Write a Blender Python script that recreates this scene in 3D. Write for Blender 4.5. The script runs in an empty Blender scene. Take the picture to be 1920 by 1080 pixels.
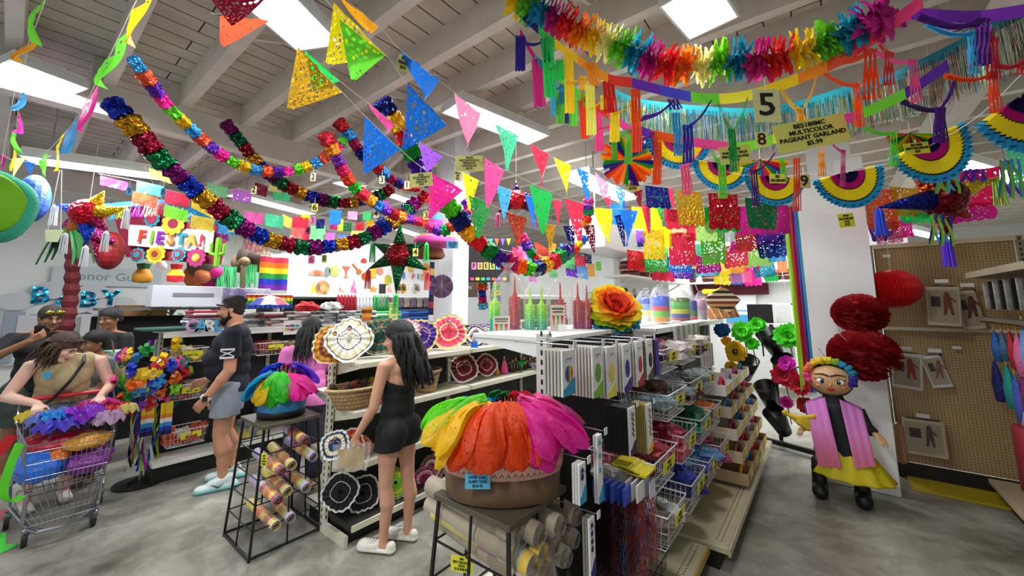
import bpy, math, random
from mathutils import Vector, Matrix, noise
SC=bpy.context.scene; COL=SC.collection
R=random.Random(7); PI=math.pi
V=Vector
def clamp(x,a=0,b=1): return max(a,min(b,x))
# ---------------- camera ----------------
F=735.; PX=960.; PY=468.
_Y=V((585,-100,F)).normalized(); _N=V((-925,-102,F)).normalized()
_N=(_N-_N.dot(_Y)*_Y).normalized(); _X=-_N; _Z=-_X.cross(_Y)
CAM=V((0,0,1.72))
def W(u,v,d):
    """world point seen at photo pixel (u,v) at depth d metres"""
    c=V(((u-PX)/F*d,-(v-PY)/F*d,d)); return CAM+V((c.dot(_X),c.dot(_Y),c.dot(_Z)))
def _ray(u,v):
    c=V((u-PX,-(v-PY),F)); return V((c.dot(_X),c.dot(_Y),c.dot(_Z)))
def onax(u,v,i,val):
    r=_ray(u,v); return CAM+r*((val-CAM[i])/r[i])
def onX(u,v,x): return onax(u,v,0,x)
def onY(u,v,y): return onax(u,v,1,y)
def onZ(u,v,z): return onax(u,v,2,z)
cd=bpy.data.cameras.new('camera'); cam=bpy.data.objects.new('camera',cd); COL.objects.link(cam)
right=V((_X[0],_Y[0],_Z[0])); up=V((_X[1],_Y[1],_Z[1])); back=-V((_X[2],_Y[2],_Z[2]))
m=Matrix((right,up,back)).transposed().to_4x4(); m.translation=CAM; cam.matrix_world=m
cd.sensor_width=36; cd.lens=F/1920*36; cd.shift_y=-72/1920; cd.clip_start=.02; cd.clip_end=100
SC.camera=cam
# ---------------- materials ----------------
_M={}
def s2l(c):
    if isinstance(c,str):
        c=c.lstrip('#'); c=[int(c[i:i+2],16)/255 for i in (0,2,4)]
    return tuple(((x/12.92) if x<=.04045 else ((x+.055)/1.055)**2.4) for x in c[:3])+(1,)
def mat(c,rough=.6,metal=0,trans=0,alpha=1,emit=0,bump=0,bs=60,coat=0,var=0,vs=20,vcol=None):
    k=(c,rough,metal,trans,alpha,emit,bump,bs,coat,var,vs,vcol)
    if k in _M: return _M[k]
    m=bpy.data.materials.new('surface'); m.use_nodes=True; nt=m.node_tree; b=nt.nodes['Principled BSDF']
    col=s2l(c)
    b.inputs['Base Color'].default_value=col; b.inputs['Roughness'].default_value=rough
    b.inputs['Metallic'].default_value=metal; b.inputs['Coat Weight'].default_value=coat
    if alpha<1: b.inputs['Alpha'].default_value=alpha
    if trans: b.inputs['Transmission Weight'].default_value=trans
    if emit: b.inputs['Emission Color'].default_value=col; b.inputs['Emission Strength'].default_value=emit
    if bump or var:
        tc=nt.nodes.new('ShaderNodeTexCoord'); n=nt.nodes.new('ShaderNodeTexNoise'); n.inputs['Scale'].default_value=bs if bump else vs
        n.inputs['Detail'].default_value=4; nt.links.new(tc.outputs['Object'],n.inputs['Vector'])
        if bump:
            bp=nt.nodes.new('ShaderNodeBump'); bp.inputs['Strength'].default_value=bump; bp.inputs['Distance'].default_value=.02
            nt.links.new(n.outputs['Fac'],bp.inputs['Height']); nt.links.new(bp.outputs['Normal'],b.inputs['Normal'])
        if var:
            n2=nt.nodes.new('ShaderNodeTexNoise'); n2.inputs['Scale'].default_value=vs; n2.inputs['Detail'].default_value=5
            nt.links.new(tc.outputs['Object'],n2.inputs['Vector'])
            rp=nt.nodes.new('ShaderNodeValToRGB'); rp.color_ramp.elements[0].position=.35; rp.color_ramp.elements[1].position=.65
            rp.color_ramp.elements[0].color=s2l(vcol) if vcol else tuple(x*(1-var) for x in col[:3])+(1,)
            rp.color_ramp.elements[1].color=col
            nt.links.new(n2.outputs['Fac'],rp.inputs['Fac']); nt.links.new(rp.outputs['Color'],b.inputs['Base Color'])
    _M[k]=m; return m
def nodes_mat(key,fn):
    if key in _M: return _M[key]
    m=bpy.data.materials.new('surface'); m.use_nodes=True; nt=m.node_tree; nt.nodes.clear()
    out=nt.nodes.new('ShaderNodeOutputMaterial'); fn(nt,out,lambda t,**kw:_nn(nt,t,**kw)); _M[key]=m; return m
def _nn(nt,t,**kw):
    n=nt.nodes.new('ShaderNode'+t)
    for k,v in kw.items():
        if k.startswith('i_'):
            k=k[2:]; k=int(k) if k.isdigit() else k.replace('_',' ')
            if isinstance(v,bpy.types.NodeSocket): nt.links.new(v,n.inputs[k])
            else: n.inputs[k].default_value=v
        else: setattr(n,k,v)
    return n
def film(c,foil=0,holes=.3,scale=7,thick=.0):
    """cut plastic tissue with a lacy pattern of holes laid out in UV space"""
    def fn(nt,out,N):
        col=s2l(c)
        b=N('BsdfPrincipled',i_Base_Color=col,i_Roughness=.28 if foil else .5,i_Metallic=.75 if foil else 0)
        tc=N('TexCoord')
        ns=N('TexNoise',i_Vector=tc.outputs['Object'],i_Scale=45 if foil else 22,i_Detail=2)
        bp=N('Bump',i_Strength=.9 if foil else .35,i_Distance=.03,i_Height=ns.outputs['Fac'])
        nt.links.new(bp.outputs['Normal'],b.inputs['Normal'])
        tr=N('BsdfTranslucent',i_Color=col)
        mx=N('MixShader',i_0=.25 if foil else .5,i_1=b.outputs[0],i_2=tr.outputs[0])
        last=mx.outputs[0]
        if holes:
            oi=N('ObjectInfo'); 
            ml=N('Math',operation='MULTIPLY',i_0=oi.outputs['Random'],i_1=37.)
            ad=N('VectorMath',operation='ADD',i_0=tc.outputs['UV'],i_1=ml.outputs[0])
            vo=N('TexVoronoi',i_Vector=ad.outputs[0],i_Scale=float(scale),i_Randomness=.75)
            lt=N('Math',operation='LESS_THAN',i_0=vo.outputs['Distance'],i_1=holes)
            sp=N('SeparateXYZ',i_0=tc.outputs['UV'])
            def rng(s,a,bb):
                g=N('Math',operation='GREATER_THAN',i_0=s,i_1=a); l=N('Math',operation='LESS_THAN',i_0=s,i_1=bb)
                return N('Math',operation='MULTIPLY',i_0=g.outputs[0],i_1=l.outputs[0]).outputs[0]
            q=N('Math',operation='MULTIPLY',i_0=rng(sp.outputs[0],.07,.93),i_1=rng(sp.outputs[1],.08,.95))
            h=N('Math',operation='MULTIPLY',i_0=q.outputs[0],i_1=lt.outputs[0])
            tp=N('BsdfTransparent')
            last=N('MixShader',i_0=h.outputs[0],i_1=last,i_2=tp.outputs[0]).outputs[0]
        nt.links.new(last,out.inputs[0])
    return nodes_mat(('film',c,foil,holes,scale),fn)
def paper(c,rough=.75,t=.3):
    def fn(nt,out,N):
        col=s2l(c); b=N('BsdfPrincipled',i_Base_Color=col,i_Roughness=rough); tr=N('BsdfTranslucent',i_Color=col)
        nt.links.new(N('MixShader',i_0=t,i_1=b.outputs[0],i_2=tr.outputs[0]).outputs[0],out.inputs[0])
    return nodes_mat(('paper',c,rough,t),fn)
def foil(c,sc=70,rough=.22):
    def fn(nt,out,N):
        col=s2l(c); tc=N('TexCoord')
        vo=N('TexVoronoi',i_Vector=tc.outputs['Object'],i_Scale=float(sc))
        bp=N('Bump',i_Strength=1.,i_Distance=.02,i_Height=vo.outputs['Distance'])
        b=N('BsdfPrincipled',i_Base_Color=col,i_Roughness=rough,i_Metallic=.85,i_Normal=bp.outputs[0])
        nt.links.new(b.outputs[0],out.inputs[0])
    return nodes_mat(('foil',c,sc,rough),fn)
def cling(op=.25,tint='#ffffff'):
    """clear plastic wrap: mostly see-through with crinkled gloss"""
    def fn(nt,out,N):
        tc=N('TexCoord'); ns=N('TexNoise',i_Vector=tc.outputs['Object'],i_Scale=18.,i_Detail=3)
        bp=N('Bump',i_Strength=.8,i_Distance=.03,i_Height=ns.outputs['Fac'])
        g=N('BsdfPrincipled',i_Base_Color=s2l(tint),i_Roughness=.15,i_Specular_IOR_Level=.8,i_Normal=bp.outputs[0])
        tp=N('BsdfTransparent',i_Color=(.97,.97,.97,1))
        lw=N('LayerWeight',i_Blend=.35,i_Normal=bp.outputs[0])
        mr=N('MapRange',i_Value=lw.outputs['Facing'],i_To_Min=op*.6,i_To_Max=min(1,op*2.4))
        nt.links.new(N('MixShader',i_0=mr.outputs[0],i_1=tp.outputs[0],i_2=g.outputs[0]).outputs[0],out.inputs[0])
    return nodes_mat(('cling',op,tint),fn)
def ramp_mat(key,stops,axis=2,lo=0.,hi=1.,rough=.6,const=True,metal=0.,coord='Object',noise_=0.):
    def fn(nt,out,N):
        tc=N('TexCoord'); sp=N('SeparateXYZ',i_0=tc.outputs[coord]); s=sp.outputs[axis]
        if noise_:
            ns=N('TexNoise',i_Vector=tc.outputs[coord],i_Scale=30.); s=N('Math',operation='MULTIPLY_ADD',i_0=ns.outputs['Fac'],i_1=noise_,i_2=s).outputs[0]
        mr=N('MapRange',i_Value=s,i_From_Min=lo,i_From_Max=hi)
        cr=N('ValToRGB',i_Fac=mr.outputs[0]); r=cr.color_ramp; r.interpolation='CONSTANT' if const else 'LINEAR'
        while len(r.elements)<len(stops): r.elements.new(.5)
        for e,(p,c) in zip(r.elements,stops): e.position=p
        for e,(p,c) in zip(r.elements,stops): e.color=s2l(c)
        b=N('BsdfPrincipled',i_Base_Color=cr.outputs[0],i_Roughness=rough,i_Metallic=metal)
        nt.links.new(b.outputs[0],out.inputs[0])
    return nodes_mat(('ramp',key),fn)
def even(cols): return [(i/len(cols),c) for i,c in enumerate(cols)]
# ---------------- mesh builder ----------------
def basis(d,up=V((0,0,1))):
    d=d.normalized()
    if abs(d.dot(up))>.98: up=V((1,0,0))
    a=up.cross(d).normalized(); return a,d.cross(a)
class MB:
    def __init__(s): s.v=[]; s.f=[]; s.uv={}; s.mi={}; s.T=Matrix.Identity(4); s.cm=0
    def add(s,vs,fs,uvs=None):
        o=len(s.v); s.v+=[tuple(s.T@V(p)) for p in vs]
        for i,f in enumerate(fs):
            if s.cm: s.mi[len(s.f)]=s.cm
            if uvs: s.uv[len(s.f)]=[uvs[j] for j in f]
            s.f.append([o+j for j in f])
        return s
    def box(s,c,d,rz=0,bev=0,M=None):
        x,y,z=[k/2 for k in d]; c=V(c)
        if bev:
            b=min(bev,x*.98,y*.98,z*.98); P=[]
            ring=lambda X,Y,Z,q:[(X-q,-Y,Z),(X,-Y+q,Z),(X,Y-q,Z),(X-q,Y,Z),(-X+q,Y,Z),(-X,Y-q,Z),(-X,-Y+q,Z),(-X+q,-Y,Z)]
            P=ring(x-b*.5,y-b*.5,-z,b*.7)+ring(x,y,-z+b*.6,b)+ring(x,y,z-b*.6,b)+ring(x-b*.5,y-b*.5,z,b*.7)
            fs=[list(range(7,-1,-1)),list(range(24,32))]+[[r*8+i,r*8+(i+1)%8,r*8+8+(i+1)%8,r*8+8+i] for r in range(3) for i in range(8)]
        else:
            P=[(-x,-y,-z),(x,-y,-z),(x,y,-z),(-x,y,-z),(-x,-y,z),(x,-y,z),(x,y,z),(-x,y,z)]
            fs=[[0,3,2,1],[4,5,6,7],[0,1,5,4],[1,2,6,5],[2,3,7,6],[3,0,4,7]]
        m=M if M else Matrix.Rotation(rz,3,'Z')
        return s.add([c+m@V(p) for p in P],fs)
    def bar(s,a,b,w,h=None,up=V((0,0,1))):
        a,b=V(a),V(b); h=h or w; x,y=basis(b-a,up); x=x*w/2; y=y*h/2
        return s.add([a-x-y,a+x-y,a+x+y,a-x+y,b-x-y,b+x-y,b+x+y,b-x+y],[[3,2,1,0],[4,5,6,7],[0,1,5,4],[1,2,6,5],[2,3,7,6],[3,0,4,7]])
    def tube(s,pts,r,n=6,cap=True,closed=False):
        pts=[V(p) for p in pts]; k=len(pts); rs=r if isinstance(r,(list,tuple)) else [r]*k
        vs=[];a0=None
        for i,p in enumerate(pts):
            d=(pts[(i+1)%k]-pts[i-1]) if closed else (pts[min(i+1,k-1)]-pts[max(i-1,0)])
            if d.length<1e-9: d=V((0,0,1))
            d.normalize()
            if a0 is None: a,b=basis(d)
            else:
                a=a0-a0.dot(d)*d
                a=a.normalized() if a.length>1e-6 else basis(d)[0]
                b=d.cross(a)
            a0=a
            vs+=[p+(a*math.cos(2*PI*j/n)+b*math.sin(2*PI*j/n))*rs[i] for j in range(n)]
        m=k if closed else k-1
        fs=[[i*n+j,i*n+(j+1)%n,((i+1)%k)*n+(j+1)%n,((i+1)%k)*n+j] for i in range(m) for j in range(n)]
        if cap and not closed: fs+=[list(range(n-1,-1,-1)),list(range((k-1)*n,k*n))]
        return s.add(vs,fs)
    def lathe(s,prof,c=(0,0,0),n=16,M=None,sx=1,sy=1,wob=0,wn=12,cap=True,arc=1.):
        c=V(c); vs=[]; full=arc>=1; nn=n if full else n+1
        for r,z in prof:
            for j in range(nn):
                a=2*PI*j/n*arc; q=r*(1+wob*math.sin(a*wn)); p=V((q*math.cos(a)*sx,q*math.sin(a)*sy,z)); vs.append(c+(M@p if M else p))
        fs=[[i*nn+j,i*nn+(j+1)%nn,(i+1)*nn+(j+1)%nn,(i+1)*nn+j] for i in range(len(prof)-1) for j in range(n)]
        if cap and full:
            if prof[0][0]>1e-4: fs.append(list(range(n-1,-1,-1)))
            if prof[-1][0]>1e-4: fs.append(list(range((len(prof)-1)*n,len(prof)*n)))
        uv=[(j/n,i/(len(prof)-1)) for i in range(len(prof)) for j in range(nn)]
        return s.add(vs,fs,uv)
    def ell(s,c,r,M=None,n=12,m=8,rn=0,seed=0):
        if not isinstance(r,(tuple,list,Vector)): r=(r,r,r)
        c=V(c); vs=[]
        for i in range(1,m):
            t=PI*i/m
            for j in range(n):
                a=2*PI*j/n; p=V((math.sin(t)*math.cos(a)*r[0],math.sin(t)*math.sin(a)*r[1],math.cos(t)*r[2]))
                if rn: p*=1+rn*(noise.noise(p*9/max(r)*.3+V((seed,seed*1.7,0)))*2)
                vs.append(c+(M@p if M else p))
        t=V((0,0,r[2])); vs+=[c+(M@t if M else t),c-(M@t if M else t)]; k=len(vs)
        fs=[[i*n+j,(i+1)*n+j,(i+1)*n+(j+1)%n,i*n+(j+1)%n] for i in range(m-2) for j in range(n)]
        fs+=[[k-2,j,(j+1)%n] for j in range(n)]+[[k-1,(m-2)*n+(j+1)%n,(m-2)*n+j] for j in range(n)]
        return s.add(vs,fs)
    def cap(s,a,b,ra,rb,n=10,flat=None):
        """tapered capsule; flat=(axis,scale) squashes its section"""
        a,b=V(a),V(b); d=b-a; L=d.length; x,y=basis(d); z=d.normalized() if L>1e-6 else V((0,0,1))
        pts=[]
        for i in range(4): t=PI/2*(1-i/4.); pts.append((-ra*math.sin(t),ra*math.cos(t)))
        for i in range(5): t=PI/2*i/4.; pts.append((L+rb*math.sin(t),rb*math.cos(t)))
        pts=[(-ra,1e-5)]+pts[1:-1]+[(L+rb,1e-5)]
        vs=[]
        for h,r in pts:
            for j in range(n):
                o=(x*math.cos(2*PI*j/n)+y*math.sin(2*PI*j/n))*r
                if flat: ax=V(flat[0]).normalized(); o=o-ax*o.dot(ax)*(1-flat[1])
                vs.append(a+z*h+o)
        fs=[[i*n+j,i*n+(j+1)%n,(i+1)*n+(j+1)%n,(i+1)*n+j] for i in range(len(pts)-1) for j in range(n)]
        fs+=[list(range(n-1,-1,-1)),list(range((len(pts)-1)*n,len(pts)*n))]
        return s.add(vs,fs)
    def quad(s,a,b,c,d,nu=1,nv=1,off=None):
        """grid patch a(top left) b(top right) c(bottom right) d(bottom left) with uv"""
        a,b,c,d=V(a),V(b),V(c),V(d); vs=[];uv=[]
        for j in range(nv+1):
            for i in range(nu+1):
                u,v=i/nu,j/nv; p=(a*(1-u)+b*u)*(1-v)+(d*(1-u)+c*u)*v
                if off: p=p+off(u,v)
                vs.append(p); uv.append((u,1-v))
        fs=[[j*(nu+1)+i,(j+1)*(nu+1)+i,(j+1)*(nu+1)+i+1,j*(nu+1)+i+1] for j in range(nv) for i in range(nu)]
        return s.add(vs,fs,uv)
    def poly(s,pts,th=0,uv=None):
        pts=[V(p) for p in pts]; n=len(pts)
        if not th: return s.add(pts,[list(range(n))],uv)
        nr=V((0,0,0))
        for i in range(n): nr+=(pts[i]-pts[0]).cross(pts[(i+1)%n]-pts[0])
        nr=nr.normalized()*th/2
        return s.add([p+nr for p in pts]+[p-nr for p in pts],[list(range(n)),list(range(2*n-1,n-1,-1))]+[[i,i+n,(i+1)%n+n,(i+1)%n] for i in range(n)])
    def build(s,name,m,parent=None,smooth=False,org=None,weld=False):
        if parent is not None:
            o=V((0,0,0)); p=parent
            while p: o=o+p.location; p=p.parent
            loc=V((0,0,0))
        else:
            if org is None:
                xs=[p[0] for p in s.v]; ys=[p[1] for p in s.v]; zs=[p[2] for p in s.v]
                org=((min(xs)+max(xs))/2,(min(ys)+max(ys))/2,min(zs))
            o=V(org); loc=o
        me=bpy.data.meshes.new(name); me.from_pydata([tuple(V(p)-o) for p in s.v],[],s.f)
        for x in (m if isinstance(m,(list,tuple)) else [m]): me.materials.append(x)
        if s.mi: 
            for i,k in s.mi.items(): me.polygons[i].material_index=k
        if s.uv:
            ul=me.uv_layers.new(name='UVMap')
            for i,uv in s.uv.items():
                for li,c in zip(me.polygons[i].loop_indices,uv): ul.data[li].uv=c
        if smooth: me.polygons.foreach_set('use_smooth',[True]*len(me.polygons))
        me.update()
        ob=bpy.data.objects.new(name,me); COL.objects.link(ob); ob.location=loc
        if parent is not None: ob.parent=parent
        return ob
def empty(name,loc,label=None,cat=None,group=None):
    o=bpy.data.objects.new(name,None); o.empty_display_size=.05; COL.objects.link(o); o.location=V(loc)
    return tag(o,label,cat,group)
def tag(o,label=None,cat=None,group=None,kind=None):
    if label: o['label']=label
    if cat: o['category']=cat
    if group: o['group']=group
    if kind: o['kind']=kind
    return o
def struct(o): o['kind']='structure'; return o
def copy(o,loc=None,rz=None,label=None,group=None,parent=None,scale=None):
    c=o.copy(); COL.objects.link(c)
    if parent is not None: c.parent=parent
    if loc is not None: c.location=V(loc)
    if rz is not None: c.rotation_euler=(0,0,rz) if not isinstance(rz,(tuple,list,Vector)) else rz
    if label: c['label']=label
    if group: c['group']=group
    if scale: c.scale=(scale,)*3 if not isinstance(scale,(tuple,list)) else scale
    for ch in list(o.children): copy(ch,parent=c)
    return c
def text(s,size,m,parent,loc,right,up,name='lettering',depth=.0008,align='CENTER',bold=0,spacing=1.,sx=1.):
    cu=bpy.data.curves.new('lettering','FONT'); cu.body=s; cu.size=size; cu.extrude=depth; cu.align_x=align; cu.align_y='CENTER'
    cu.offset=bold*size; cu.space_line=spacing; cu.resolution_u=2
    t=bpy.data.objects.new('tmp',cu); COL.objects.link(t); bpy.context.view_layer.update()
    me=bpy.data.meshes.new_from_object(t.evaluated_get(bpy.context.evaluated_depsgraph_get()))
    bpy.data.objects.remove(t); bpy.data.curves.remove(cu)
    me.materials.clear(); me.materials.append(m)
    r=V(right).normalized(); u=V(up); u=(u-u.dot(r)*r).normalized(); n=r.cross(u)
    M=Matrix((r*sx,u,n)).transposed().to_4x4(); M.translation=V(loc)
    me.transform(M)
    if parent is not None:
        o=V((0,0,0)); p=parent
        while p: o=o+p.location; p=p.parent
        me.transform(Matrix.Translation(-o))
    ob=bpy.data.objects.new(name,me); COL.objects.link(ob); ob.parent=parent
    return ob
def cat_rom(P,n=8):
    P=[V(p) for p in P]; out=[]
    Q=[P[0]*2-P[1]]+P+[P[-1]*2-P[-2]]
    for i in range(1,len(Q)-2):
        for k in range(n):
            t=k/n; a,b,c,d=Q[i-1],Q[i],Q[i+1],Q[i+2]
            out.append(.5*((2*b)+(c-a)*t+(2*a-5*b+4*c-d)*t*t+(3*b-a-3*c+d)*t**3))
    out.append(P[-1]); return out
def resample(P,step):
    out=[P[0]]; acc=0
    for a,b in zip(P,P[1:]):
        L=(b-a).length
        while acc+L>=step:
            t=(step-acc)/L; a=a.lerp(b,t); out.append(a); L=(b-a).length; acc=0
        acc+=L
    return out
RIGHT=right.copy(); RIGHT.z=0; RIGHT.normalize(); UP=V((0,0,1)); TOCAM=back.copy(); TOCAM.z=0; TOCAM.normalize()
BLACK=mat('#0b0b0c',.5); WHITE=mat('#f2f2ee',.5); STEEL=mat('#b8bcc0',.25,.9); CREAM=mat('#e3dfc8',.45)
# ---------------- room ----------------
def floor_mat():
    def fn(nt,out,N):
        tc=N('TexCoord'); n1=N('TexNoise',i_Vector=tc.outputs['Object'],i_Scale=.9,i_Detail=6,i_Roughness=.6,i_Distortion=.6)
        r1=N('ValToRGB',i_Fac=n1.outputs['Fac']); e=r1.color_ramp.elements; e[0].position=.32; e[0].color=s2l('#5c594d'); e[1].position=.66; e[1].color=s2l('#b9b6ab')
        n2=N('TexNoise',i_Vector=tc.outputs['Object'],i_Scale=5.,i_Detail=8,i_Roughness=.65,i_Distortion=1.2)
        r2=N('ValToRGB',i_Fac=n2.outputs['Fac']); e=r2.color_ramp.elements; e[0].position=.36; e[0].color=(.42,.42,.4,1); e[1].position=.6; e[1].color=(1,1,1,1)
        mm=N('MixRGB',blend_type='MULTIPLY',i_0=.55,i_1=r1.outputs[0],i_2=r2.outputs[0])
        n3=N('TexVoronoi',i_Vector=tc.outputs['Object'],i_Scale=1.1); n4=N('TexNoise',i_Vector=tc.outputs['Object'],i_Scale=9.,i_Detail=6,i_Distortion=2.)
        s=N('Math',operation='MULTIPLY_ADD',i_0=n4.outputs['Fac'],i_1=.5,i_2=n3.outputs['Distance'])
        l=N('Math',operation='LESS_THAN',i_0=s.outputs[0],i_1=.28)
        pt=N('MixRGB',i_0=l.outputs[0],i_1=mm.outputs[0],i_2=s2l('#c9bda6'))
        bp=N('Bump',i_Strength=.15,i_Distance=.01,i_Height=n2.outputs['Fac'])
        b=N('BsdfPrincipled',i_Base_Color=pt.outputs[0],i_Roughness=.38,i_Normal=bp.outputs[0])
        rr=N('MapRange',i_Value=n2.outputs['Fac'],i_To_Min=.2,i_To_Max=.6); nt.links.new(rr.outputs[0],b.inputs['Roughness'])
        nt.links.new(b.outputs[0],out.inputs[0])
    return nodes_mat('floor',fn)
def plank_mat():
    def fn(nt,out,N):
        tc=N('TexCoord'); br=N('TexBrick',i_Vector=tc.outputs['Object'],i_Scale=1.,i_Color1=s2l('#d9d2c8'),i_Color2=s2l('#cfc8be'),i_Mortar=s2l('#3c352e'),i_Mortar_Size=.006,i_Brick_Width=1.9,i_Row_Height=.19)
        mp=N('Mapping',i_Vector=tc.outputs['Object']); mp.inputs['Rotation'].default_value=(0,0,PI/2)
        nt.links.new(mp.outputs[0],br.inputs['Vector'])
        ns=N('TexNoise',i_Vector=tc.outputs['Object'],i_Scale=3.,i_Detail=6)
        r=N('ValToRGB',i_Fac=ns.outputs['Fac']); e=r.color_ramp.elements; e[0].position=.3; e[0].color=(.78,.76,.74,1); e[1].position=.6; e[1].color=(1,1,1,1)
        mm=N('MixRGB',blend_type='MULTIPLY',i_0=.8,i_1=br.outputs[0],i_2=r.outputs[0])
        nt.links.new(N('BsdfPrincipled',i_Base_Color=mm.outputs[0],i_Roughness=.7).outputs[0],out.inputs[0])
    return nodes_mat('plank',fn)
PAINT=mat('#dcd6cc',.6,var=.12,vs=4); WALLW=mat('#e9ece9',.6)
CZ=4.02; JZ=3.77
def slab(name,lo,hi,m):
    o=MB().box([(a+b)/2 for a,b in zip(lo,hi)],[b-a for a,b in zip(lo,hi)]).build(name,m); return struct(o)
slab('floor',(-14,-2.2,-.1),(6,17,0),floor_mat())
slab('ceiling',(-14,-2.2,CZ),(6,17,CZ+.1),plank_mat())
slab('wall_left',(-11.15,-2.2,0),(-11,17,CZ),WALLW)
slab('wall_back',(-11,16.85,0),(6,17,CZ),WALLW)
slab('wall_right',(5.9,-2.2,0),(6,16.85,CZ),WALLW)
# joists run across the room, beams along it
k=0
y=-1.95
while y<16:
    o=MB(); x0=-11
    o.box((-8.1,y,JZ+.125),(5.9,.09,.25)); o.box((-2.15,y+.07,JZ+.125),(6.3,.09,.25)); o.box((3.6,y,JZ+.125),(5.4,.09,.25))
    struct(o.build('ceiling_joist',PAINT)); y+=.56
for bx in(-5.2,1.15,-9.2):
    struct(MB().box((bx,7.4,JZ-.15),(.16,18.6,.3)).build('ceiling_beam',PAINT))
# bridging and braces between joists
for (bx,n0) in((-3.4,-1.9),(-1.2,-1.9),(-7.2,.1)):
    for i in range(16):
        yy=-1.95+i*.56+.045
        if i%2: struct(MB().bar((bx,yy,JZ+.03),(bx,yy+.47,CZ-.03),.03,.05).build('ceiling_brace',PAINT))
for yy in(3.1,6.3,9.5):
    struct(MB().bar((-5.2,yy,JZ-.32),(-4.3,yy,JZ),.07,.07).build('ceiling_brace',PAINT))
    struct(MB().bar((-5.2,yy,JZ-.32),(-6.1,yy,JZ),.07,.07).build('ceiling_brace',PAINT))
# fluorescent fixtures
def fixture(c,L,Wd,rz,label,on=9):
    e=empty('ceiling_light',c,label,'light','fluorescent fixtures'); m=Matrix.Rotation(rz,3,'Z'); c=V(c)
    MB().box(c+V((0,0,.03)),(Wd,L,.05),M=m).build('housing',mat('#f4f4f0',.4),e)
    o=MB()
    for q in(-1,1): o.box(c+m@V((q*(Wd/2+.008),0,-.01)),(.016,L+.03,.07),M=m); o.box(c+m@V((0,q*(L/2+.008),-.01)),(Wd,.016,.07),M=m)
    o.build('frame',mat('#dfe3e2',.4),e)
    MB().box(c+V((0,0,-.012)),(Wd-.01,L-.01,.03),M=m).build('diffuser',mat('#f6faff',.5,emit=on),e)
    for q in(-.35,.35): a=c+m@V((0,q*L,.05)); MB().tube([a,V((a.x,a.y,JZ))],.006,4).build('hanger',STEEL,e)
    ld=bpy.data.lights.new('tube_light','AREA'); ld.shape='RECTANGLE'; ld.size=Wd; ld.size_y=L; ld.energy=14*L/.6*LP; ld.color=(.97,.99,1)
    lo=bpy.data.objects.new('tube_light',ld); COL.objects.link(lo); lo.location=c+V((0,0,-.05)); lo.rotation_euler=(0,0,rz)
LP=1.7
def fx(u0,v0,u1,v1,z,Wd,label,on=9,**k):
    a,b=onZ(u0,v0,z),onZ(u1,v1,z); d=b-a; fixture((a+b)/2,d.length,Wd,math.atan2(-d.x,d.y),label,on)
fx(848,192,1008,256,3.6,.32,'fluorescent troffer in the middle of the ceiling behind the pink pennant',12)
fx(470,-45,598,78,3.55,.34,'large bright troffer at top left beside the orange pennant',12)
fx(1285,-25,1335,42,3.6,.3,'bright square fixture above the leafy tissue garland',12)
fixture(W(78,140,3.3),.42,.34,.3,'glaring square light at upper left edge',16)
fx(52,292,300,325,3.2,.28,'long tube light above the blue and yellow star pinata',12)
fx(436,360,580,398,3.45,.3,'tube light behind the row of numbered papel picado',12)
fx(1082,325,1180,370,3.3,.34,'troffer behind the rainbow starburst fan',12)
fx(634,336,678,350,3.55,.22,'small tube light behind the blue foil pennant',12)
fx(706,352,770,374,3.55,.22,'short tube light left of the metallic pennant price sign',12)
fx(742,424,800,444,3.4,.25,'tube light above the green and red star pinata',12)
fx(1700,428,1775,446,3.2,.25,'tube light glowing through the purple cut paper',12)
fx(1780,300,1905,335,3.4,.3,'tube light glowing above the pink foil banner',12)
fx(500,500,540,508,3.0,.2,'small distant tube light over the rainbow flag')
for i,(x,y) in enumerate([(-1.0,-1.2),(-1.4,8.6),(-9,8.5),(-3.5,9.2),(3.6,9.5)]):  # extra troffers added for light
    fixture((x,y,3.6),1.2,.32,0,'extra fluorescent troffer added out of view to light the shop')
# white square column on the right, painted board on its front
struct(MB().box((.16,5.33,CZ/2),(.36,.4,CZ)).build('pillar_right',mat('#e6e6e6',.5)))
struct(MB().box((.13,5.11,1.48),(.53,.03,2.95)).build('trim_1',mat('#f1f1ef',.5)))
# white post in the middle distance
struct(MB().box((-3.78,3.55,CZ/2),(.28,.28,CZ)).build('pillar_middle',mat('#dfe5ea',.5)))
struct(MB().box((-4.02,3.55,CZ/2),(.10,.14,CZ)).build('trim_2',mat('#e6e4dc',.5)))
# partition walls in the distance (white display walls)
struct(MB().box((-7.15,6.0,1.45),(.1,6.2,2.9)).build('wall_display',mat('#f0f2f2',.55)))
struct(MB().box((-2.45,7.9,1.45),(.1,4.4,2.9)).build('wall_side',mat('#e4e6e4',.55)))
struct(MB().box((-.6,10.1,1.6),(3.8,.1,3.2)).build('wall_rear',mat('#eceeee',.55)))
struct(MB().box((-4.8,8.7,1.45),(4.6,.1,2.9)).build('wall_partition',mat('#eceeee',.55)))
w=bpy.data.worlds.new('world'); SC.world=w; w.use_nodes=True
w.node_tree.nodes['Background'].inputs[0].default_value=(.9,.95,1,1); w.node_tree.nodes['Background'].inputs[1].default_value=.42
SC.view_settings.view_transform='Standard'; SC.view_settings.look='None'; SC.view_settings.gamma=1; SC.view_settings.exposure=.4
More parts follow.
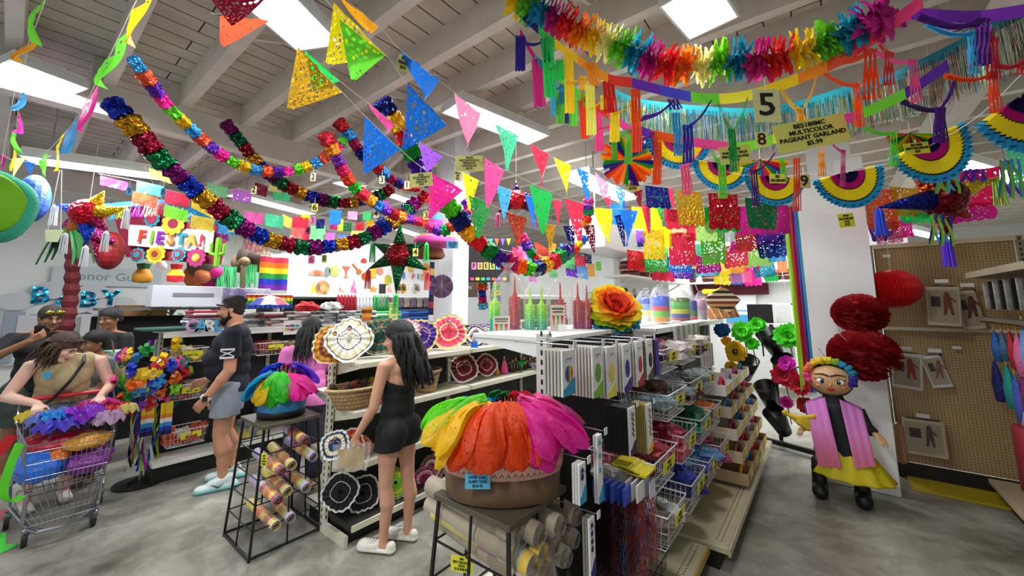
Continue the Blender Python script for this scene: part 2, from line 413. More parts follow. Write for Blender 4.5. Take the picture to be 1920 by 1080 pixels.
# ---------------- shop shelving ----------------
PEG=mat('#141414',.55)
def pegmat(c,hole,sc=40.):
    def fn(nt,out,N):
        tc=N('TexCoord'); sp=N('SeparateXYZ',i_0=tc.outputs['Object'])
        def fr(s): 
            a=N('Math',operation='MULTIPLY',i_0=s,i_1=sc); b=N('Math',operation='FRACT',i_0=a.outputs[0]); return N('Math',operation='SUBTRACT',i_0=b.outputs[0],i_1=.5).outputs[0]
        sm=N('Math',operation='ADD',i_0=sp.outputs[0],i_1=sp.outputs[1])
        x=fr(sm.outputs[0]); z=fr(sp.outputs[2]); x2=N('Math',operation='POWER',i_0=x,i_1=2.); z2=N('Math',operation='POWER',i_0=z,i_1=2.)
        r=N('Math',operation='ADD',i_0=x2.outputs[0],i_1=z2.outputs[0]); l=N('Math',operation='LESS_THAN',i_0=r.outputs[0],i_1=.035)
        n=N('TexNoise',i_Vector=tc.outputs['Object'],i_Scale=2.5,i_Detail=5); cc=N('MixRGB',i_0=n.outputs['Fac'],i_1=s2l(c),i_2=tuple(k*.78 for k in s2l(c)[:3])+(1,))
        mx=N('MixRGB',i_0=l.outputs[0],i_1=cc.outputs[0],i_2=s2l(hole))
        nt.links.new(N('BsdfPrincipled',i_Base_Color=mx.outputs[0],i_Roughness=.6).outputs[0],out.inputs[0])
    return nodes_mat(('peg',c,hole,sc),fn)
SLOT=ramp_mat('slot',[(0,'#d8d2bb'),(.35,'#1a1a18'),(.65,'#d8d2bb')],2,0,1,.45) 
def post(par,x,y,h,w=.035,d=.07,m=None,slots=(0,0)):
    m=m or CREAM; o=MB(); o.box((x,y,h/2),(d,w,h),bev=.004); o.build('upright',m,par)
    s=MB(); n=int(h/.05)
    for i in range(n):
        z=.06+i*.05
        if slots[0]: s.box((x+slots[0]*(d/2+.0006),y,z),(.002,.008,.026))
        if slots[1]: s.box((x,y+slots[1]*(w/2+.0006),z),(.012,.002,.026))
    if slots[0] or slots[1]: tag(s.build('slot_row',BLACK,par),'dark keyhole slots',kind='stuff')
def shelf(par,x0,x1,y0,y1,z,m=None,lip=.04,t=.025):
    """x0 back edge, x1 front edge"""
    m=m or CREAM; o=MB(); s=1 if x1>x0 else -1
    o.box(((x0+x1)/2,(y0+y1)/2,z-t/2),(abs(x1-x0),y1-y0,t),bev=.003)
    o.box((x1-s*.006,(y0+y1)/2,z-lip/2),(.014,y1-y0,lip),bev=.003)
    b=o.build('shelf',m,par)
    q=MB()
    for yy in(y0+.012,y1-.012): q.add([(x0,yy-.003,z-.025),(x1-s*.02,yy-.003,z-.025),(x1-s*.02,yy-.003,z-.045),(x0,yy-.003,z-.12),(x0,yy+.003,z-.025),(x1-s*.02,yy+.003,z-.025),(x1-s*.02,yy+.003,z-.045),(x0,yy+.003,z-.12)],[[0,1,2,3],[7,6,5,4],[0,4,5,1],[1,5,6,2],[2,6,7,3],[3,7,4,0]]).build('bracket',m,b); q=MB()
    return b
def deck(par,x0,x1,y0,y1,z,top=None,m=None,kick=BLACK):
    s=1 if x1>x0 else -1
    MB().box(((x0+x1)/2,(y0+y1)/2,z-.02),(abs(x1-x0),y1-y0,.04),bev=.006).build('base_deck',top or CREAM,par)
    MB().box(((x0+x1)/2-s*.03,(y0+y1)/2,(z-.04)/2),(abs(x1-x0)-.06,y1-y0-.02,z-.04)).build('kick_plate',kick,par)
DK=mat('#cfc9ae',.42,var=.14,vs=9)
# left gondola (A)
GA=empty('gondola_shelving',(-5.5,3.3,0),'long black backed shelving hung with wire baskets behind the man in the navy shirt','shelving')
for y in(1.02,2.05,3.3,4.6): post(GA,-5.5,y,1.44,slots=(1,0))
for i,(a,b) in enumerate(((1.04,2.03),(2.07,3.28),(3.32,4.58))): MB().box((-5.5,(a+b)/2,.78),(.03,b-a,1.26)).build('back_panel',PEG,GA)
for a,b in((1.0,2.05),(2.06,3.3),(3.31,4.6)): deck(GA,-5.48,-5.15,a,b,.2,mat('#e9e7dd',.35))
MB().box((-5.5,2.8,1.43),(.5,3.62,.03),bev=.004).build('top_shelf',mat('#e8e9e4',.4),GA)
MB().box((-5.26,2.8,1.40),(.012,3.62,.05)).build('price_rail',mat('#f3f3ee',.4),GA)
# middle gondola (B)
GB=empty('gondola_shelving',(-3.15,3.3,0),'cream shelving with dress dolls beside the woman in the black dress','shelving')
for y in(1.66,2.9,4.15,5.4): post(GB,-3.15,y,1.5,slots=(1,-1))
for y in(1.66,2.9,4.15,5.4): MB().box((-2.97,y,.035),(.3,.03,.07)).build('foot',CREAM,GB)
for a,b in((1.68,2.88),(2.92,4.13),(4.17,5.38)):
    MB().box((-3.15,(a+b)/2,.8),(.02,b-a,1.36)).build('back_panel',PEG,GB)
    for z in(.54,.915,1.27): shelf(GB,-3.13,-2.8-(.0 if z<1 else 0),a,b,z)
    deck(GB,-3.13,-2.79,a,b,.14,mat('#2a2824',.6)); MB().box((-2.785,(a+b)/2,.12),(.014,b-a,.04)).build('deck_edge',CREAM,GB)
    shelf(GB,-3.17,-3.48,a,b,1.0); shelf(GB,-3.17,-3.48,a,b,.55)
    deck(GB,-3.17,-3.5,a,b,.14)
# right gondola (C)
GC=empty('gondola_shelving',(-1.2,3.7,0),'black pegboard shelving hung with paper packs and wire baskets at centre right','shelving')
for y in(1.8,3.02,4.25,5.5): post(GC,-1.2,y,1.56,w=.05,d=.075,m=mat('#d5d5cf',.4),slots=(1,-1))
PB=pegmat('#121212','#020202')
for a,b in((1.83,3.0),(3.05,4.22),(4.28,5.48)): MB().box((-1.2,(a+b)/2,.85),(.04,b-a,1.38)).build('pegboard',PB,GC)
decktop=mat('#d5cca9',.45,var=.1,vs=12)
deck(GC,-1.18,-.74,1.8,3.02,.13,decktop,kick=mat('#141416',.5)); deck(GC,-1.18,-.62,3.03,5.6,.15,decktop,kick=mat('#141416',.5))
MB().box((-.733,2.41,.115),(.012,1.22,.045)).build('price_rail',mat('#bda24f',.4),GC); MB().box((-.612,4.3,.13),(.014,2.56,.045)).build('price_rail',mat('#cfc6a6',.4),GC)
hb=MB()
for yy in [1.95+i*.03 for i in range(35)]: hb.box((-.79,yy,.1305),(.006,.012,.002)); hb.box((-.82,yy,.1305),(.006,.012,.002))
for yy in [3.1+i*.03 for i in range(80)]: hb.box((-.67,yy,.1505),(.006,.012,.002)); hb.box((-.70,yy,.1505),(.006,.012,.002))
tag(hb.build('perforation',mat('#4a4430',.6),GC),'rows of small slots',kind='stuff')
WS=mat('#f0f0ea',.4)
for a,b in((1.78,3.02),(3.04,4.24)): shelf(GC,-1.16,-1.72,a,b,1.54,WS)
shelf(GC,-1.3,-1.0,3.03,4.25,1.53,WS); shelf(GC,-1.3,-1.0,4.27,5.5,1.53,WS)
for a,b in((1.83,3.0),(3.05,4.22)):
    for z in(.55,1.0): shelf(GC,-1.23,-1.6,a,b,z)
    deck(GC,-1.23,-1.7,a,b,.14)
# brown pegboard bay on the right
GR=empty('pegboard_bay',(.95,5.75,0),'tall brown pegboard display bay with costume packs right of the white pillar','shelving')
BP=pegmat('#b79b6c','#4a3820')
TAUP=mat('#8c7d63',.5)
for x in(.44,1.47,2.5): post(GR,x,5.75,2.34,w=.05,d=.045,m=TAUP,slots=(0,-1))
for x0 in(.47,1.5):
    for z0,z1 in((.14,1.44),(1.47,2.30)): MB().box((x0+.485,5.76,(z0+z1)/2),(.97,.012,z1-z0)).build('pegboard',BP,GR)
    MB().box((x0+.485,5.745,1.455),(.97,.02,.03)).build('crossbar',mat('#d9cfb8',.4),GR)
    MB().box((x0+.485,5.745,2.32),(.99,.04,.045)).build('top_rail',mat('#cdbf9f',.4),GR)
MB().box((1.45,5.72,.07),(2.0,.05,.14)).build('kick_plate',BLACK,GR)
# right-hand shelving seen end-on
GS=empty('gondola_shelving',(1.3,5.0,0),'cream shelving at the right edge holding hanging mesh bags','shelving')
for y in(4.3,5.6): post(GS,1.62,y,2.2,m=TAUP,slots=(-1,-1))
MB().box((1.64,4.6,1.1),(.02,2.6,2.1)).build('back_panel',BP,GS)
shelf(GS,1.62,1.0,3.9,5.2,1.98,mat('#b9ae95',.45),lip=.05)
shelf(GS,1.62,1.02,3.9,5.2,1.60,mat('#6e6350',.5),lip=.03)
deck(GS,1.62,1.02,3.6,5.6,.16,mat('#bfae90',.5),kick=BLACK)
MB().box((.95,5.6,.012),(.9,.5,.02)).build('floor_stripe',mat('#b8a01c',.5)); 
bpy.data.objects['floor_stripe'].name='trim_3'; struct(bpy.data.objects['trim_3'])
# ---- far display shelf on white wall
FS=empty('wall_shelf',(-6.9,4.4,1.8),'white wall shelf carrying party cut-outs above the hanging tassels','shelf')
MB().box((-6.88,4.4,1.85),(.44,3.7,.04),bev=.005).build('board',WS,FS)
for y in(2.8,4.4,6.0): MB().bar((-7.1,y,1.6),(-6.75,y,1.82),.02,.03).build('bracket',WS,FS)
F2=empty('low_shelving',(-6.7,4.4,0),'dark shelving holding folded shirts below the white wall shelf','shelving')
MB().box((-7.08,4.4,.9),(.03,3.7,1.8)).build('back_panel',mat('#241d1a',.6),F2)
for z in(1.45,1.05,.6): MB().box((-6.85,4.4,z),(.45,3.7,.03),bev=.004).build('shelf',WS,F2)
for y in(2.58,4.4,6.22): MB().box((-6.85,y,.9),(.45,.03,1.8)).build('side_panel',WS,F2)
# ---- right rear white shelves
for (lab,c,d) in (('white shelf on the side wall carrying striped baskets above hanging skulls',(-2.22,6.6,2.09),(.36,3.0,.035)),('long white shelf on the rear wall lined with striped pots',(-1.45,9.86,2.17),(2.3,.4,.04))):
    e=empty('wall_shelf',c,lab,'shelf'); MB().box(c,d,bev=.004).build('board',WS,e)
    if d[1]>1:
        for y in(5.4,6.6,7.8): MB().bar((-2.4,y,1.9),(-2.1,y,2.07),.015,.025).build('bracket',WS,e)
    else:
        for x in(-2.3,-.6): MB().bar((x,10.04,1.95),(x,9.75,2.15),.015,.025).build('bracket',WS,e)
# ---- black wire display racks
def rack(x0,x1,y0,y1,h,lab):
    e=empty('display_rack',((x0+x1)/2,(y0+y1)/2,0),lab,'rack')
    m=mat('#101012',.4); t=.05
    def L(z): f=(h-z)/h*t; return x0-f,x1+f,y0-f,y1+f
    o=MB(); a,b,c,d=L(h); A,B,Cc,D=L(.02)
    for (p,q) in(((a,c),(A,Cc)),((b,c),(B,Cc)),((a,d),(A,D)),((b,d),(B,D))): MB().bar((p[0],p[1],h),(q[0],q[1],.0),.014).build('leg',m,e)
    MB().box(((x0+x1)/2,(y0+y1)/2,h+.012),(x1-x0+.04,y1-y0+.04,.025),bev=.004).build('top_board',mat('#5d5646',.5,var=.2,vs=14),e)
    for z in [.02]+[h*k for k in(.22,.41,.6,.79)]:
        A,B,Cc,D=L(z); w=.014 if z<.05 else .007
        for p,q in(((A,Cc),(B,Cc)),((B,Cc),(B,D)),((B,D),(A,D)),((A,D),(A,Cc))): o.bar((p[0],p[1],z),(q[0],q[1],z),w)
    A,B,Cc,D=L(.02)
    for k in(.5,): o.bar(((x0+x1)/2,c,h),((x0+x1)/2,Cc,.02),.009); o.bar((x1,(y0+y1)/2,h),(B,(y0+y1)/2,.02),.009); o.bar(((x0+x1)/2,d,h),((x0+x1)/2,D,.02),.009); o.bar((x0,(y0+y1)/2,h),(A,(y0+y1)/2,.02),.009)
    o.build('wire_frame',m,e); return e
rack(-3.62,-3.22,1.22,1.60,.83,'black wire rack under the blue bucket, holding wrapped pink and yellow rolls')
rack(-1.47,-1.06,1.32,1.72,.83,'black wire rack under the brown tub, holding wrapped table runners')
# ---------------- people ----------------
import bmesh
def blob(mb,name,m,parent,vox=.008,it=4,cuts=(),org=None,push=0,dec=None):
    me=bpy.data.meshes.new('tmp'); me.from_pydata([tuple(p) for p in mb.v],[],mb.f); t=bpy.data.objects.new('tmp',me); COL.objects.link(t)
    r=t.modifiers.new('r','REMESH'); r.mode='VOXEL'; r.voxel_size=vox
    s=t.modifiers.new('s','SMOOTH'); s.iterations=it; s.factor=.5
    bpy.context.view_layer.update(); e=t.evaluated_get(bpy.context.evaluated_depsgraph_get()); out=bpy.data.meshes.new_from_object(e)
    bpy.data.objects.remove(t); bpy.data.meshes.remove(me)
    bm=bmesh.new(); bm.from_mesh(out)
    for co,no in cuts: bmesh.ops.bisect_plane(bm,geom=bm.verts[:]+bm.edges[:]+bm.faces[:],plane_co=V(co),plane_no=V(no),clear_outer=True)
    if push:
        bm.normal_update()
        for v in bm.verts: v.co+=v.normal*push*(noise.noise(v.co*9)+.4*noise.noise(v.co*23))
    o=V((0,0,0)); p=parent
    while p: o=o+p.location; p=p.parent
    loc=V((0,0,0))
    if parent is None: loc=V(org); o=loc
    for v in bm.verts: v.co-=o
    bm.to_mesh(out); bm.free(); out.materials.clear(); out.materials.append(m)
    out.polygons.foreach_set('use_smooth',[True]*len(out.polygons))
    ob=bpy.data.objects.new(name,out); COL.objects.link(ob); ob.location=loc
    if parent is not None: ob.parent=parent
    return ob
def frame(f,u=(0,0,1)):
    f=V(f).normalized(); u=V(u); r=f.cross(u).normalized(); u=r.cross(f); return Matrix((r,f,u)).transposed()
def hand(mb,w,d,n,side,curl=.5,s=1.,th=.4):
    """w wrist, d pointing direction, n palm normal (palm side), side +1: thumb lies along d x n"""
    w=V(w); d=V(d).normalized(); n=V(n); n=(n-n.dot(d)*d).normalized(); t=d.cross(n)*side
    for k in(-1,-.33,.33,1): mb.cap(w+d*.01*s+t*k*.014*s,w+d*.078*s+t*k*.028*s,.016*s,.0135*s,8)
    for i,(k,L) in enumerate(((1,.072),(.35,.08),(-.32,.075),(-1,.06))):
        p=w+d*.08*s+t*k*.028*s; a=0
        for j,f in enumerate((.45,.32,.27)):
            a+=curl*(.75 if j==0 else .95)*(1+.12*(i-1)); q=p+(d*math.cos(a)+n*math.sin(a)+t*k*.06)*L*f*s; mb.cap(p,q,(.0092-.0006*j)*s,(.0086-.0008*j)*s,8); p=q
    p=w+d*.018*s+t*.026*s
    for j,L in enumerate((.042,.032,.026)):
        q=p+((d*.75+t*(.75-.3*j)).normalized()*math.cos(th*(j+.4))+n*math.sin(th*(j+.4)))*L*s; mb.cap(p,q,(.0125-.0015*j)*s,(.0115-.0015*j)*s,8); p=q
def head(mb,c,M,s=1.,jaw=1.):
    P=lambda x,y,z: V(c)+M@V((x,y,z))*s
    mb.ell(P(0,-.014,.03),(.076*s,.096*s,.086*s),M,14,10); mb.ell(P(0,.02,-.032),(.063*s*jaw,.066*s,.083*s),M,14,10)
    for q in(-1,1):
        mb.cap(P(q*.05*jaw,.0,-.055),P(q*.014,.064,-.096),.024*s,.021*s); mb.ell(P(q*.038,.056,-.026),.026*s)
        mb.cap(P(q*.042,.07,.02),P(q*.008,.083,.018),.010*s,.010*s); mb.ell(P(q*.011,.094,-.037),.0085*s)
        mb.ell(P(q*.079,-.006,-.008),(.008*s,.019*s,.031*s),M,8,6)
        mb.cap(P(q*.02,.07,-.066),P(0,.084,-.063),.008*s,.009*s); mb.cap(P(q*.016,.07,-.078),P(0,.082,-.076),.007*s,.009*s)
    mb.ell(P(0,.07,-.1),.021*s); mb.cap(P(0,.084,.005),P(0,.108,-.03),.008*s,.012*s); mb.ell(P(0,.103,-.034),.0115*s)
def face(c,M,par,s=1.,lip='#a8564c',brow='#1c1410',iris='#2a1a10',k=1.):
    P=lambda x,y,z: V(c)+M@V((x,y,z))*s
    for q in(-1,1):
        e=MB().ell(P(q*.03,.0705,.001),(.0135*s,.012*s,.0085*s),M,10,8).build('eye',mat('#efe9e2',.2),par,True)
        MB().ell(P(q*.03,.0805,.001),(.0058*s,.0035*s,.0062*s),M,8,6).build('iris',mat(iris,.15),e,True)
        MB().tube([P(q*.016,.083,.0045),P(q*.03,.0855,.0105),P(q*.045,.077,.0055)],[.002*s,.003*s,.002*s],5).build('eyelash',mat('#17100c',.6),e)
        MB().tube([P(q*.013,.092,.021),P(q*.03,.0905,.028),P(q*.05,.074,.022)],[.0035*s*k,.0045*s*k,.0015*s],6).build('eyebrow',mat(brow,.8),par)
    o=MB(); o.cap(P(-.02,.078,-.066),P(0,.0895,-.063),.004*s,.006*s); o.cap(P(.02,.078,-.066),P(0,.0895,-.063),.004*s,.006*s)
    o.cap(P(-.016,.079,-.0715),P(0,.0885,-.075),.004*s,.007*s); o.cap(P(.016,.079,-.0715),P(0,.0885,-.075),.004*s,.007*s)
    blob(o,'lips',mat(lip,.4),par,.003,2)
def leg(mb,hip,knee,ankle,fdir,g=1.,foot=.0,calf=1.):
    hip,knee,ankle,fdir=V(hip),V(knee),V(ankle),V(fdir).normalized()
    mb.cap(hip,hip.lerp(knee,.5),.086*g,.074*g,14); mb.cap(hip.lerp(knee,.5),knee,.074*g,.052*g,14)
    cm=knee.lerp(ankle,.32)-fdir*.018; mb.cap(knee,cm,.05*g,.056*g*calf,14); mb.cap(cm,knee.lerp(ankle,.7)-fdir*.008,.054*g*calf,.038*g,12); mb.cap(knee.lerp(ankle,.6),ankle,.042*g,.031*g,12)
    mb.cap(ankle+V((0,0,-.02)),ankle-fdir*.035+V((0,0,-.035)),.033,.026)
    if foot: mb.cap(ankle+V((0,0,-.02)),ankle+fdir*.10+V((0,0,-.04)),.033,.024); mb.cap(ankle+fdir*.07+V((0,0,-.042)),ankle+fdir*.15+V((0,0,-.048)),.028,.018)
def arm(mb,sh,el,wr,g=1.):
    mb.cap(sh,el,.05*g,.038*g,12); mb.cap(el,V(el).lerp(V(wr),.35),.037*g,.037*g,12); mb.cap(V(el).lerp(V(wr),.3),wr,.037*g,.024*g,12)
def mkP(base,yaw):
    M=Matrix.Rotation(yaw,3,'Z'); b=V(base)
    return (lambda x,y,z: b+M@V((x,y,z))),M
def yaw_of(dx,dy): return math.atan2(-dx,dy)
def torso(mb,P,M,H,g=1.,belly=0,bust=0,sh=.185,inf=0.,lean=0):
    i=inf; L=lambda z: lean*max(0,z-.53)/.3
    E=lambda x,y,z,rx,ry,rz: mb.ell(P(x,y+L(z),z*H),(rx+i,ry+i,rz+i),M,16,10)
    E(0,-.005,.53,.165*g,.115*g,.11); E(0,.0+belly*.25,.60,.145*g,.105*g+belly*.35,.12); E(0,belly*.35,.66,.14*g,.10*g+belly*.5,.12)
    E(0,belly*.1,.73,.155*g,.108*g+belly*.2,.13); E(0,-.01,.785,.16*g,.09*g,.09)
    for q in(-1,1):
        mb.cap(P(q*.03,-.01+L(.81),.825*H),P(q*(sh-.02),-.01+L(.81),.805*H),.045*g+i,.05*g+i,12)
        if bust: mb.ell(P(q*.07,.085+L(.72),.715*H),(.068+i,.06+i,.065+i),M)
        E(q*.085,-.06,.50,.085*g,.08*g,.10)
SKIN_F=mat('#d9a184',.5); SKIN_M=mat('#c9906f',.5); SKIN_L=mat('#eec0aa',.5); SKIN_D=mat('#9a6a4c',.5)
HAIR=mat('#0a0706',.6,bump=.5,bs=120)
def strands(name,cr,pars,par,m,n=160,r=.0045,seed=1,wave=.012,vol=(.085,.1,.095),L=.45,back=True,M=None,spread=.07,fwd=-.02,zcut=-.3):
    """long hair: many locks leaving the skull and falling"""
    rr=random.Random(seed); o=MB(); c=V(cr)
    for i in range(n):
        a=rr.uniform(0,2*PI); e=rr.uniform(.0,.95)
        d=V((math.cos(a)*math.cos(e*1.5),math.sin(a)*math.cos(e*1.5),math.sin(e*1.5)))
        if d.y>.35 and d.z<.55: continue
        p0=c+M@V((d.x*vol[0],d.y*vol[1],d.z*vol[2])); out=M@V((d.x,min(d.y,.2)-.25,0)); pts=[p0]; ph=rr.uniform(0,6); l=L*rr.uniform(.75,1.05)
        top=M@V((d.x*.05,-.06,.02))
        p1=c+M@V((d.x*vol[0]*1.18,min(d.y,.3)*vol[1]*1.1-.025,d.z*vol[2]*.35)); pts.append(p1)
        for k in range(1,6):
            t=k/5; pts.append(p1+out*spread*t*(1-.4*t)+M@V((math.sin(ph+t*5)*wave,math.cos(ph+t*6)*wave+fwd*t,-l*t)))
        pts=cat_rom(pts,3); k=len(pts); o.tube(pts,[r*2.2*(1-.75*(j/(k-1))**2) for j in range(k)],5)
    return o.build(name,m,par,True)
def hairkap(c,M,par,m,s=1.,grow=.006,low=-.02,front=.05,name='hair',vox=.006,push=.006):
    o=MB(); P=lambda x,y,z: V(c)+M@V((x,y,z))*s
    o.ell(P(0,-.02,.034),((.078+grow)*s,(.098+grow)*s,(.088+grow)*s),M,16,12); o.ell(P(0,-.045,-.01),((.07+grow)*s,(.06+grow)*s,.07*s),M,14,10)
    n=(M@V((0,.8,-1.))).normalized()
    return blob(o,name,m,par,vox,2,cuts=[(P(0,front,.03),n)],push=push)
# --- woman in the black dress
def woman_black():
    b=V((-2.57,1.88,0)); P,M=mkP(b,yaw_of(-1,-.22)); H=1.575
    e=empty('person',b,'woman with long black hair in a black mini dress holding a clear packet','person')
    o=MB(); torso(o,P,M,H,.93,0,1,.165); HM=M@Matrix.Rotation(.55,3,'Z')@Matrix.Rotation(-.2,3,'X'); hc=P(0,.03,.925*H)
    o.cap(P(0,-.01,.80*H),P(0,.015,.89*H),.052,.048,12); head(o,hc,HM,.97)
    ls,le,lw=P(-.175,-.005,.803*H),P(-.215,.03,.63*H),P(-.225,.17,.50*H)
    arm(o,ls,le,lw,.98); hand(o,lw,M@V((.05,.45,-.9)),M@V((1,0,0)),1,.75,.95,.5)
    rs,re,rw=P(.175,-.005,.803*H),P(.22,.06,.65*H),P(.16,.27,.68*H)
    arm(o,rs,re,rw,.95); hand(o,rw,M@V((-.2,1,-.1)),M@V((-1,0,0)),-1,.7,.95)
    f1=M@(Matrix.Rotation(.25,3,'Z')@V((0,1,0)))
    leg(o,P(-.085,0,.5*H),P(-.09,.01,.28*H),P(-.085,.01,.065),f1,.94,1,1.02); leg(o,P(.085,0,.5*H),P(.10,-.03,.28*H),P(.115,-.035,.065),f1,.94,1,1.02)
    blob(o,'body',SKIN_F,e,.0085,3)
    face(hc,HM,e,.97)
    d=MB(); torso(d,P,M,H,.93,0,1,.12,.012)
    for q in(-1,1): d.cap(P(q*.085,0,.50*H),P(q*.095,-.005,.405*H),.107,.102,14)
    d.cap(P(-.06,0,.43*H),P(.06,0,.43*H),.09,.09)
    dr=blob(d,'dress',mat('#0c0c0e',.75,bump=.15,bs=30),e,.011,4,cuts=[(P(0,0,.435*H),(0,0,-1)),(P(0,-.04,.735*H),(M@V((0,-.55,1))).normalized())],push=.004)
    for q in(-1,1): MB().tube([P(q*.07,.10,.755*H),P(q*.085,.05,.825*H),P(q*.08,-.05,.825*H),P(q*.06,-.105,.74*H)],.004,5).build('strap',BLACK,dr)
    hairkap(hc,HM,e,HAIR,1.,.018,front=.065,name='hair')
    strands('hair_locks',hc,None,e,HAIR,280,.007,3,.016,(.09,.105,.1),.40,M=HM,spread=.035,fwd=-.035)
    for q,z in((-1,.01),(1,-.035)):
        an=P(q*.1-(.0 if q>0 else -.015),z,.0); s=MB(); f=f1
        s.cap(an-f*.05+V((0,0,.022)),an+f*.15+V((0,0,.022)),.043,.052,12,flat=((0,0,1),.42)); s.cap(an+f*.06+V((0,0,.045)),an+f*.15+V((0,0,.035)),.045,.05,12,flat=((0,0,1),.75)); s.cap(an-f*.055+V((0,0,.03)),an-f*.055+V((0,0,.045)),.036,.034)
        sh=blob(s,'clog_shoe',mat('#f0ece0',.45),e,.007,3,cuts=[(V((0,0,.002)),(0,0,-1))]); h=MB()
        for i in range(4):
            for j in range(-2,3): h.ell(an+f*(.06+i*.022)+f.cross(UP)*j*.014+V((0,0,.083-.006*abs(j)-i*.003)),.0035,None,6,4)
        tag(h.build('vent_hole',mat('#5c584e',.8),sh),kind='stuff')
    return lw,M
lw,WM=woman_black()
# --- heavy man in navy shirt
def man_navy():
    b=V((-4.7,1.44,0)); P,M=mkP(b,yaw_of(-.42,-.95)); H=1.80
    e=empty('person',b,'bearded man in profile wearing a navy t-shirt, grey shorts and pale turquoise sneakers','person')
    o=MB(); torso(o,P,M,H,1.22,.12,0,.235); HM=M@Matrix.Rotation(-.12,3,'X'); hc=P(0,.05,.925*H)
    o.cap(P(0,-.01,.80*H),P(0,.02,.89*H),.075,.068,12); head(o,hc,HM,1.08,1.1)
    ls,le,lw=P(-.25,-.01,.79*H),P(-.31,-.02,.615*H),P(-.30,.14,.485*H); arm(o,ls,le,lw,1.35); hand(o,lw,M@V((0.1,.5,-.8)),M@V((1,0,0)),1,.5,1.1)
    rs,re,rw=P(.25,-.01,.79*H),P(.30,.02,.615*H),P(.24,.22,.53*H); arm(o,rs,re,rw,1.35); hand(o,rw,M@V((-.2,.9,-.3)),M@V((-1,0,0)),-1,.5,1.1)
    leg(o,P(-.11,0,.5*H),P(-.12,.03,.27*H),P(-.13,-.03,.08),M@V((-.1,1,0)),1.22,0,1.15); leg(o,P(.11,0,.5*H),P(.12,.02,.27*H),P(.13,-.06,.08),M@V((.15,1,0)),1.22,0,1.15)
    blob(o,'body',SKIN_M,e,.009,3); face(hc,HM,e,1.08,brow='#120c0a',k=1.3)
    c=MB(); torso(c,P,M,H,1.24,.13,0,.24,.016); NAVY=mat('#151b28',.85,bump=.12,bs=20)
    for q in(-1,1):
        s0,s1=(ls,le) if q<0 else (rs,re); s0=V(s0); m_=s0.lerp(V(s1),.62); ax=(m_-s0).normalized(); c.cap(s0,s0.lerp(m_,.8),.08,.082,12)
    sh=blob(c,'t_shirt',NAVY,e,.012,4,cuts=[(P(0,0,.49*H),(0,0,-1)),(P(0,.0,.838*H),(M@V((0,.35,1))).normalized())],push=.006)
    for s0,s1 in((ls,le),(rs,re)):
        s0=V(s0); m_=s0.lerp(V(s1),.66); MB().tube([s0,s0.lerp(m_,.5),m_],[.07,.079,.084],16,cap=False).build('sleeve',NAVY,sh,True)
    # sleeve print
    pc=P(-.377,.005,.70*H); rt=M@V((0,-1,0)); wm=mat('#e9e9e9',.6)
    text('OR',.032,wm,sh,P(-.385,.0,.703*H),rt,UP,'sleeve_print',sx=1.3)
    pr=MB()
    for z0,z1 in((.03,.045),(-.045,-.03),): 
        for y0 in(-.055,): pr.quad(P(-.383,.055,.703*H+z1),P(-.383,-.055,.703*H+z1),P(-.385,-.055,.703*H+z0),P(-.385,.055,.703*H+z0))
    pr.bar(P(-.386,.055,.703*H+.026),P(-.386,-.055,.703*H-.026),.002,.006); pr.bar(P(-.386,.055,.703*H-.026),P(-.386,-.055,.703*H+.026),.002,.006)
    pr.build('sleeve_print',wm,sh)
    g=MB(); torso(g,P,M,H,1.22,.05,0,.1,.016)
    for q in(-1,1): g.cap(P(q*.11,0,.50*H),P(q*.12,.01,.35*H),.135,.125,16)
    blob(g,'shorts',mat('#8b96a0',.85,bump=.1,bs=25),e,.012,3,cuts=[(P(0,0,.37*H),(0,0,-1)),(P(0,0,.56*H),(0,0,1))],push=.005)
    for q,y in((-1,-.03),(1,-.06)):
        f=M@V((q*.1,1,0)).normalized(); an=P(q*.13,y,0); s=MB()
        s.cap(an-f*.07+V((0,0,.04)),an+f*.17+V((0,0,.035)),.05,.048,12,flat=((0,0,1),.7)); s.cap(an-f*.02+V((0,0,.09)),an+f*.09+V((0,0,.06)),.05,.042); s.cap(an-f*.045+V((0,0,.06)),an-f*.045+V((0,0,.10)),.042,.038)
        sb=blob(s,'sneaker',mat('#dff0f0',.5),e,.008,3,cuts=[(V((0,0,.025)),(0,0,-1))])
        s=MB(); s.cap(an-f*.08+V((0,0,.022)),an+f*.175+V((0,0,.02)),.056,.05,12,flat=((0,0,1),.5)); blob(s,'sole',mat('#7cc9c6',.5),sb,.008,2,cuts=[(V((0,0,.0)),(0,0,-1))])
        sw=an+f*.04+f.cross(UP)*-.052+V((0,0,.055)) if q<0 else an+f*.04+f.cross(UP)*-.05+V((0,0,.055))
        MB().tube([sw+f*.05+UP*.018,sw+f*.0-UP*.012,sw-f*.045+UP*.01],[.002,.007,.001],6).build('side_mark',BLACK,sb)
        l=MB()
        for i in range(4): l.bar(an+f*(.03+i*.028)+f.cross(UP)*.025+UP*(.115-i*.014),an+f*(.03+i*.028)-f.cross(UP)*.025+UP*(.115-i*.014),.007,.004)
        tag(l.build('laces',WHITE,sb),kind='stuff')
    # beard, short hair, headband
    B=MB(); Q=lambda x,y,z: hc+HM@V((x,y,z))*1.08
    for q in(-1,1): B.cap(Q(q*.064,.005,-.02),Q(q*.056,.01,-.07),.014,.02); B.cap(Q(q*.056,.01,-.07),Q(q*.02,.068,-.103),.024,.026); B.cap(Q(q*.026,.078,-.055),Q(0,.09,-.05),.008,.008); B.cap(Q(q*.03,.07,-.06),Q(q*.03,.06,-.09),.014,.018)
    B.ell(Q(0,.066,-.118),.03); blob(B,'beard',mat('#1d1512',.9,bump=1,bs=200),e,.006,2,push=.004)
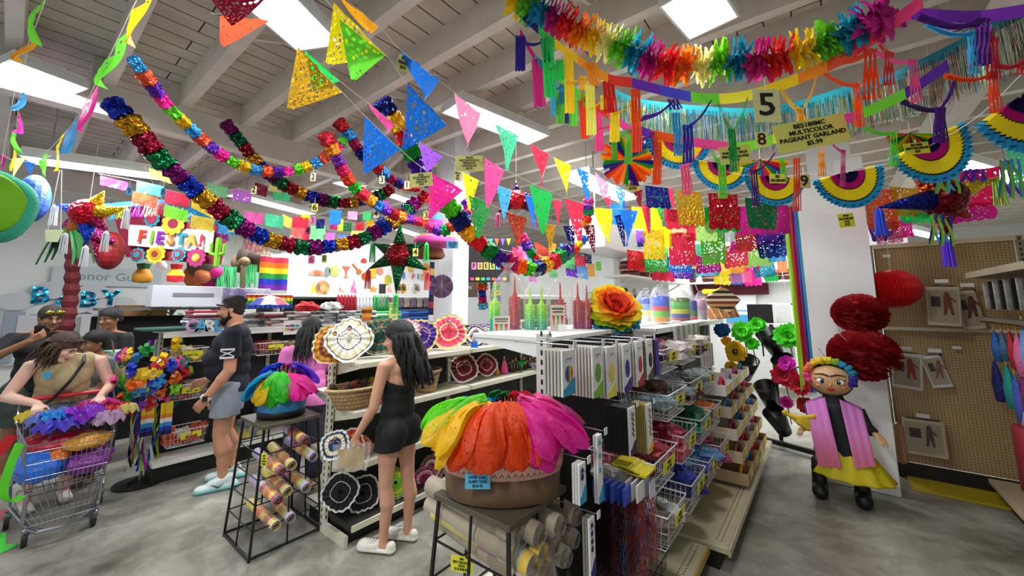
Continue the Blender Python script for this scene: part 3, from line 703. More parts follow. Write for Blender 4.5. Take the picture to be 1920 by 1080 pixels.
    hairkap(hc,HM,e,mat('#2a1f1b',.85,bump=.8,bs=220),1.08,.001,front=.052,push=.002,name='hair')
    K=MB(); K.ell(Q(0,-.02,.085),(.07,.09,.05),HM,14,8); K.ell(Q(0,-.07,.07),(.06,.055,.055),HM)
    blob(K,'hair_top',HAIR,e,.007,1,push=.02)
    MB().tube([Q(.085*math.sin(a),.012+.095*math.cos(a),.055-.03*(1-math.cos(a))) for a in [i*2*PI/24 for i in range(24)]],.009,6,closed=True).build('headband',BLACK,e)
    w=MB(); ax=(V(lw)-V(le)).normalized(); w.tube([V(lw)-ax*.015,V(lw)+ax*.012],.043,14); wa=w.build('watch',mat('#e8e6e0',.4),e); MB().box(V(lw)+M@V((-.042,0,0)),(.014,.04,.045),M=M).build('watch_face',BLACK,wa)
man_navy()
# --- woman at the cart
def woman_cart():
    b=onZ(84,942,0); P,M=mkP(b,yaw_of(1,.02)); H=1.50
    e=empty('person',b,'woman in a beige tank top with sunglasses on her brown hair, pushing the cart','person')
    o=MB(); torso(o,P,M,H,1.05,.05,1,.18,lean=.10); HM=M@Matrix.Rotation(.95,3,'Z')@Matrix.Rotation(-.6,3,'X'); hc=P(0.04,.20,.895*H)
    o.cap(P(0,.09,.80*H),P(0.01,.15,.875*H),.055,.052,12); head(o,hc,HM,.98)
    hl,hr=V(onX(188,742,-5.05)),V(onX(70,757,-5.05))
    ls,le=P(-.21,.10,.79*H),P(-.30,.12,.635*H); arm(o,ls,le,hl,1.12); hand(o,hl,M@V((0,.8,-.5)),M@V((0,-.5,-1)),-1,.9,.95)
    rs,re=P(.21,.10,.79*H),P(.31,.10,.635*H); arm(o,rs,re,hr,1.12); hand(o,hr,M@V((0,.8,-.5)),M@V((0,-.5,-1)),1,.9,.95)
    leg(o,P(-.1,0,.5*H),P(-.10,.02,.27*H),P(-.10,-.02,.07),M@V((0,1,0)),1.1,1); leg(o,P(.1,0,.5*H),P(.11,.04,.27*H),P(.12,.05,.07),M@V((0,1,0)),1.1,1)
    blob(o,'body',SKIN_L,e,.009,3); face(hc,HM,e,.98,brow='#3a2418')
    c=MB(); torso(c,P,M,H,1.06,.06,1,.14,.022,lean=.10); c.cap(P(0,.20,.69*H),P(0,.20,.73*H),.09,.09); c.cap(P(-.07,.115,.785*H),P(.07,.115,.785*H),.085,.085)
    for q in(-1,1): c.cap(P(q*.11,.09,.80*H),P(q*.12,.09,.825*H),.05,.04)
    tt=blob(c,'tank_top',mat('#b9a67e',.85,bump=.25,bs=60),e,.011,9,cuts=[(P(0,0,.50*H),(0,0,-1)),(P(0,.14,.845*H),(M@V((0,.35,1))).normalized())],push=.006)
    MB().poly([P(.095,.275,.755*H),P(.115,.272,.77*H),P(.145,.255,.755*H),P(.13,.262,.725*H),P(.10,.275,.73*H)],.004).build('sticker',mat('#38a7dd',.5),tt)
    MB().tube([P(-.10,.10,.85*H),P(-.09,.23,.80*H),P(-.02,.31,.71*H),P(.07,.27,.61*H),P(.17,.12,.53*H)],.011,6).build('bag_strap',BLACK,e)
    g=MB(); torso(g,P,M,H,1.18,.03,0,.1,.014)
    for q in(-1,1): g.cap(P(q*.1,0,.50*H),P(q*.1,.01,.36*H),.115,.11,14)
    blob(g,'shorts',mat('#2a2c30',.9),e,.014,2,cuts=[(P(0,0,.36*H),(0,0,-1)),(P(0,0,.56*H),(0,0,1))],push=.005)
    BH=mat('#4a3323',.45,bump=.6,bs=120); hairkap(hc,HM,e,BH,1.,.012,front=.06)
    strands('hair_locks',hc,None,e,BH,170,.005,5,.01,(.085,.1,.095),.20,M=HM,spread=.05,fwd=.05)
    Q=lambda x,y,z: hc+HM@V((x,y,z)); sg=MB()
    for q in(-1,1): sg.ell(Q(q*.036,.068,.095),(.03,.012,.02),HM); sg.tube([Q(q*.066,.06,.095),Q(q*.088,.0,.07),Q(q*.086,-.03,.05)],.003,5)
    sg.tube([Q(-.01,.078,.1),Q(.01,.078,.1)],.004); sg.build('sunglasses',mat('#15120f',.15),e,True)
    for q in(-1,1):
        an=P(q*.11,.02 if q>0 else -.03,.0); f=M@V((0,1,0)); s=MB(); s.cap(an-f*.04+UP*.03,an+f*.17+UP*.03,.045,.045,flat=((0,0,1),.75)); blob(s,'shoe',mat('#e4e0da',.6),e,.01,2,cuts=[(V((0,0,.002)),(0,0,-1))])
woman_cart()
# --- man with the phone
def man_phone():
    b=onZ(38,893,0); P,M=mkP(b,yaw_of(.93,.28)); H=1.70
    e=empty('person',b,'man with mirrored sunglasses on his cap looking at a phone behind the cart','person')
    o=MB(); torso(o,P,M,H,1.12,.05,0,.21); hc=P(-.02,.06,.925*H); HM=M@Matrix.Rotation(-.05,3,'Z')@Matrix.Rotation(-.18,3,'X')
    o.cap(P(0,0,.80*H),P(0,.03,.89*H),.062,.058,12); head(o,hc,HM,1.05,1.06)
    rs,re=P(.22,0,.79*H),P(.40,.06,.68*H); rw=P(.19,.32,.80*H); arm(o,rs,re,rw,1.2); hand(o,rw,M@V((-.75,.2,.6)),M@V((0,-1,.2)),1,.7,1.05)
    ls,le=P(-.22,0,.79*H),P(-.27,.05,.62*H); lw_=P(-.16,.22,.56*H); arm(o,ls,le,lw_,1.2); hand(o,lw_,M@V((.3,.9,0)),M@V((0,-.3,-1)),-1,.6)
    leg(o,P(-.1,0,.5*H),P(-.11,.02,.27*H),P(-.11,-.02,.07),M@V((0,1,0)),1.15,1); leg(o,P(.1,0,.5*H),P(.13,.03,.27*H),P(.14,.02,.07),M@V((.1,1,0)),1.15,1)
    blob(o,'body',SKIN_D,e,.009,3); face(hc,HM,e,1.05,brow='#0e0a08',k=1.3,lip='#7d4238')
    c=MB(); torso(c,P,M,H,1.13,.05,0,.215,.016); 
    for s0,s1 in((ls,le),(rs,re)): s0=V(s0); c.cap(s0,s0.lerp(V(s1),.55),.074,.078,12)
    blob(c,'t_shirt',mat('#12141b',.85,bump=.1,bs=20),e,.012,3,cuts=[(P(0,0,.49*H),(0,0,-1)),(P(0,0,.84*H),(0,0,1))],push=.006)
    g=MB(); torso(g,P,M,H,1.1,.03,0,.1,.014)
    for q in(-1,1): g.cap(P(q*.11,0,.50*H),P(q*.125,.01,.30*H),.125,.12,14)
    blob(g,'shorts',mat('#3c4840',.9),e,.014,2,cuts=[(P(0,0,.31*H),(0,0,-1)),(P(0,0,.56*H),(0,0,1))],push=.006)
    Q=lambda x,y,z: hc+HM@V((x,y,z))*1.05
    hairkap(hc,HM,e,mat('#2c2620',.8),1.05,.010,front=.075,name='knit_cap',push=.002)
    B=MB()
    for q in(-1,1): B.cap(Q(q*.058,.01,-.06),Q(q*.02,.066,-.1),.02,.022); B.cap(Q(q*.024,.078,-.053),Q(0,.09,-.049),.006,.006)
    blob(B,'beard',mat('#2a1b14',.9),e,.006,2)
    sg=MB()
    for q in(-1,1): sg.ell(Q(q*.037,.077,.07),(.034,.014,.022),HM)
    sg.build('mirrored_glasses',mat('#c7b23a',.08,.9),e,True)
    for q in(-1,1):
        an=P(q*.125,0,0); f=M@V((0,1,0)); s=MB(); s.cap(an-f*.04+UP*.02,an+f*.18+UP*.02,.048,.048,flat=((0,0,1),.55)); blob(s,'sandal',mat('#201c1a',.6),e,.01,2,cuts=[(V((0,0,.002)),(0,0,-1))])
    ph=empty('phone',rw+M@V((-.06,.0,.09)),'dark phone held up in the hand of the man behind the cart','phone')
    PM=M@Matrix.Rotation(-.5,3,'X'); pc=rw+M@V((-.055,-.03,.085)); MB().box(pc,(.075,.009,.15),M=PM,bev=.004).build('case',mat('#3a3d44',.3,.4),ph)
    MB().box(pc+PM@V((0,-.0052,0)),(.068,.002,.14),M=PM).build('screen',mat('#6d7480',.15),ph); MB().ell(pc+PM@V((-.02,.006,.055)),(.008,.003,.008),PM,8,6).build('camera_lens',BLACK,ph)
man_phone()
# --- simpler people farther off
def bystander(px,d,H,yaw,label,shirt,pants,skin=SKIN_M,hair=HAIR,g=1.,long=0,zb=0.,dress=0):
    p=W(px,568,d); b=V((p.x,p.y,0)); P,M=mkP(b,yaw)
    e=empty('person',b,label,'person'); o=MB(); torso(o,P,M,H,g,0,long,.185); hc=P(0,.03,.925*H); HM=M@Matrix.Rotation(-.15,3,'X')
    o.cap(P(0,-.01,.8*H),P(0,.02,.89*H),.055,.05,10); head(o,hc,HM,1.)
    L=[]
    for q in(-1,1):
        s0,e0,w0=P(q*.195,0,.79*H),P(q*.24,.04,.62*H),P(q*.19,.24,.60*H); arm(o,s0,e0,w0,g); hand(o,w0,M@V((-q*.3,1,-.1)),M@V((-q,0,0)),-q,.6); L.append((s0,e0))
        leg(o,P(q*.09,0,.5*H),P(q*.1,.01,.27*H),P(q*.1,-.02,.07),M@V((0,1,0)),g,1)
    blob(o,'body',skin,e,.011,2); face(hc,HM,e,1.)
    c=MB(); torso(c,P,M,H,g,0,long,.19,.015)
    for s0,e0 in L: s0=V(s0); c.cap(s0,s0.lerp(V(e0),.5),.068,.07)
    blob(c,'shirt',shirt,e,.014,3,cuts=[(P(0,0,.49*H),(0,0,-1)),(P(0,0,.835*H),(0,0,1))],push=.006)
    t=MB(); torso(t,P,M,H,g,0,0,.1,.012)
    for q in(-1,1): t.cap(P(q*.09,0,.5*H),P(q*.1,0,.1*H),.11,.08)
    blob(t,'trousers',pants,e,.016,2,cuts=[(P(0,0,.05*H),(0,0,-1)),(P(0,0,.55*H),(0,0,1))])
    hairkap(hc,HM,e,hair,1.,.012,front=.06)
    if long: strands('hair_locks',hc,None,e,hair,120,.006,long,.01,(.088,.1,.1),.34,M=HM,spread=.06)
    return e
bystander(588,3.9,1.58,yaw_of(-.9,.5),'woman in a pink top with dark hair, partly hidden behind the flag bucket',mat('#ee7fc8',.7),mat('#3a3a48',.8),long=9)
bystander(216,4.5,1.68,yaw_of(.6,-.8),'bearded man in black standing by the wall of packaged goods',mat('#101013',.8),mat('#1a1a1e',.8),skin=SKIN_D)
bystander(196,4.05,1.44,yaw_of(.3,-.95),'person in a dark top with grey and white patterned sleeve beside the bearded man',mat('#8d9294',.8,var=.6,vs=14),mat('#1b1b20',.8),skin=SKIN_D)
bystander(1462,8.6,1.70,yaw_of(-.3,.95),'man in a pale green shirt seen from behind by the far display',mat('#c7d2b0',.8),mat('#30323a',.8),hair=mat('#6a5a4c',.7))
# ---------------- hanging decorations ----------------
STR=mat('#f1efe8',.6)
def dfun(ctrl):
    c=sorted(ctrl)
    def D(u):
        if u<=c[0][0]: return c[0][2]
        for a,b in zip(c,c[1:]):
            if u<=b[0]: t=(u-a[0])/(b[0]-a[0]+1e-6); return a[2]*(1-t)+b[2]*t
        return c[-1][2]
    return D
def line(ctrl,par,r=.0018,name='string',m=None):
    return MB().tube(cat_rom([W(*c) for c in ctrl],5),r,4).build(name,m or STR,par)
C=dict(pink='#f0529b',red='#d81f2e',crim='#e0304e',gold='#c99a1e',yel='#f7dd1e',oran='#f5701c',coral='#f2603c',green='#23b14c',lime='#6fdc3c',mint='#52dba6',teal='#1790ad',blue='#2276dd',navy='#14206e',purp='#6a2fb5',viol='#a35ae0',mag='#c51f86',maroon='#6e1228',sky='#45a7ea',white='#f4f4f4',silver='#c8ccd0',dgreen='#0f6b3a',brick='#c73d23',rose='#f78fb8',pale='#e9e58f',peach='#f3b48c',hot='#ff2fa8',olive='#8a8a2c',brown='#6a4326')
def flags(name,label,ctrl,items,r=.0018,cat='banner',part='pennant',group=None,seed=1,sc=7,hole=.3):
    D=dfun(ctrl); rr=random.Random(seed); e=empty(name,W(*ctrl[0]),label,cat,group)
    line(ctrl,e,r)
    for it in items:
        u1,v1,u2,v2=it[:4]
        wd=0 if len(it)==8 else (u2-u1)*.09
        A=W(u1-wd,v1,D(u1)); B=W(u2+wd,v2,D(u2)); nrm=(B-A).cross(UP)
        nrm=nrm.normalized() if nrm.length>1e-5 else TOCAM
        ph=rr.uniform(0,6); am=rr.uniform(.006,.016)*(B-A).length/.2
        off=lambda u,v: nrm*(am*math.sin(ph+v*3.2+u*2.5)*(.3+v)+am*.35*math.sin(ph*2+u*11+v*3))
        if len(it)==8:
            tu,tv,c,k=it[4:]; T=W(tu,tv,(D(u1)+D(u2))/2); q=(B-A)*.04
            o=MB().quad(A,B,T+q,T-q,5,8,off)
        else:
            h,c,k=it[4:]; h*=1.15; dn=UP*-1*(h*(D(u1)+D(u2))/2/F); tw=rr.uniform(-.04,.04)*(B-A)
            sc_=lambda u,v: off(u,v)+(UP*-abs(math.sin(u*PI*4))*dn.length*.09 if v>.99 else V((0,0,0)))
            o=MB().quad(A,B,B+dn+tw,A+dn+tw,16,5,sc_)
        kk=1 if 'f' in k else 0
        o.build(part,film(C.get(c,c),kk,0 if 's' in k else (.24 if not kk else .31),sc if not kk else sc+2),e,True)
    return e
# --- five strings of pennants in the foreground
flags('hanging_pennant_banner','string of large plastic pennants from coral at top left past green to yellow',
 [(395,25,1.65),(500,36,1.75),(570,93,1.9),(637,152,2.0),(690,193,2.1),(785,265,2.3),(868,300,2.5),(947,319,2.7),(1015,352,2.95),(1096,382,3.3),(1150,392,3.6),(1225,388,4.0)],
 [(412,28,506,40,417,83,'coral','p'),(570,93,637,152,588,165,'green','p'),(690,193,738,232,727,249,'pink','p'),(785,265,830,293,800,322,'viol','p'),(908,295,947,319,913,391,'pink','p'),(992,346,1037,363,1017,440,'green','p'),(1058,373,1096,382,1086,452,'crim','p'),(1113,389,1146,392,1139,455,'yel','p'),(1163,393,1196,396,1176,462,'blue','p'),(1202,385,1217,386,1217,438,'crim','p')],seed=2)
flags('hanging_pennant_banner','string of metallic foil pennants from maroon and gold at upper left to dark red',
 [(360,-30,1.55),(505,-8,1.7),(558,88,1.85),(642,173,2.0),(684,217,2.1),(750,280,2.25),(800,320,2.4),(868,357,2.55),(878,366,2.6),(922,385,2.8),(988,410,3.0),(1040,422,3.2),(1114,421,3.6),(1165,405,3.9)],
 [(363,-40,508,-12,440,44,'maroon','f'),(558,88,642,173,543,204,'gold','f'),(684,217,750,280,683,324,'blue','f'),(800,320,868,357,806,408,'hot','f'),(878,366,922,385,897,446,'green','f'),(948,397,988,410,971,468,'brick','f'),(1020,420,1041,422,1033,475,'gold','f'),(1055,423,1077,423,1075,474,'navy','f'),(1093,422,1114,421,1113,474,'maroon','f'),(1152,405,1170,400,1170,462,'navy','f')],seed=3,sc=8)
flags('hanging_pennant_banner','short string ending in a big yellow-green and a big royal blue foil pennant',
 [(560,-60,1.5),(627,17,1.6),(723,103,1.75),(763,157,1.85),(838,235,2.0)],
 [(625,5,724,104,617,119,'yel','f'),(636,36,722,104,662,150,'lime','p'),(763,157,838,235,758,278,'blue','f')],seed=4,sc=6)
flags('hanging_pennant_banner','upper string of plastic pennants: orange, blue, rose, mint, red, yellow and blue to the right',
 [(600,-45,1.6),(645,-5,1.7),(710,50,1.85),(753,95,1.95),(822,150,2.1),(852,173,2.2),(900,213,2.35),(973,256,2.7),(1028,289,3.0),(1070,310,3.2),(1105,325,3.4),(1145,345,3.7),(1200,352,4.0)],
 [(625,-20,710,50,690,62,'#ffb01e','p'),(753,95,822,150,796,186,'blue','p'),(852,173,900,213,875,275,'rose','p'),(927,232,973,256,952,318,'mint','p'),(995,270,1028,290,1017,350,'crim','p'),(1039,295,1070,310,1063,366,'yel','p'),(1081,313,1105,325,1102,376,'blue','p'),(1115,322,1143,345,1130,372,'rose','p'),(1152,350,1168,354,1166,410,'sky','p')],seed=5)
flags('hanging_pennant_banner','loose end of a string with small pennants hanging behind the rainbow starburst',
 [(1130,372,3.8),(1190,352,3.9),(1230,366,4.0),(1262,356,4.1),(1290,380,4.3)],
 [(1133,372,1145,366,1143,392,'crim','p'),(1188,360,1205,355,1200,388,'maroon','p'),(1206,385,1218,383,1217,438,'crim','f'),(1226,372,1243,366,1240,412,'green','p'),(1250,357,1262,350,1264,390,'crim','p'),(1160,358,1172,360,1172,392,'blue','f')],seed=6)
# teal lace pennant, wheel pattern pennants on their own thread
flags('hanging_pennant_banner','thread of yellow wheel-cut and sky-blue flower-cut pennants in the middle of the picture',
 [(846,300,2.85),(868,322,2.9),(897,340,2.95),(931,347,3.0),(960,358,3.1),(984,366,3.2),(1035,372,3.5),(1055,377,3.6)],
 [(866,322,898,338,880,394,'yel','p'),(931,347,960,358,945,411,'sky','p'),(984,365,1000,368,1002,428,'blue','p'),(1035,376,1054,377,1047,420,'crim','p')],seed=7,sc=5,hole=.32)
# --- left string going away
flags('hanging_pennant_banner','string of narrow pennants seen edge-on sloping down from the top left corner',
 [(262,-12,1.75),(240,32,1.9),(228,58,2.0),(195,125,2.3),(150,212,2.8),(122,248,3.1),(88,284,3.4),(60,300,3.6)],
 [(284,-14,243,28,248,86,'#ffc61e','p'),(229,57,194,124,200,165,'lime','p'),(181,158,155,203,157,246,'hot','p'),(148,214,124,246,123,289,'sky','p'),(122,248,105,278,101,320,'yel','p'),(92,283,76,300,80,330,'lime','p')],seed=8)
flags('hanging_pennant_banner','string of thin pennants hanging almost straight down at the far left edge',
 [(92,-20,1.9),(70,40,2.2),(52,90,2.5),(36,190,3.0),(30,250,3.3),(24,300,3.5)],
 [(86,-10,62,45,58,80,'lime','p'),(62,62,48,92,42,118,'#ffb51e','p'),(43,165,35,190,33,208,'sky','p'),(39,208,31,236,33,250,'hot','p'),(34,236,27,262,26,285,'lime','p'),(28,270,22,300,24,320,'yel','p')],seed=9)
flags('hanging_pennant_banner','cluster of gold, blue and green pennants beside the glaring tube light at left',
 [(4,290,3.4),(24,300,3.4),(60,303,3.4),(96,292,3.5)],
 [(26,296,48,296,24,336,'pale','p'),(44,302,66,306,58,330,'blue','f'),(70,298,88,300,84,334,'lime','p'),(0,290,14,292,4,320,'mag','f')],seed=10)
# --- papel picado rows
def pic(label,ctrl,items,**k): return flags('hanging_papel_picado',label,ctrl,items,part='cut_paper_flag',cat='banner',**k)
pic('row of foil papel picado in blue, gold, dark red and green below the ring fans',[(1200,345,3.3),(1250,352,3.3),(1330,361,3.4),(1400,366,3.4),(1475,372,3.5)],
 [(1213,348,1250,352,34,'navy','f'),(1272,357,1312,360,54,'gold','f'),(1331,362,1378,363,56,'#a31320','f'),(1402,370,1450,374,48,'dgreen','f')],seed=11,sc=9)
pic('second row of papel picado with wide red, pale green and magenta flags',[(1135,378,4.2),(1250,392,4.2),(1330,389,4.2),(1480,384,4.2)],
 [(1144,382,1166,385,32,'blue','p'),(1186,387,1208,390,34,'yel','p'),(1221,390,1238,391,34,'yel','p'),(1247,391,1268,392,20,'crim','f'),(1255,393,1304,391,30,'crim','f'),(1303,390,1338,389,52,'#a8d878','p'),(1324,389,1382,388,38,'green','f'),(1383,388,1424,387,44,'mag','p'),(1426,386,1474,384,44,'#b01c78','p')],seed=12,sc=9)
pic('third row of papel picado with gold, red, green, brick and navy flags',[(1195,424,4.7),(1250,428,4.7),(1320,428,4.7),(1475,420,4.7)],
 [(1208,427,1240,429,48,'#e8b61c','f'),(1237,425,1257,426,32,'yel','p'),(1258,427,1288,427,14,'peach','p'),(1289,426,1312,427,20,'crim','p'),(1256,436,1298,436,50,'crim','f'),(1316,432,1354,427,54,'#5fbf3a','f'),(1354,430,1377,429,20,'#b9c6c2','p'),(1380,427,1418,424,36,'brick','f'),(1419,424,1472,420,30,'purp','f'),(1421,442,1470,436,36,'#16247e','f'),(1193,432,1207,434,18,'viol','f'),(1196,446,1206,446,14,'navy','f')],seed=13,sc=10)
pic('fourth row of papel picado with red, green, blue and magenta flags over the striped baskets',[(1170,466,5.3),(1250,474,5.3),(1350,470,5.3),(1475,462,5.3)],
 [(1178,468,1208,473,30,'red','f'),(1211,472,1249,474,30,'green','f'),(1222,462,1250,464,12,'lime','p'),(1254,481,1292,482,24,'blue','f'),(1290,462,1303,464,32,'#f2a04a','p'),(1306,477,1345,473,30,'#c0208a','f'),(1300,458,1318,458,18,'mint','p'),(1358,463,1396,456,34,'#e83f5a','f'),(1372,452,1408,446,20,'mag','p'),(1402,470,1440,466,26,'#a8e070','p'),(1440,466,1470,462,22,'sky','p'),(1196,474,1208,476,20,'brick','p')],seed=14,sc=10)
pic('lowest row of papel picado, coral to pink and teal, before the rear shelf',[(1150,482,6.0),(1230,497,6.0),(1320,500,6.0),(1475,490,6.0)],
 [(1165,489,1214,497,20,'peach','p'),(1227,498,1262,502,22,'crim','p'),(1263,503,1299,504,16,'purp','p'),(1300,503,1308,503,14,'green','p'),(1309,501,1346,500,14,'#6cb6f0','p'),(1340,506,1364,508,22,'yel','p'),(1350,489,1392,488,20,'#ffcf3a','p'),(1371,500,1404,497,26,'rose','p'),(1371,512,1389,512,18,'blue','p'),(1396,500,1422,498,30,'hot','p'),(1414,494,1447,491,22,'teal','p'),(1434,512,1456,510,14,'green','p'),(1448,505,1458,505,8,'rose','p'),(1458,490,1474,488,18,'#ff8c4a','p'),(1428,478,1448,476,14,'lime','p'),(1405,484,1426,482,12,'#c9ee8a','p')],seed=15,sc=10)
pic('row of numbered papel picado from pink to green near the tube light at left',[(185,326,4.2),(260,340,4.3),(330,360,4.4),(400,375,4.6),(440,385,4.8)],
 [(192,329,236,342,14,'hot','p'),(260,338,302,349,18,'mint','p'),(253,358,293,371,18,'coral','p'),(315,356,353,367,20,'crim','p'),(363,372,398,386,22,'#f2cf3c','p')],seed=16,sc=9)
pic('row of lime, yellow and blue papel picado crossing the tinsel fringe',[(270,310,4.0),(312,383,4.1),(363,403,4.3),(450,420,4.5)],
 [(283,315,320,329,14,'#f2e08a','p'),(312,383,350,396,18,'lime','p'),(363,403,400,411,20,'#f5d548','p'),(413,416,443,420,18,'sky','p'),(440,422,447,423,14,'yel','p')],seed=17,sc=9)
pic('high row of faded green, violet and olive papel picado above the foil garlands',[(385,342,4.6),(470,352,4.9),(560,358,5.2),(640,366,5.5),(770,386,6.0)],
 [(392,343,425,351,18,'#7ec48c','p'),(440,354,470,361,17,'#c06ad0','p'),(480,342,500,349,18,'maroon','p'),(507,341,527,346,14,'#c9bd6a','p'),(514,358,541,363,14,'#3da873','p'),(592,361,611,363,8,'viol','p'),(617,366,637,368,6,'green','p'),(716,376,729,377,12,'#8a3a8a','p'),(753,383,765,386,13,'navy','p')],seed=18,sc=9)
pic('row of pink, mint, coral and blue papel picado above the low foil garland',[(455,395,5.0),(530,402,5.2),(610,402,5.4),(700,398,5.6)],
 [(461,396,492,401,17,'#ee5fb0','p'),(500,400,529,406,19,'mint','p'),(531,401,547,410,17,'#f2ea6a','p'),(552,406,577,409,17,'crim','p'),(566,401,580,403,8,'yel','p'),(595,411,608,411,15,'navy','f'),(620,394,639,395,22,'blue','p'),(654,396,669,397,13,'rose','p'),(682,397,695,398,13,'#3a9a5c','p')],seed=19,sc=8)
pic('lower row of small papel picado squares in coral, lime, blue and gold',[(545,420,5.4),(610,424,5.5),(670,420,5.7),(730,408,5.9)],
 [(550,424,577,429,22,'#ff6a66','p'),(584,423,608,424,22,'#7fe890','p'),(620,416,633,416,12,'mag','f'),(634,411,643,411,18,'yel','p'),(645,418,658,418,13,'dgreen','f'),(669,417,681,418,12,'red','f'),(688,413,700,414,12,'gold','f'),(708,407,720,407,12,'navy','f'),(609,436,627,437,15,'#ef6ac0','p'),(636,440,653,441,10,'#5a78e0','p'),(661,433,680,434,8,'#f2e05a','p'),(570,432,580,433,26,'mag','p')],seed=20,sc=8)
pic('cluster of small paper squares in many colours behind the clear bags',[(925,465,4.6),(985,475,4.8),(1060,470,5.1),(1130,478,5.4)],
 [(970,460,986,466,18,'#e88ad8','p'),(990,463,1006,468,20,'sky','p'),(1005,452,1024,466,18,'brick','p'),(962,463,978,468,18,'#ff4a7a','p'),(984,478,1000,486,16,'yel','p'),(1030,452,1042,458,20,'#f29a3a','p'),(1052,456,1068,462,16,'sky','p'),(1060,480,1076,484,18,'#5fc46a','p'),(1062,492,1080,497,20,'purp','p'),(1084,496,1100,500,20,'#6aa8e8','p'),(1102,494,1114,495,20,'#f2b04a','p'),(1118,490,1126,491,14,'lime','p'),(1078,478,1096,480,16,'crim','p'),(1096,476,1108,478,14,'navy','f'),(992,512,1005,515,12,'#ff7ae0','p'),(1030,500,1044,502,16,'#5fae6a','p')],seed=21,sc=8)
# --- pink, red and green cut-paper bunting at the upper right
pic('glossy foil papel picado in orange, gold, green and hot pink behind the right star pinata',[(1622,350,3.6),(1700,352,3.6),(1800,345,3.5),(1925,320,3.4)],
 [(1624,355,1676,356,62,'#f2572a','f'),(1674,350,1735,356,44,'#d9a01e','f'),(1690,388,1742,386,26,'#2fe06a','f'),(1785,324,1866,312,58,'#e81f5a','f'),(1778,388,1852,376,28,'mag','f'),(1890,278,1930,268,70,'mint','f'),(1632,420,1672,415,28,'purp','f'),(1672,416,1706,412,26,'hot','f'),(1640,440,1690,434,16,'rose','f')],seed=22,sc=9)
# --- card signs
def card(u,v,d,w,h,lines,bg='#d9d878',fg='#111111',label=None,tilt=0,cord=20,name='price_sign',fs=.5,cat='sign',bold=.02,yaw=0.,sp=.85):
    c=W(u,v,d); r=Matrix.Rotation(yaw,3,'Z')@RIGHT; ro=Matrix.Rotation(math.radians(tilt),3,r.cross(UP)); up_=ro@UP; r=ro@r
    n=r.cross(up_); k=d/F; ww,hh=w*k/2,h*k/2
    e=empty(name,c,label,cat); MB().add([c-r*ww-up_*hh-n*.0012,c+r*ww-up_*hh-n*.0012,c+r*ww+up_*hh-n*.0012,c-r*ww+up_*hh-n*.0012,c-r*ww-up_*hh,c+r*ww-up_*hh,c+r*ww+up_*hh,c-r*ww+up_*hh],[[3,2,1,0],[4,5,6,7],[0,1,5,4],[1,2,6,5],[2,3,7,6],[3,0,4,7]]).build('card',mat(bg,.55),e)
    L=lines.split('\n'); sz=2*hh/len(L)*sp; mx=max(len(x) for x in L); sx=min(1.15,ww*2*.92/(mx*sz*.62))
    text(lines,sz,mat(fg,.6),e,c+n*.0022,r,up_,'lettering',bold=bold,sx=sx)
    if cord: MB().tube([c+up_*hh,c+up_*(hh)+UP*cord*k],.0012,4).build('string',STR,e)
    return e
card(880,306,2.42,52,30,'PP278\nFESTIVE PLASTIC\nPENNANT\nLENGTH 30\'\n$3.75',label='yellow card reading FESTIVE PLASTIC PENNANT beside the pink pennant',cord=8)
card(790,337,2.3,42,27,'PP280\nFESTIVE METALLIC\nPENNANT\nLENGTH 30\'\n$7.99',label='yellow card reading FESTIVE METALLIC PENNANT over the bright pink foil pennant',tilt=6,cord=10)
card(1522,250,1.75,140,56,'BE5180MC\nMULTICOLOR\nPAGEANT GARLAND\n$5.99',label='large yellow card reading MULTICOLOR PAGEANT GARLAND on the hanging fringe',tilt=11,cord=30,bg='#dcd96c')
card(1438,198,1.78,50,66,'5',label='tall pale card with a large number 5 above the multicolor garland sign',cord=20,bg='#dcdca0',sp=.95,bold=.012)
card(1428,262,1.95,24,30,'8',label='small pale card with the number 8 under the large 5',cord=10,bg='#ddd690',sp=1.1,bold=.012)
card(1378,290,2.1,58,34,'BE523RB\nRAINBOW DROP\nFRINGE GARLAND\n$5.99',label='yellow card reading RAINBOW DROP FRINGE GARLAND left of the number 8',tilt=6,cord=20)
card(1508,340,2.2,22,26,'9',label='pale card with the number 9 above a ring fan',cord=14,bg='#ddd690',sp=1.1,bold=.012)
card(1719,278,1.95,48,22,'BE61 PAPER\nFANCY FAN GARLAND\n$3.99',bg='#f2ec3c',label='bright yellow card on the large ring fan at right',tilt=6,cord=6)
card(1458,335,2.1,30,18,'BE61\nFAN GARLAND',bg='#f2ec5c',label='small yellow card over the ring fan below the number 8',cord=6)
card(1587,413,2.25,30,26,'PP100\nFAN GARLAND\n6 PCS\n$7.99',bg='#f5ee2c',label='yellow card hanging against the white pillar below a ring fan',tilt=6,cord=26)
card(1187,350,2.6,22,16,'FAN\n$4.99',bg='#f2ec5c',label='tiny yellow card below the rainbow starburst',cord=6)
card(757,119,1.98,22,32,'PP278\nPENNANT\n$3.75',label='yellow card clipped to the blue plastic pennant at top',cord=0,tilt=-8,yaw=.5)
card(858,330,2.85,14,18,'PP27\n30\'\n$3',label='narrow yellow card beside the yellow wheel-cut pennant',cord=0,yaw=.6)
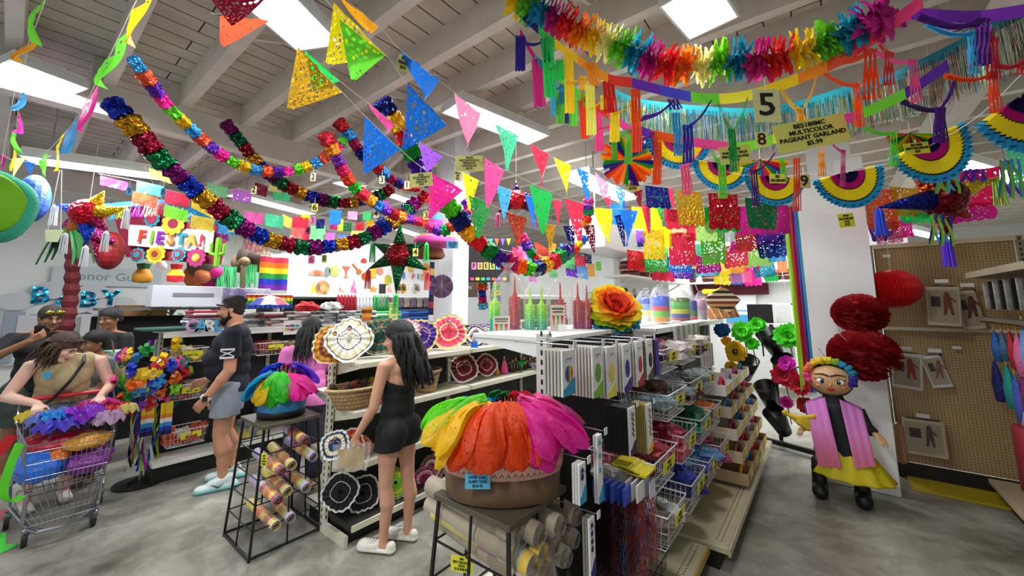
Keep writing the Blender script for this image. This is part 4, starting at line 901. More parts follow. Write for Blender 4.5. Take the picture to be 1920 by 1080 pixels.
for i,(u,v,d,t,bg,lb) in enumerate([(476,356,3.2,'2','#efe9b0','card with number 2 hanging from the small plastic garland at left'),(587,332,3.3,'2','#f0ebc0','card with number 2 against the ceiling below the garland bend'),(590,389,3.6,'6','#e9e06a','yellow card with number 6 above the papel picado'),(586,414,3.6,'3','#f2a0c8','pink card with number 3 among the papel picado'),(716,337,3.6,'3','#f0ebc0','card with number 3 left of the metallic pennant sign'),(763,347,3.5,'1','#f0ebc0','card with number 1 touching the metallic pennant sign'),(675+30,401,3.8,'4','#f2eec8','card with number 4 below the diagonal plastic garland'),(799,404,3.6,'3','#e9e27a','card with number 3 above the sombrero'),(779,473,4.2,'4','#e9e27a','card with number 4 right of the green star pinata'),(584,487,4.4,'6','#f58ac0','pink card with number 6 under the foil garland'),(608,485,4.4,'8','#d8e27a','yellow-green card with number 8 under the foil garland'),(577,433,4.0,'4','#ee4a9c','magenta card with number 4 above the foil garland'),(242,358,3.9,'9','#2f86c8','blue card with number 9 by the FIESTA sign'),(306,360,3.9,'8','#2f86c8','blue card with number 8 above the FIESTA sign'),(434,428,4.2,'1','#e0dc80','small card with number 1 over the rainbow flag'),(1458,197,3.0,' ','#dddda0',None)]):
    if lb: card(u,v,d,10 if t!='6' else 12,15,t,bg=bg,label=lb,name='number_sign',cat='card',cord=12,sp=1.05,bold=.012,fg='#c0126a' if bg=='#f2a0c8' or bg=='#f58ac0' else '#111111')
card(848,459,3.1,22,14,'PILLAR\nDECOR\nSALE',bg='#5fb8ea',fg='#1a3a6a',label='light blue card taped on the white middle post',cord=0)
# --- segmented puff garlands
def puffs(name,label,ctrl,cols,R0,R1,step,fn,lob=4,seed=1,part='foil_segment',cat='garland',wob=.16,gap=1.02):
    P=resample(cat_rom([W(*c) for c in ctrl],10),step); e=empty(name,P[0],label,cat); rr=random.Random(seed); n=len(P)-1
    for i in range(n):
        a,b=P[i],P[i+1]; t=i/max(1,n-1); Rr=(R0*(1-t)+R1*t)*rr.uniform(.9,1.08); d=(b-a); x,y=basis(d); M=Matrix((x,y,d.normalized())).transposed(); L=d.length*gap
        o=MB(); pr=[(.62,-.02),(1.0,.08),(1.06,.27),(.88,.5),(1.06,.73),(1.0,.92),(.62,1.02)]; N=24; vs=[]; ph=rr.uniform(0,6)
        for r,z in pr:
            for j in range(N):
                an=2*PI*j/N; q=r*Rr*(1+wob*math.sin(an*lob+ph)+rr.uniform(-.13,.13)); vs.append(a+M@V((q*math.cos(an),q*math.sin(an),z*L+rr.uniform(-.06,.06)*L)))
        k=len(pr); o.add(vs,[[g*N+j,g*N+(j+1)%N,(g+1)*N+(j+1)%N,(g+1)*N+j] for g in range(k-1) for j in range(N)]+[list(range(N-1,-1,-1)),list(range((k-1)*N,k*N))])
        o.build(part,fn(cols[i%len(cols)]),e)
    return e
mf=lambda c: foil(C[c] if c in C else c,38)
pf=lambda c: film(C[c] if c in C else c,1,0,7)
MET=['#1530a8','#c08a1a','#8c1030','#0f6b3f','#7a0f6a']
puffs('hanging_foil_garland','long crinkled metallic garland sagging from upper left, blue gold red green purple segments',
 [(203,188,2.45),(240,225,2.5),(300,298,2.65),(352,345,2.8),(400,385,2.95),(445,420,3.1),(500,448,3.3),(560,463,3.5),(620,462,3.7),(680,448,3.9),(730,420,4.1),(765,392,4.3),(792,366,4.45)],['#1530a8','#c08a1a','#8c1030','#0f6b3f','#7a0f6a'],.058,.062,.118,mf,seed=31)
puffs('hanging_foil_garland','thin shiny plastic garland in candy colours looping from upper left to the ceiling middle',
 [(247,108,2.3),(275,145,2.4),(310,195,2.55),(350,235,2.7),(400,280,2.9),(450,310,3.05),(500,322,3.2),(560,318,3.4),(610,295,3.5),(640,268,3.6),(655,255,3.6)],['sky','coral','purp','hot','lime','#f2c41e'],.036,.044,.082,lambda c:pf(c),seed=32)
puffs('hanging_foil_garland','dark metallic garland passing behind the candy-coloured one near the ceiling beam',
 [(420,228,3.3),(450,265,3.4),(490,315,3.6),(530,345,3.8),(580,368,4.0),(640,381,4.2),(700,372,4.4),(740,350,4.5)],['#5a0f4a','#0c4a2a','#7a1018','#a8741a','#141e7a'],.05,.056,.105,mf,seed=33)
puffs('hanging_foil_garland','pink and purple tissue garland dropping from the ceiling to the right behind the blue pennant',
 [(608,250,3.3),(628,290,3.4),(655,340,3.55),(690,372,3.7),(730,398,3.9),(770,412,4.1),(810,420,4.3)],['#c8283a','#e8902a','#7a2fb0','#e02f6a','#e84a2a','#3fc83a','#e8304a','#f0a82a','#2f86e0','#8a3ad0'],.055,.045,.095,pf,seed=34)
puffs('hanging_foil_garland','multicoloured foil garland between the blue pennant and the ceiling beam',
 [(632,226,3.5),(655,255,3.6),(680,290,3.7),(715,322,3.9),(750,345,4.1),(790,352,4.3)],['#a81020','#2f86c8','#8c1040','#14207a','#e84a1a'],.05,.048,.1,pf,seed=35)
puffs('hanging_foil_garland','garland of navy, yellow, red and green puffs hanging behind the two blue pennants',
 [(712,188,2.9),(733,215,2.95),(752,245,3.0),(765,275,3.1),(785,310,3.2),(806,345,3.3)],['#10186a','#f2b81e','#d8202a','#0f8a2f','#4a1fa0'],.066,.066,.125,pf,seed=36)
puffs('hanging_foil_garland','big tissue garland in orange, green, navy, yellow and red crossing the middle post',
 [(812,360,2.85),(850,395,2.9),(880,440,3.0),(915,470,3.1),(950,492,3.2),(985,503,3.35),(1020,500,3.5),(1050,480,3.7),(1072,458,3.9)],['#ff6a1a','#4fc81e','#10206a','#f5b01e','#e02030','#0f8a3a','#4a22a0','#c01868'],.068,.06,.115,pf,seed=37)
puffs('hanging_foil_garland','metallic garland rising from the star pinata toward the sombrero',
 [(735,425,4.4),(762,405,4.4),(785,380,4.4),(810,352,4.4)],['#a81828','#c08a1a','#1a38b0','#7a1018'],.052,.05,.11,mf,seed=38)
for i,(ct,lb) in enumerate([([(978,440,4.1),(1000,480,4.1),(1040,492,4.2),(1075,470,4.3),(1100,440,4.4)],'rainbow puff garland draped beside the white air unit'),([(800,420,3.9),(830,436,3.9),(850,420,3.9),(880,395,4.0),(870,372,4.0)],'small curl of candy-coloured garland at the pink foil pennant')]):
    puffs('hanging_foil_garland',lb,ct,['#e8408a','#7a38d0','#1fa04a','#e84a2a','#f2c42a','#2f86e0'],.045,.045,.085,pf,seed=40+i)
# hanging lei by the air unit
puffs('hanging_flower_lei','short lei of pink, purple, green and orange petals hanging beside the air unit',[(1107,372,3.7),(1100,385,3.7),(1104,400,3.7),(1098,415,3.7),(1092,430,3.7)],['#f04aa8','#7a38c8','#1fa06a','#e8342a','#f2a02a'],.045,.04,.06,pf,seed=45)
# --- leafy tissue garland
def leafy(label,ctrl,cols,R,step):
    P=resample(cat_rom([W(*c) for c in ctrl],10),step); e=empty('hanging_leaf_garland',P[0],label,'garland'); rr=random.Random(50)
    for i in range(len(P)-1):
        a,b=P[i],P[i+1]; d=(b-a).normalized(); x,y=basis(d); o=MB(); L=(b-a).length
        for ring in range(3):
            for j in range(11):
                an=2*PI*(j+rr.uniform(-.2,.2)+ring*.35)/11; ra=x*math.cos(an)+y*math.sin(an); tt=d.cross(ra); lean=d*rr.uniform(-.5,.5); ax=(ra+lean*.7).normalized(); base=a+d*L*(.2+.3*ring)
                l=R*rr.uniform(.75,1.1); w=R*.3; n=5; vs=[]; 
                for k in range(n+1):
                    t=k/n; ww=w*(.25+.75*math.sin(PI*min(t*1.05,1)**.8))*(1-.35*t); tw=tt*math.cos(t*.8)+d*math.sin(t*.8); cv=d*math.sin(t*2.2)*R*.12
                    vs+=[base+ax*l*t-tw*ww+cv,base+ax*l*t+cv*1.6,base+ax*l*t+tw*ww+cv]
                    if k<n: t2=t+.5/n; vs+=[base+ax*l*t2-tw*ww*.62+cv,base+ax*l*t2+cv*1.6,base+ax*l*t2+tw*ww*.62+cv]
                rows=len(vs)//3; fs=[]
                for r_ in range(rows-1): fs+=[[r_*3,r_*3+1,r_*3+4,r_*3+3],[r_*3+1,r_*3+2,r_*3+5,r_*3+4]]
                o.add(vs,fs)
        o.tube([a,b],R*.2,6)
        o.build('leaf_tuft',paper(cols[i%len(cols)],.7,.4),e)
leafy('large leafy tissue-paper garland in rainbow colours swooping across the top right',[(958,-8,2.35),(1010,20,2.3),(1070,48,2.25),(1130,75,2.2),(1190,98,2.15),(1250,122,2.1),(1310,125,2.05),(1370,112,2.0),(1440,112,1.9),(1510,95,1.8),(1570,68,1.72),(1630,38,1.62),(1700,2,1.5)],
 ['#f2d21e','#6cc82a','#1a98b8','#c01f86','#e02a2a','#f0801a','#f2c81e','#f0ea9a','#6cc82a','#1a98b8','#c01f86','#e02a2a','#f0801a','#f0ea9a','#7fd02a','#1288a8','#c8207a','#e02a2a'],.108,.088)
# --- pageant garland: flat band, strips and swags
def strips(o,A,B,w,n,sag=0,rr=R,dirw=None):
    A,B=V(A),V(B); sd=dirw or RIGHT
    for i in range(n):
        f=(i/(n-1)-.5) if n>1 else 0; q=w/n*.78; j=rr.uniform(-.1,.1)*w; pts=[]
        for k in range(7):
            t=k/6; p=A.lerp(B,t)-UP*sag*math.sin(PI*t)*(1+f*.5)+sd*f*w*(1 if sag==0 else .35)+(UP*f*w*.5 if sag else V((0,0,0)))+sd*j*t*t*.5; pts.append(p+TOCAM*math.sin(i*2.1+t*4)*w*.15)
        sdd=sd if sag==0 else UP
        vs=[]
        for p in pts: vs+=[p-sdd*q,p+sdd*q]
        o.add(vs,[[2*k,2*k+1,2*k+3,2*k+2] for k in range(6)])
def pageant(label,ctrl,band,drops,seed=1):
    rr=random.Random(seed); D=dfun(ctrl); e=empty('hanging_fringe_garland',W(*ctrl[0]),label,'garland')
    P=cat_rom([W(*c) for c in ctrl],12); n=len(P)-1; per=n/len(band)
    for i,c in enumerate(band):
        s=P[int(i*per):int((i+1)*per)+1]; o=MB(); vs=[]
        for p in s: vs+=[p+UP*.03,p-UP*.026]
        o.add(vs,[[2*k,2*k+1,2*k+3,2*k+2] for k in range(len(s)-1)]); o.build('paper_band',paper(c),e)
    for dr in drops:
        u0,v0,u1,v1,vb,w,c=dr; d0,d1=D(u0),D(u1); m=paper(c,.7,.4); k=d1/F
        o=MB(); A=W(u0,v0,d0); B=W(u1,v1,d1); ww=w*k
        if abs(u0-u1)>4: strips(o,A,B,ww*.9,7,sag=(B-A).length*.13,rr=rr)
        E=W(u1+rr.uniform(-3,6),vb,d1); strips(o,B+UP*.01,E,ww,9,rr=rr); 
        o.build('fringe_drop',m,e)
    return e
c_=C
pageant('fringed tissue pageant garland draped in front of the teal tinsel curtain',
 [(968,18,2.35),(1022,68,2.25),(1060,95,2.2),(1135,145,2.1),(1190,157,2.05),(1262,175,2.0),(1330,186,1.95),(1410,178,1.9),(1512,142,1.8),(1575,112,1.72),(1640,70,1.62),(1730,2,1.48)],
 ['#1f1a6a','#2fb84a','#f2c81e','#f59a1a','#e8392a','#6a2fb5','#4a4ad0','#6fdc3c','#f2e83c','#f8d81e','#f58a1a','#e8502a','#e82f4a','#f0407a'],
 [(973,22,976,70,133,16,'#241f7a'),(985,82,1020,76,118,12,'#241f7a'),(1020,68,1026,78,182,20,'#2fc85a'),(1026,128,1050,116,150,14,'#2fc85a'),(1062,95,1066,105,212,16,'#f5d22a'),(1062,154,1094,146,168,12,'#f5c22a'),(1092,120,1110,122,160,18,'#f5a01a'),(1103,150,1106,162,253,16,'#f0ee6a'),(1106,205,1132,182,205,12,'#f0e63a'),(1137,146,1141,156,212,20,'#d8241e'),(1188,158,1192,170,285,16,'#f0551a'),(1150,214,1186,192,230,12,'#f5c81a'),(1149,195,1153,215,266,16,'#f5dc2a'),(1204,222,1262,190,205,20,'#5a1fa0'),(1262,178,1268,215,292,14,'#2a98c8'),(1332,190,1290,238,305,18,'#2b2f9a'),(1346,190,1372,246,322,14,'#1f8a4a'),(1402,182,1374,246,300,10,'#2fb84a'),(1462,166,1500,208,236,14,'#f2c01e'),(1532,140,1502,208,240,10,'#f5b41a'),(1546,138,1606,160,238,14,'#f0551a'),(1578,116,1632,96,186,24,'#e8481a'),(1642,98,1712,116,192,16,'#ee5a9a'),(1648,80,1668,102,160,16,'#d83a3a')],seed=51)
pageant('second fringe garland with purple, sky blue and orange drops at the upper right',
 [(1700,25,1.6),(1760,30,1.6),(1840,32,1.6),(1925,20,1.6)],['#6a1f9a','#5a1f8a','#7a2fb0'],
 [(1722,32,1842,40,122,26,'#5a1f8a'),(1736,46,1822,62,138,18,'#3fa8d8'),(1840,42,1846,52,120,24,'#b06ad8'),(1772,142,1862,138,212,18,'#e8481a'),(1857,58,1862,75,150,20,'#c01f3a'),(1862,122,1918,118,140,18,'#c8283a'),(1790,150,1762,205,268,18,'#4a1a7a')],seed=52)
pageant('lower fringe garland with pink, green and purple drops hanging between the ring fans',
 [(1185,240,2.35),(1230,254,2.3),(1320,270,2.2),(1400,275,2.15),(1500,245,2.1),(1592,222,2.05),(1690,180,1.95),(1778,122,1.85)],
 ['#6a2fb5','#f0581a','#f04a9a','#7fe03a','#f2e83c','#f04a9a','#7fe83a','#5a1fa0'],
 [(1188,238,1193,246,286,16,'#5a1f9a'),(1200,262,1225,250,284,12,'#7a2f9a'),(1228,255,1234,268,346,14,'#f0581a'),(1320,274,1284,312,365,16,'#ee5a8a'),(1330,272,1354,312,372,14,'#5fc83a'),(1452,288,1414,322,386,12,'#4a1a6a'),(1490,262,1494,300,396,12,'#d84a2a'),(1562,272,1582,284,350,8,'#c84a8a'),(1620,240,1676,250,312,14,'#6ad03a'),(1690,190,1764,206,268,18,'#3a1a5a'),(1545,236,1540,290,330,12,'#f5a01a'),(1470,250,1466,300,340,10,'#5fc83a')],seed=53)
pageant('left fringe garland behind, with magenta, teal and lime tails under the leafy garland',
 [(975,60,2.7),(1003,108,2.65),(1040,140,2.6),(1090,180,2.5),(1140,215,2.45),(1190,250,2.4)],
 ['#c8207a','#2a98b8','#5fc83a','#e8481a','#f04a9a'],
 [(1003,106,1007,114,200,18,'#c02a7a'),(1033,128,1036,138,216,14,'#3aa8c8'),(1035,168,1056,160,195,12,'#2a98b0'),(1048,160,1051,176,232,16,'#5fb83a'),(1076,170,1074,184,236,14,'#6ad84a'),(1074,190,1098,178,200,10,'#7fe03a'),(1061,180,1063,205,232,8,'#4a2a9a'),(1090,180,1092,192,260,12,'#e8481a'),(1118,200,1121,206,283,14,'#f04a9a'),(1122,240,1142,236,246,8,'#f04a9a'),(1150,255,1180,245,308,12,'#6ad84a'),(1148,236,1151,246,300,10,'#4fb83a')],seed=54)
# tinsel curtain
def tinsel(name,label,ctrl,h0,h1,cols,n,seed=1,w=.9,part='tinsel_strand',cat='garland',metal=.75,blocks=1):
    rr=random.Random(seed); P=cat_rom([W(*c) for c in ctrl],10); e=empty(name,P[0],label,cat); L=sum((a-b).length for a,b in zip(P,P[1:])); Q=resample(P,L/n*.999); tot=len(Q)-1
    o=MB(); vs=[]
    for p in P: vs+=[p+UP*.012,p-UP*.05]
    o.add(vs,[[2*k,2*k+1,2*k+3,2*k+2] for k in range(len(P)-1)]); o.build('header_band',mat(cols[0],.35,.4),e)
    groups=[MB() for _ in cols]
    for i in range(tot):
        a,b=Q[i],Q[i+1]; t=i/tot; h=(h0*(1-t)+h1*t)*rr.uniform(.82,1.04); s=(b-a)*.5*w; nz=(b-a).cross(UP).normalized()
        g=groups[int(t*blocks*len(cols))%len(cols) if blocks!=1 else rr.randrange(len(cols))]; vs=[]; ph=rr.uniform(0,6)
        for k in range(6):
            z=k/5; q=a-UP*(.02+h*z)+nz*math.sin(ph+z*5)*.008; cs=math.cos(ph+z*3)*.5+.6; vs+=[q-s*cs,q+s*cs]
        g.add(vs,[[2*k,2*k+1,2*k+3,2*k+2] for k in range(5)])
    for c,g in zip(cols,groups):
        if g.v: tag(g.build(part+'s',mat(c,.25,metal),e),kind='stuff')
    return e
tinsel('tinsel_curtain','shimmering teal and silver tinsel fringe behind the multicolor pageant garland',[(1145,166,2.75),(1200,188,2.7),(1330,203,2.6),(1420,205,2.5),(1500,192,2.45),(1600,160,2.3)],.26,.27,['#2aa8b8','#7fd0d8','#3f9a4a','#c9c86a','#d8dce0','#2f8ac8'],640,61,w=1.5)
tinsel('tinsel_curtain','darker teal and bronze tinsel fringe rising to the upper right corner',[(1560,190,2.5),(1640,155,2.35),(1720,118,2.2),(1800,78,2.1),(1870,40,2.0),(1930,8,1.95)],.26,.30,['#1a6a78','#8a7a3a','#c8c8b8','#5a3a2a','#2f8a6a','#a8503a'],560,62,w=1.5)
tinsel('hanging_tinsel_banner','tinsel fringe banner with blocks of blue, green, purple and silver over the FIESTA sign',[(195,384,4.4),(240,380,4.4),(300,376,4.4),(350,388,4.45),(400,412,4.5),(450,436,4.6),(510,458,4.7)],.17,.15,['#2a98d8','#8ac82a','#a028a8','#c8c8a8','#d8486a','#e8a04a'],330,63,blocks=2,metal=.5)
# --- ring fans
def ringfan(par,u,v,d,rpx,tilt,a0=0,a1=PI,yaw=0.,N=56):
    c=W(u,v,d); R_=rpx*d/F; r=Matrix.Rotation(yaw,3,'Z')@RIGHT; n=UP.cross(r)*-1; M=Matrix.Rotation(math.radians(tilt),3,r.cross(UP))
    rad=[.04,.16,.30,.44,.47,.5,.62,.76,.79,.83,.88,.91,.955,1.]; mi=[3,3,2,2,4,1,1,1,4,0,0,5,0]
    o=MB(); vs=[]
    for q in rad:
        for j in range(N+1):
            a=a0+(a1-a0)*j/N; zz=(.035 if j%2 else -.035)*R_*(.3+q); vs.append(c+M@(r*math.cos(a)*q*R_-UP*math.sin(a)*q*R_)+r.cross(UP)*zz)
    for i in range(len(rad)-1):
        for j in range(N):
            k=mi[i]
            if k==4: k=6 if j%2 else mi[i+1]
            if k==5: k=7 if (j//2)%2 else 0
            o.cm=k; o.add([],[]); o.mi[len(o.f)]=k; o.f.append([i*(N+1)+j,(i+1)*(N+1)+j,(i+1)*(N+1)+j+1,i*(N+1)+j+1])
    o.v=[tuple(p) for p in vs]; o.cm=0
    o.build('paper_fan',[paper('#2aa6d8'),paper('#f5e52a'),paper('#c8148a'),paper('#1a1050'),paper('#f5e52a'),paper('#2aa6d8'),mat('#2a1a12',.8),paper('#0f5a80')],par)
FG=empty('hanging_fan_garland',W(1300,300,2.2),'garland of half-round paper fans in blue, yellow and magenta rings at the right','garland')
FANS=[(1272,258,2.5,62,-12),(1352,306,2.45,53,-10),(1452,330,2.35,57,-4),(1588,322,2.25,70,14),(1738,262,2.05,84,26),(1912,180,1.85,112,32)]
for f in FANS: ringfan(FG,*f)
line([(1225,250,2.5),(1300,300,2.5),(1400,330,2.4),(1515,328,2.3),(1660,308,2.15),(1815,232,1.95),(1925,130,1.8)],FG)
# rainbow starburst + bowl fans
def starburst(label,u,v,d,rpx,cols,N=64,name='hanging_paper_starburst',arc=2*PI,a00=0,jag=.14,yaw=0.):
    c=W(u,v,d); R_=rpx*d/F; rr=random.Random(int(u)); e=empty(name,c,label,'decoration'); o=MB(); r=Matrix.Rotation(yaw,3,'Z')@RIGHT; n=r.cross(UP)
    for j in range(N):
        a0=a00+arc*j/N; a1=a00+arc*(j+1)/N; am=(a0+a1)/2; L=R_*(1-jag*rr.random()-(jag if j%4==0 else 0)); P=lambda a,l,z: c+r*math.cos(a)*l+UP*math.sin(a)*l+n*z
        o.cm=j//2%len(cols); o.add([P(am,.02*R_,.0),P(a0,L,-.05*R_),P(am,L*1.02,.09*R_),P(a1,L,-.05*R_)],[[0,1,2],[0,2,3]])
    o.cm=0; o.build('pleated_paper',[paper(x) for x in cols],e); MB().ell(c,(.05*R_,.05*R_,.03*R_),None,8,6).build('hub',mat('#3a1a10',.6),e); MB().tube([c+UP*.0,c+UP*R_*1.6],.0012,4).build('string',STR,e)
starburst('rainbow pleated paper starburst hanging in front of the bright troffer',1177,300,2.55,54,['#f0601a','#f5b01e','#2fa83a','#2f2f9a','#5a1f8a','#e8481a','#f58a1a'])
starburst('half-open rainbow paper fan behind the number 8 card',1425,300,2.6,52,['#e8481a','#f5d01e','#2fb84a','#2a90c8','#7a2f9a','#e82f6a'],40,arc=PI,a00=PI)
starburst('multicolour paper bowl fan hanging above the large ring fan',1706,250,2.3,46,['#d8241e','#e8801a','#1a4a2a','#2fa83a','#f0c81e','#88d81a'],36,arc=PI,a00=PI,jag=.03)
# ---------------- hand flags in tubs ----------------
def hand_flag(base,top,out,L,w,col,label,group,phi,rr,droop=.9):
    """stick from base to top, plastic sheet flopping outward"""
    e=empty('hand_flag',base,label,'flag',group)
    MB().tube([base,top],.0022,5).build('stick',mat('#c9a878',.6),e)
    o=V(out).normalized(); t=o.cross(UP).normalized(); vs=[];uv=[]; nu,nv=6,13; fs=[]
    cur=V(top); a=.25; wd=(t*math.cos(phi)+UP*math.sin(phi)).normalized()
    for j in range(nv+1):
        v=j/nv; d=(o*math.cos(a)-UP*math.sin(a)); 
        if j: cur=cur+d*L/nv
        a+=droop/nv*1.6; W_=w*(.45+.72*math.sin(PI*min(v,.8)**.9*.75))*(math.sqrt(max(.02,1-((v-.78)/.225)**2)) if v>.78 else 1)
        side=wd-d*wd.dot(d); side.normalize(); nn=side.cross(d)
        for i in range(nu+1):
            u=i/nu-.5; vs.append(cur+side*u*W_+nn*(.02*math.cos(u*PI)+.008*math.sin(v*8+u*9+phi*5))); uv.append((i/nu,1-v))
    fs=[[j*(nu+1)+i,(j+1)*(nu+1)+i,(j+1)*(nu+1)+i+1,j*(nu+1)+i+1] for j in range(nv) for i in range(nu)]
    MB().add(vs,fs,uv).build('flag_sheet',film(col,0,.19,10),e,True)
    return e
def flag_tub(c,rx,ry,z0,z1,az,sets,zt,L,w,label_t,seed):
    rr=random.Random(seed); ax=V((math.cos(az),math.sin(az),0)); ay=V((-math.sin(az),math.cos(az),0)); c=V(c)
    for (a0,a1,n,col,lab,dz) in sets:
        for i in range(n):
            a=math.radians(a0+(a1-a0)*(i+.5)/n+rr.uniform(-3,3)); o=ax*math.cos(a)+ay*math.sin(a); k=rr.uniform(.25,.75)
            b=c+ax*math.cos(a)*rx*.5+ay*math.sin(a)*ry*.5; b.z=z0+.03; tp=c+ax*math.cos(a)*rx*k+ay*math.sin(a)*ry*k; tp.z=zt+dz+rr.uniform(-.02,.02)
            hand_flag(b,tp,o+ay*rr.uniform(-.2,.2),L*rr.uniform(.9,1.1),w*rr.uniform(.85,1.1),col,lab,lab.split(' cut')[0]+' flags in '+label_t,rr.choice((-1,1))*rr.uniform(.25,1.0),rr,rr.uniform(.75,1.05)*(.42+.58*abs(math.sin(a))**2))
AZ=math.atan2(RIGHT.y,RIGHT.x)
# brown oval tub
TC=V((-1.24,1.50,0)); zb=.857
tb=empty('oval_tub',(TC.x,TC.y,zb),'brown oval tub with pink woven band full of orange and pink flags','tub')
def oval(prof,name,m,par,n=40,cap=True):
    MB().lathe(prof,(TC.x,TC.y,0),n,Matrix.Rotation(AZ,3,'Z'),.27,.17,cap=cap).build(name,m,par,True)
oval([(.0,zb),(.9,zb),(.96,zb+.01),(1.0,zb+.12)],'tub_body',mat('#6b5038',.6),tb)
def zig():
    def fn(nt,out,N):
        tc=N('TexCoord'); sp=N('SeparateXYZ',i_0=tc.outputs['UV']); u=N('Math',operation='MULTIPLY',i_0=sp.outputs[0],i_1=60.); pp=N('Math',operation='PINGPONG',i_0=u.outputs[0],i_1=.5)
        v=N('Math',operation='MULTIPLY_ADD',i_0=sp.outputs[1],i_1=9.,i_2=pp.outputs[0]); fr=N('Math',operation='FRACT',i_0=v.outputs[0]); l=N('Math',operation='LESS_THAN',i_0=fr.outputs[0],i_1=.22)
        mx=N('MixRGB',i_0=l.outputs[0],i_1=s2l('#d8ab98'),i_2=s2l('#8a5a4c')); nt.links.new(N('BsdfPrincipled',i_Base_Color=mx.outputs[0],i_Roughness=.6).outputs[0],out.inputs[0])
    return nodes_mat('zig',fn)
oval([(1.0,zb+.115),(1.03,zb+.13),(1.07,zb+.21),(1.09,zb+.22),(1.05,zb+.22),(1.0,zb+.14)],'woven_band',zig(),tb,cap=False)
n=RIGHT.cross(UP); q=TC+n*.19-RIGHT*.10; q.z=zb+.125
def label_card(c,r,n,w,h,txt,bg,fg,label,name='price_sign',cat='sign',sp=.85,par=None,bold=.02):
    c=V(c); r=V(r).normalized(); n=V(n).normalized(); u=n.cross(r); e=par or empty(name,c,label,cat)
    b=MB().box(c,(w,h,.0015),M=Matrix((r,u,n)).transposed()).build('card' if par is None else 'price_tag',mat(bg,.5),e)
    L=txt.split('\n'); sz=h/len(L)*sp; mx=max(len(x) for x in L); text(txt,sz,mat(fg,.6),b if par is not None else e,c+n*.0015,r,u,'lettering',bold=bold,sx=min(1.2,w*.92/(mx*sz*.62)))
    return e
label_card(q,RIGHT,n+UP*-.05,.105,.06,'AW300 (Color)\nALAMO FLAGS\n$0.60 EA','#5fc0e8','#12222e','light blue card reading ALAMO FLAGS on the brown oval tub')
OR,YE,LG,TE,HP,RD,DG,BL='#f4581a','#f7cf14','#6fe02a','#0f9ab0','#f02aa8','#d01f38','#1a7a3a','#1f3fc8'
cu=lambda c,w: c+' cut-plastic hand flag in the '+w
flag_tub(TC,.25,.15,zb,0,AZ,[(-128,-55,30,OR,cu('orange','brown oval tub'),0),(-55,-5,22,HP,cu('hot pink','brown oval tub'),.0),(-165,-128,13,YE,cu('yellow','brown oval tub'),.0),(-198,-165,12,LG,cu('lime green','brown oval tub'),.02),(-232,-198,8,TE,cu('teal','brown oval tub'),.0),(30,75,12,RD,cu('red','brown oval tub'),.02),(80,105,8,DG,cu('dark green','brown oval tub'),.02),(105,128,6,BL,cu('blue','brown oval tub'),.0),(-5,20,5,'#ff7ac8',cu('light pink','brown oval tub'),.02)],1.235,.255,.10,'the brown tub',71)
# blue bucket
BC=V((-3.42,1.41,0)); z0=.857
bk=empty('bucket',(BC.x,BC.y,z0),'round blue plastic bucket with a black base holding smaller flags','bucket')
MB().lathe([(0,z0),(.165,z0),(.17,z0+.045),(.165,z0+.05)],(BC.x,BC.y,0),28).build('base',BLACK,bk,True)
MB().lathe([(.162,z0+.045),(.175,z0+.16),(.168,z0+.16),(.155,z0+.05)],(BC.x,BC.y,0),28,cap=False).build('wall',mat('#2b86b8',.35,alpha=.9),bk,True)
flag_tub(BC,.12,.12,z0,0,AZ,[(-100,-60,9,'#3fd02a',cu('bright green','blue bucket'),.02),(-135,-98,9,YE,cu('yellow','blue bucket'),0),(-178,-135,8,'#1f9cc8',cu('sky blue','blue bucket'),.02),(-45,0,10,HP,cu('hot pink','blue bucket'),0),(170,195,5,OR,cu('orange','blue bucket'),-.02),(35,80,7,'#5a2fb8',cu('purple','blue bucket'),.08),(120,165,6,BL,cu('royal blue','blue bucket'),.07),(85,115,5,RD,cu('red','blue bucket'),.06)],1.14,.225,.105,'the blue bucket',72)
# ---------------- rolls in racks ----------------
def roll(u,v,xe,r,L,skin,label,group,wrap=1):
    p=onX(u,v,xe); p.y=max(p.y,1.385) if xe>-2 else p.y; e=empty('wrapped_roll',p,label,'roll',group); dx=V((-L,R.uniform(-.03,.03),.05 if wrap else .03))
    MB().tube([p,p+dx],r,14,cap=False).build('printed_sheet',skin,e,True)
    MB().tube([p+dx*.002,p+dx],r*.45,10,cap=False).build('core',mat('#a98a5e',.7),e,True)
    if wrap: MB().tube([p-dx*.04,p+dx*.01,p+dx*.5,p+dx],[r*.75,r*1.08,r*1.09,r*1.05],12,cap=False).build('clear_wrap',cling(.10),e,True)
def stripes(key,cols,ax=0,sc=1.,rough=.35): return ramp_mat(('st',key),[(i/len(cols),c) for i,c in enumerate(cols)],ax,-.30,.02,rough,noise_=.02)
RK=[stripes(1,['#c9b4e0','#e8e0f0','#c83a5a','#e8b03a','#e8642a','#f2d84a','#b83a6a']),stripes(2,['#b8a0e0','#d84a6a','#f2d04a','#e8944a','#c8dc6a','#d8c8f0']),stripes(3,['#f2dc4a','#e86a3a','#e8c84a','#b85a3a','#f0e08a'])]
for i,(u,v) in enumerate([(572,826),(588,857),(548,873),(528,884),(575,915),(540,922),(522,938),(546,972),(518,986)]):
    roll(u,v,-3.15,.034,.40,RK[i%3],'clear-wrapped pink and yellow printed plastic roll in the black rack','rolls in the rack under the blue bucket')
R2=[stripes(4,['#b8a98c','#a89878','#9a8766']),stripes(5,['#f2e04a','#c83a5a','#6a3a8a','#f0e8c8','#3a8a4a','#f0c82a']),stripes(6,['#a8977a','#8a7858','#b8a98c'])]
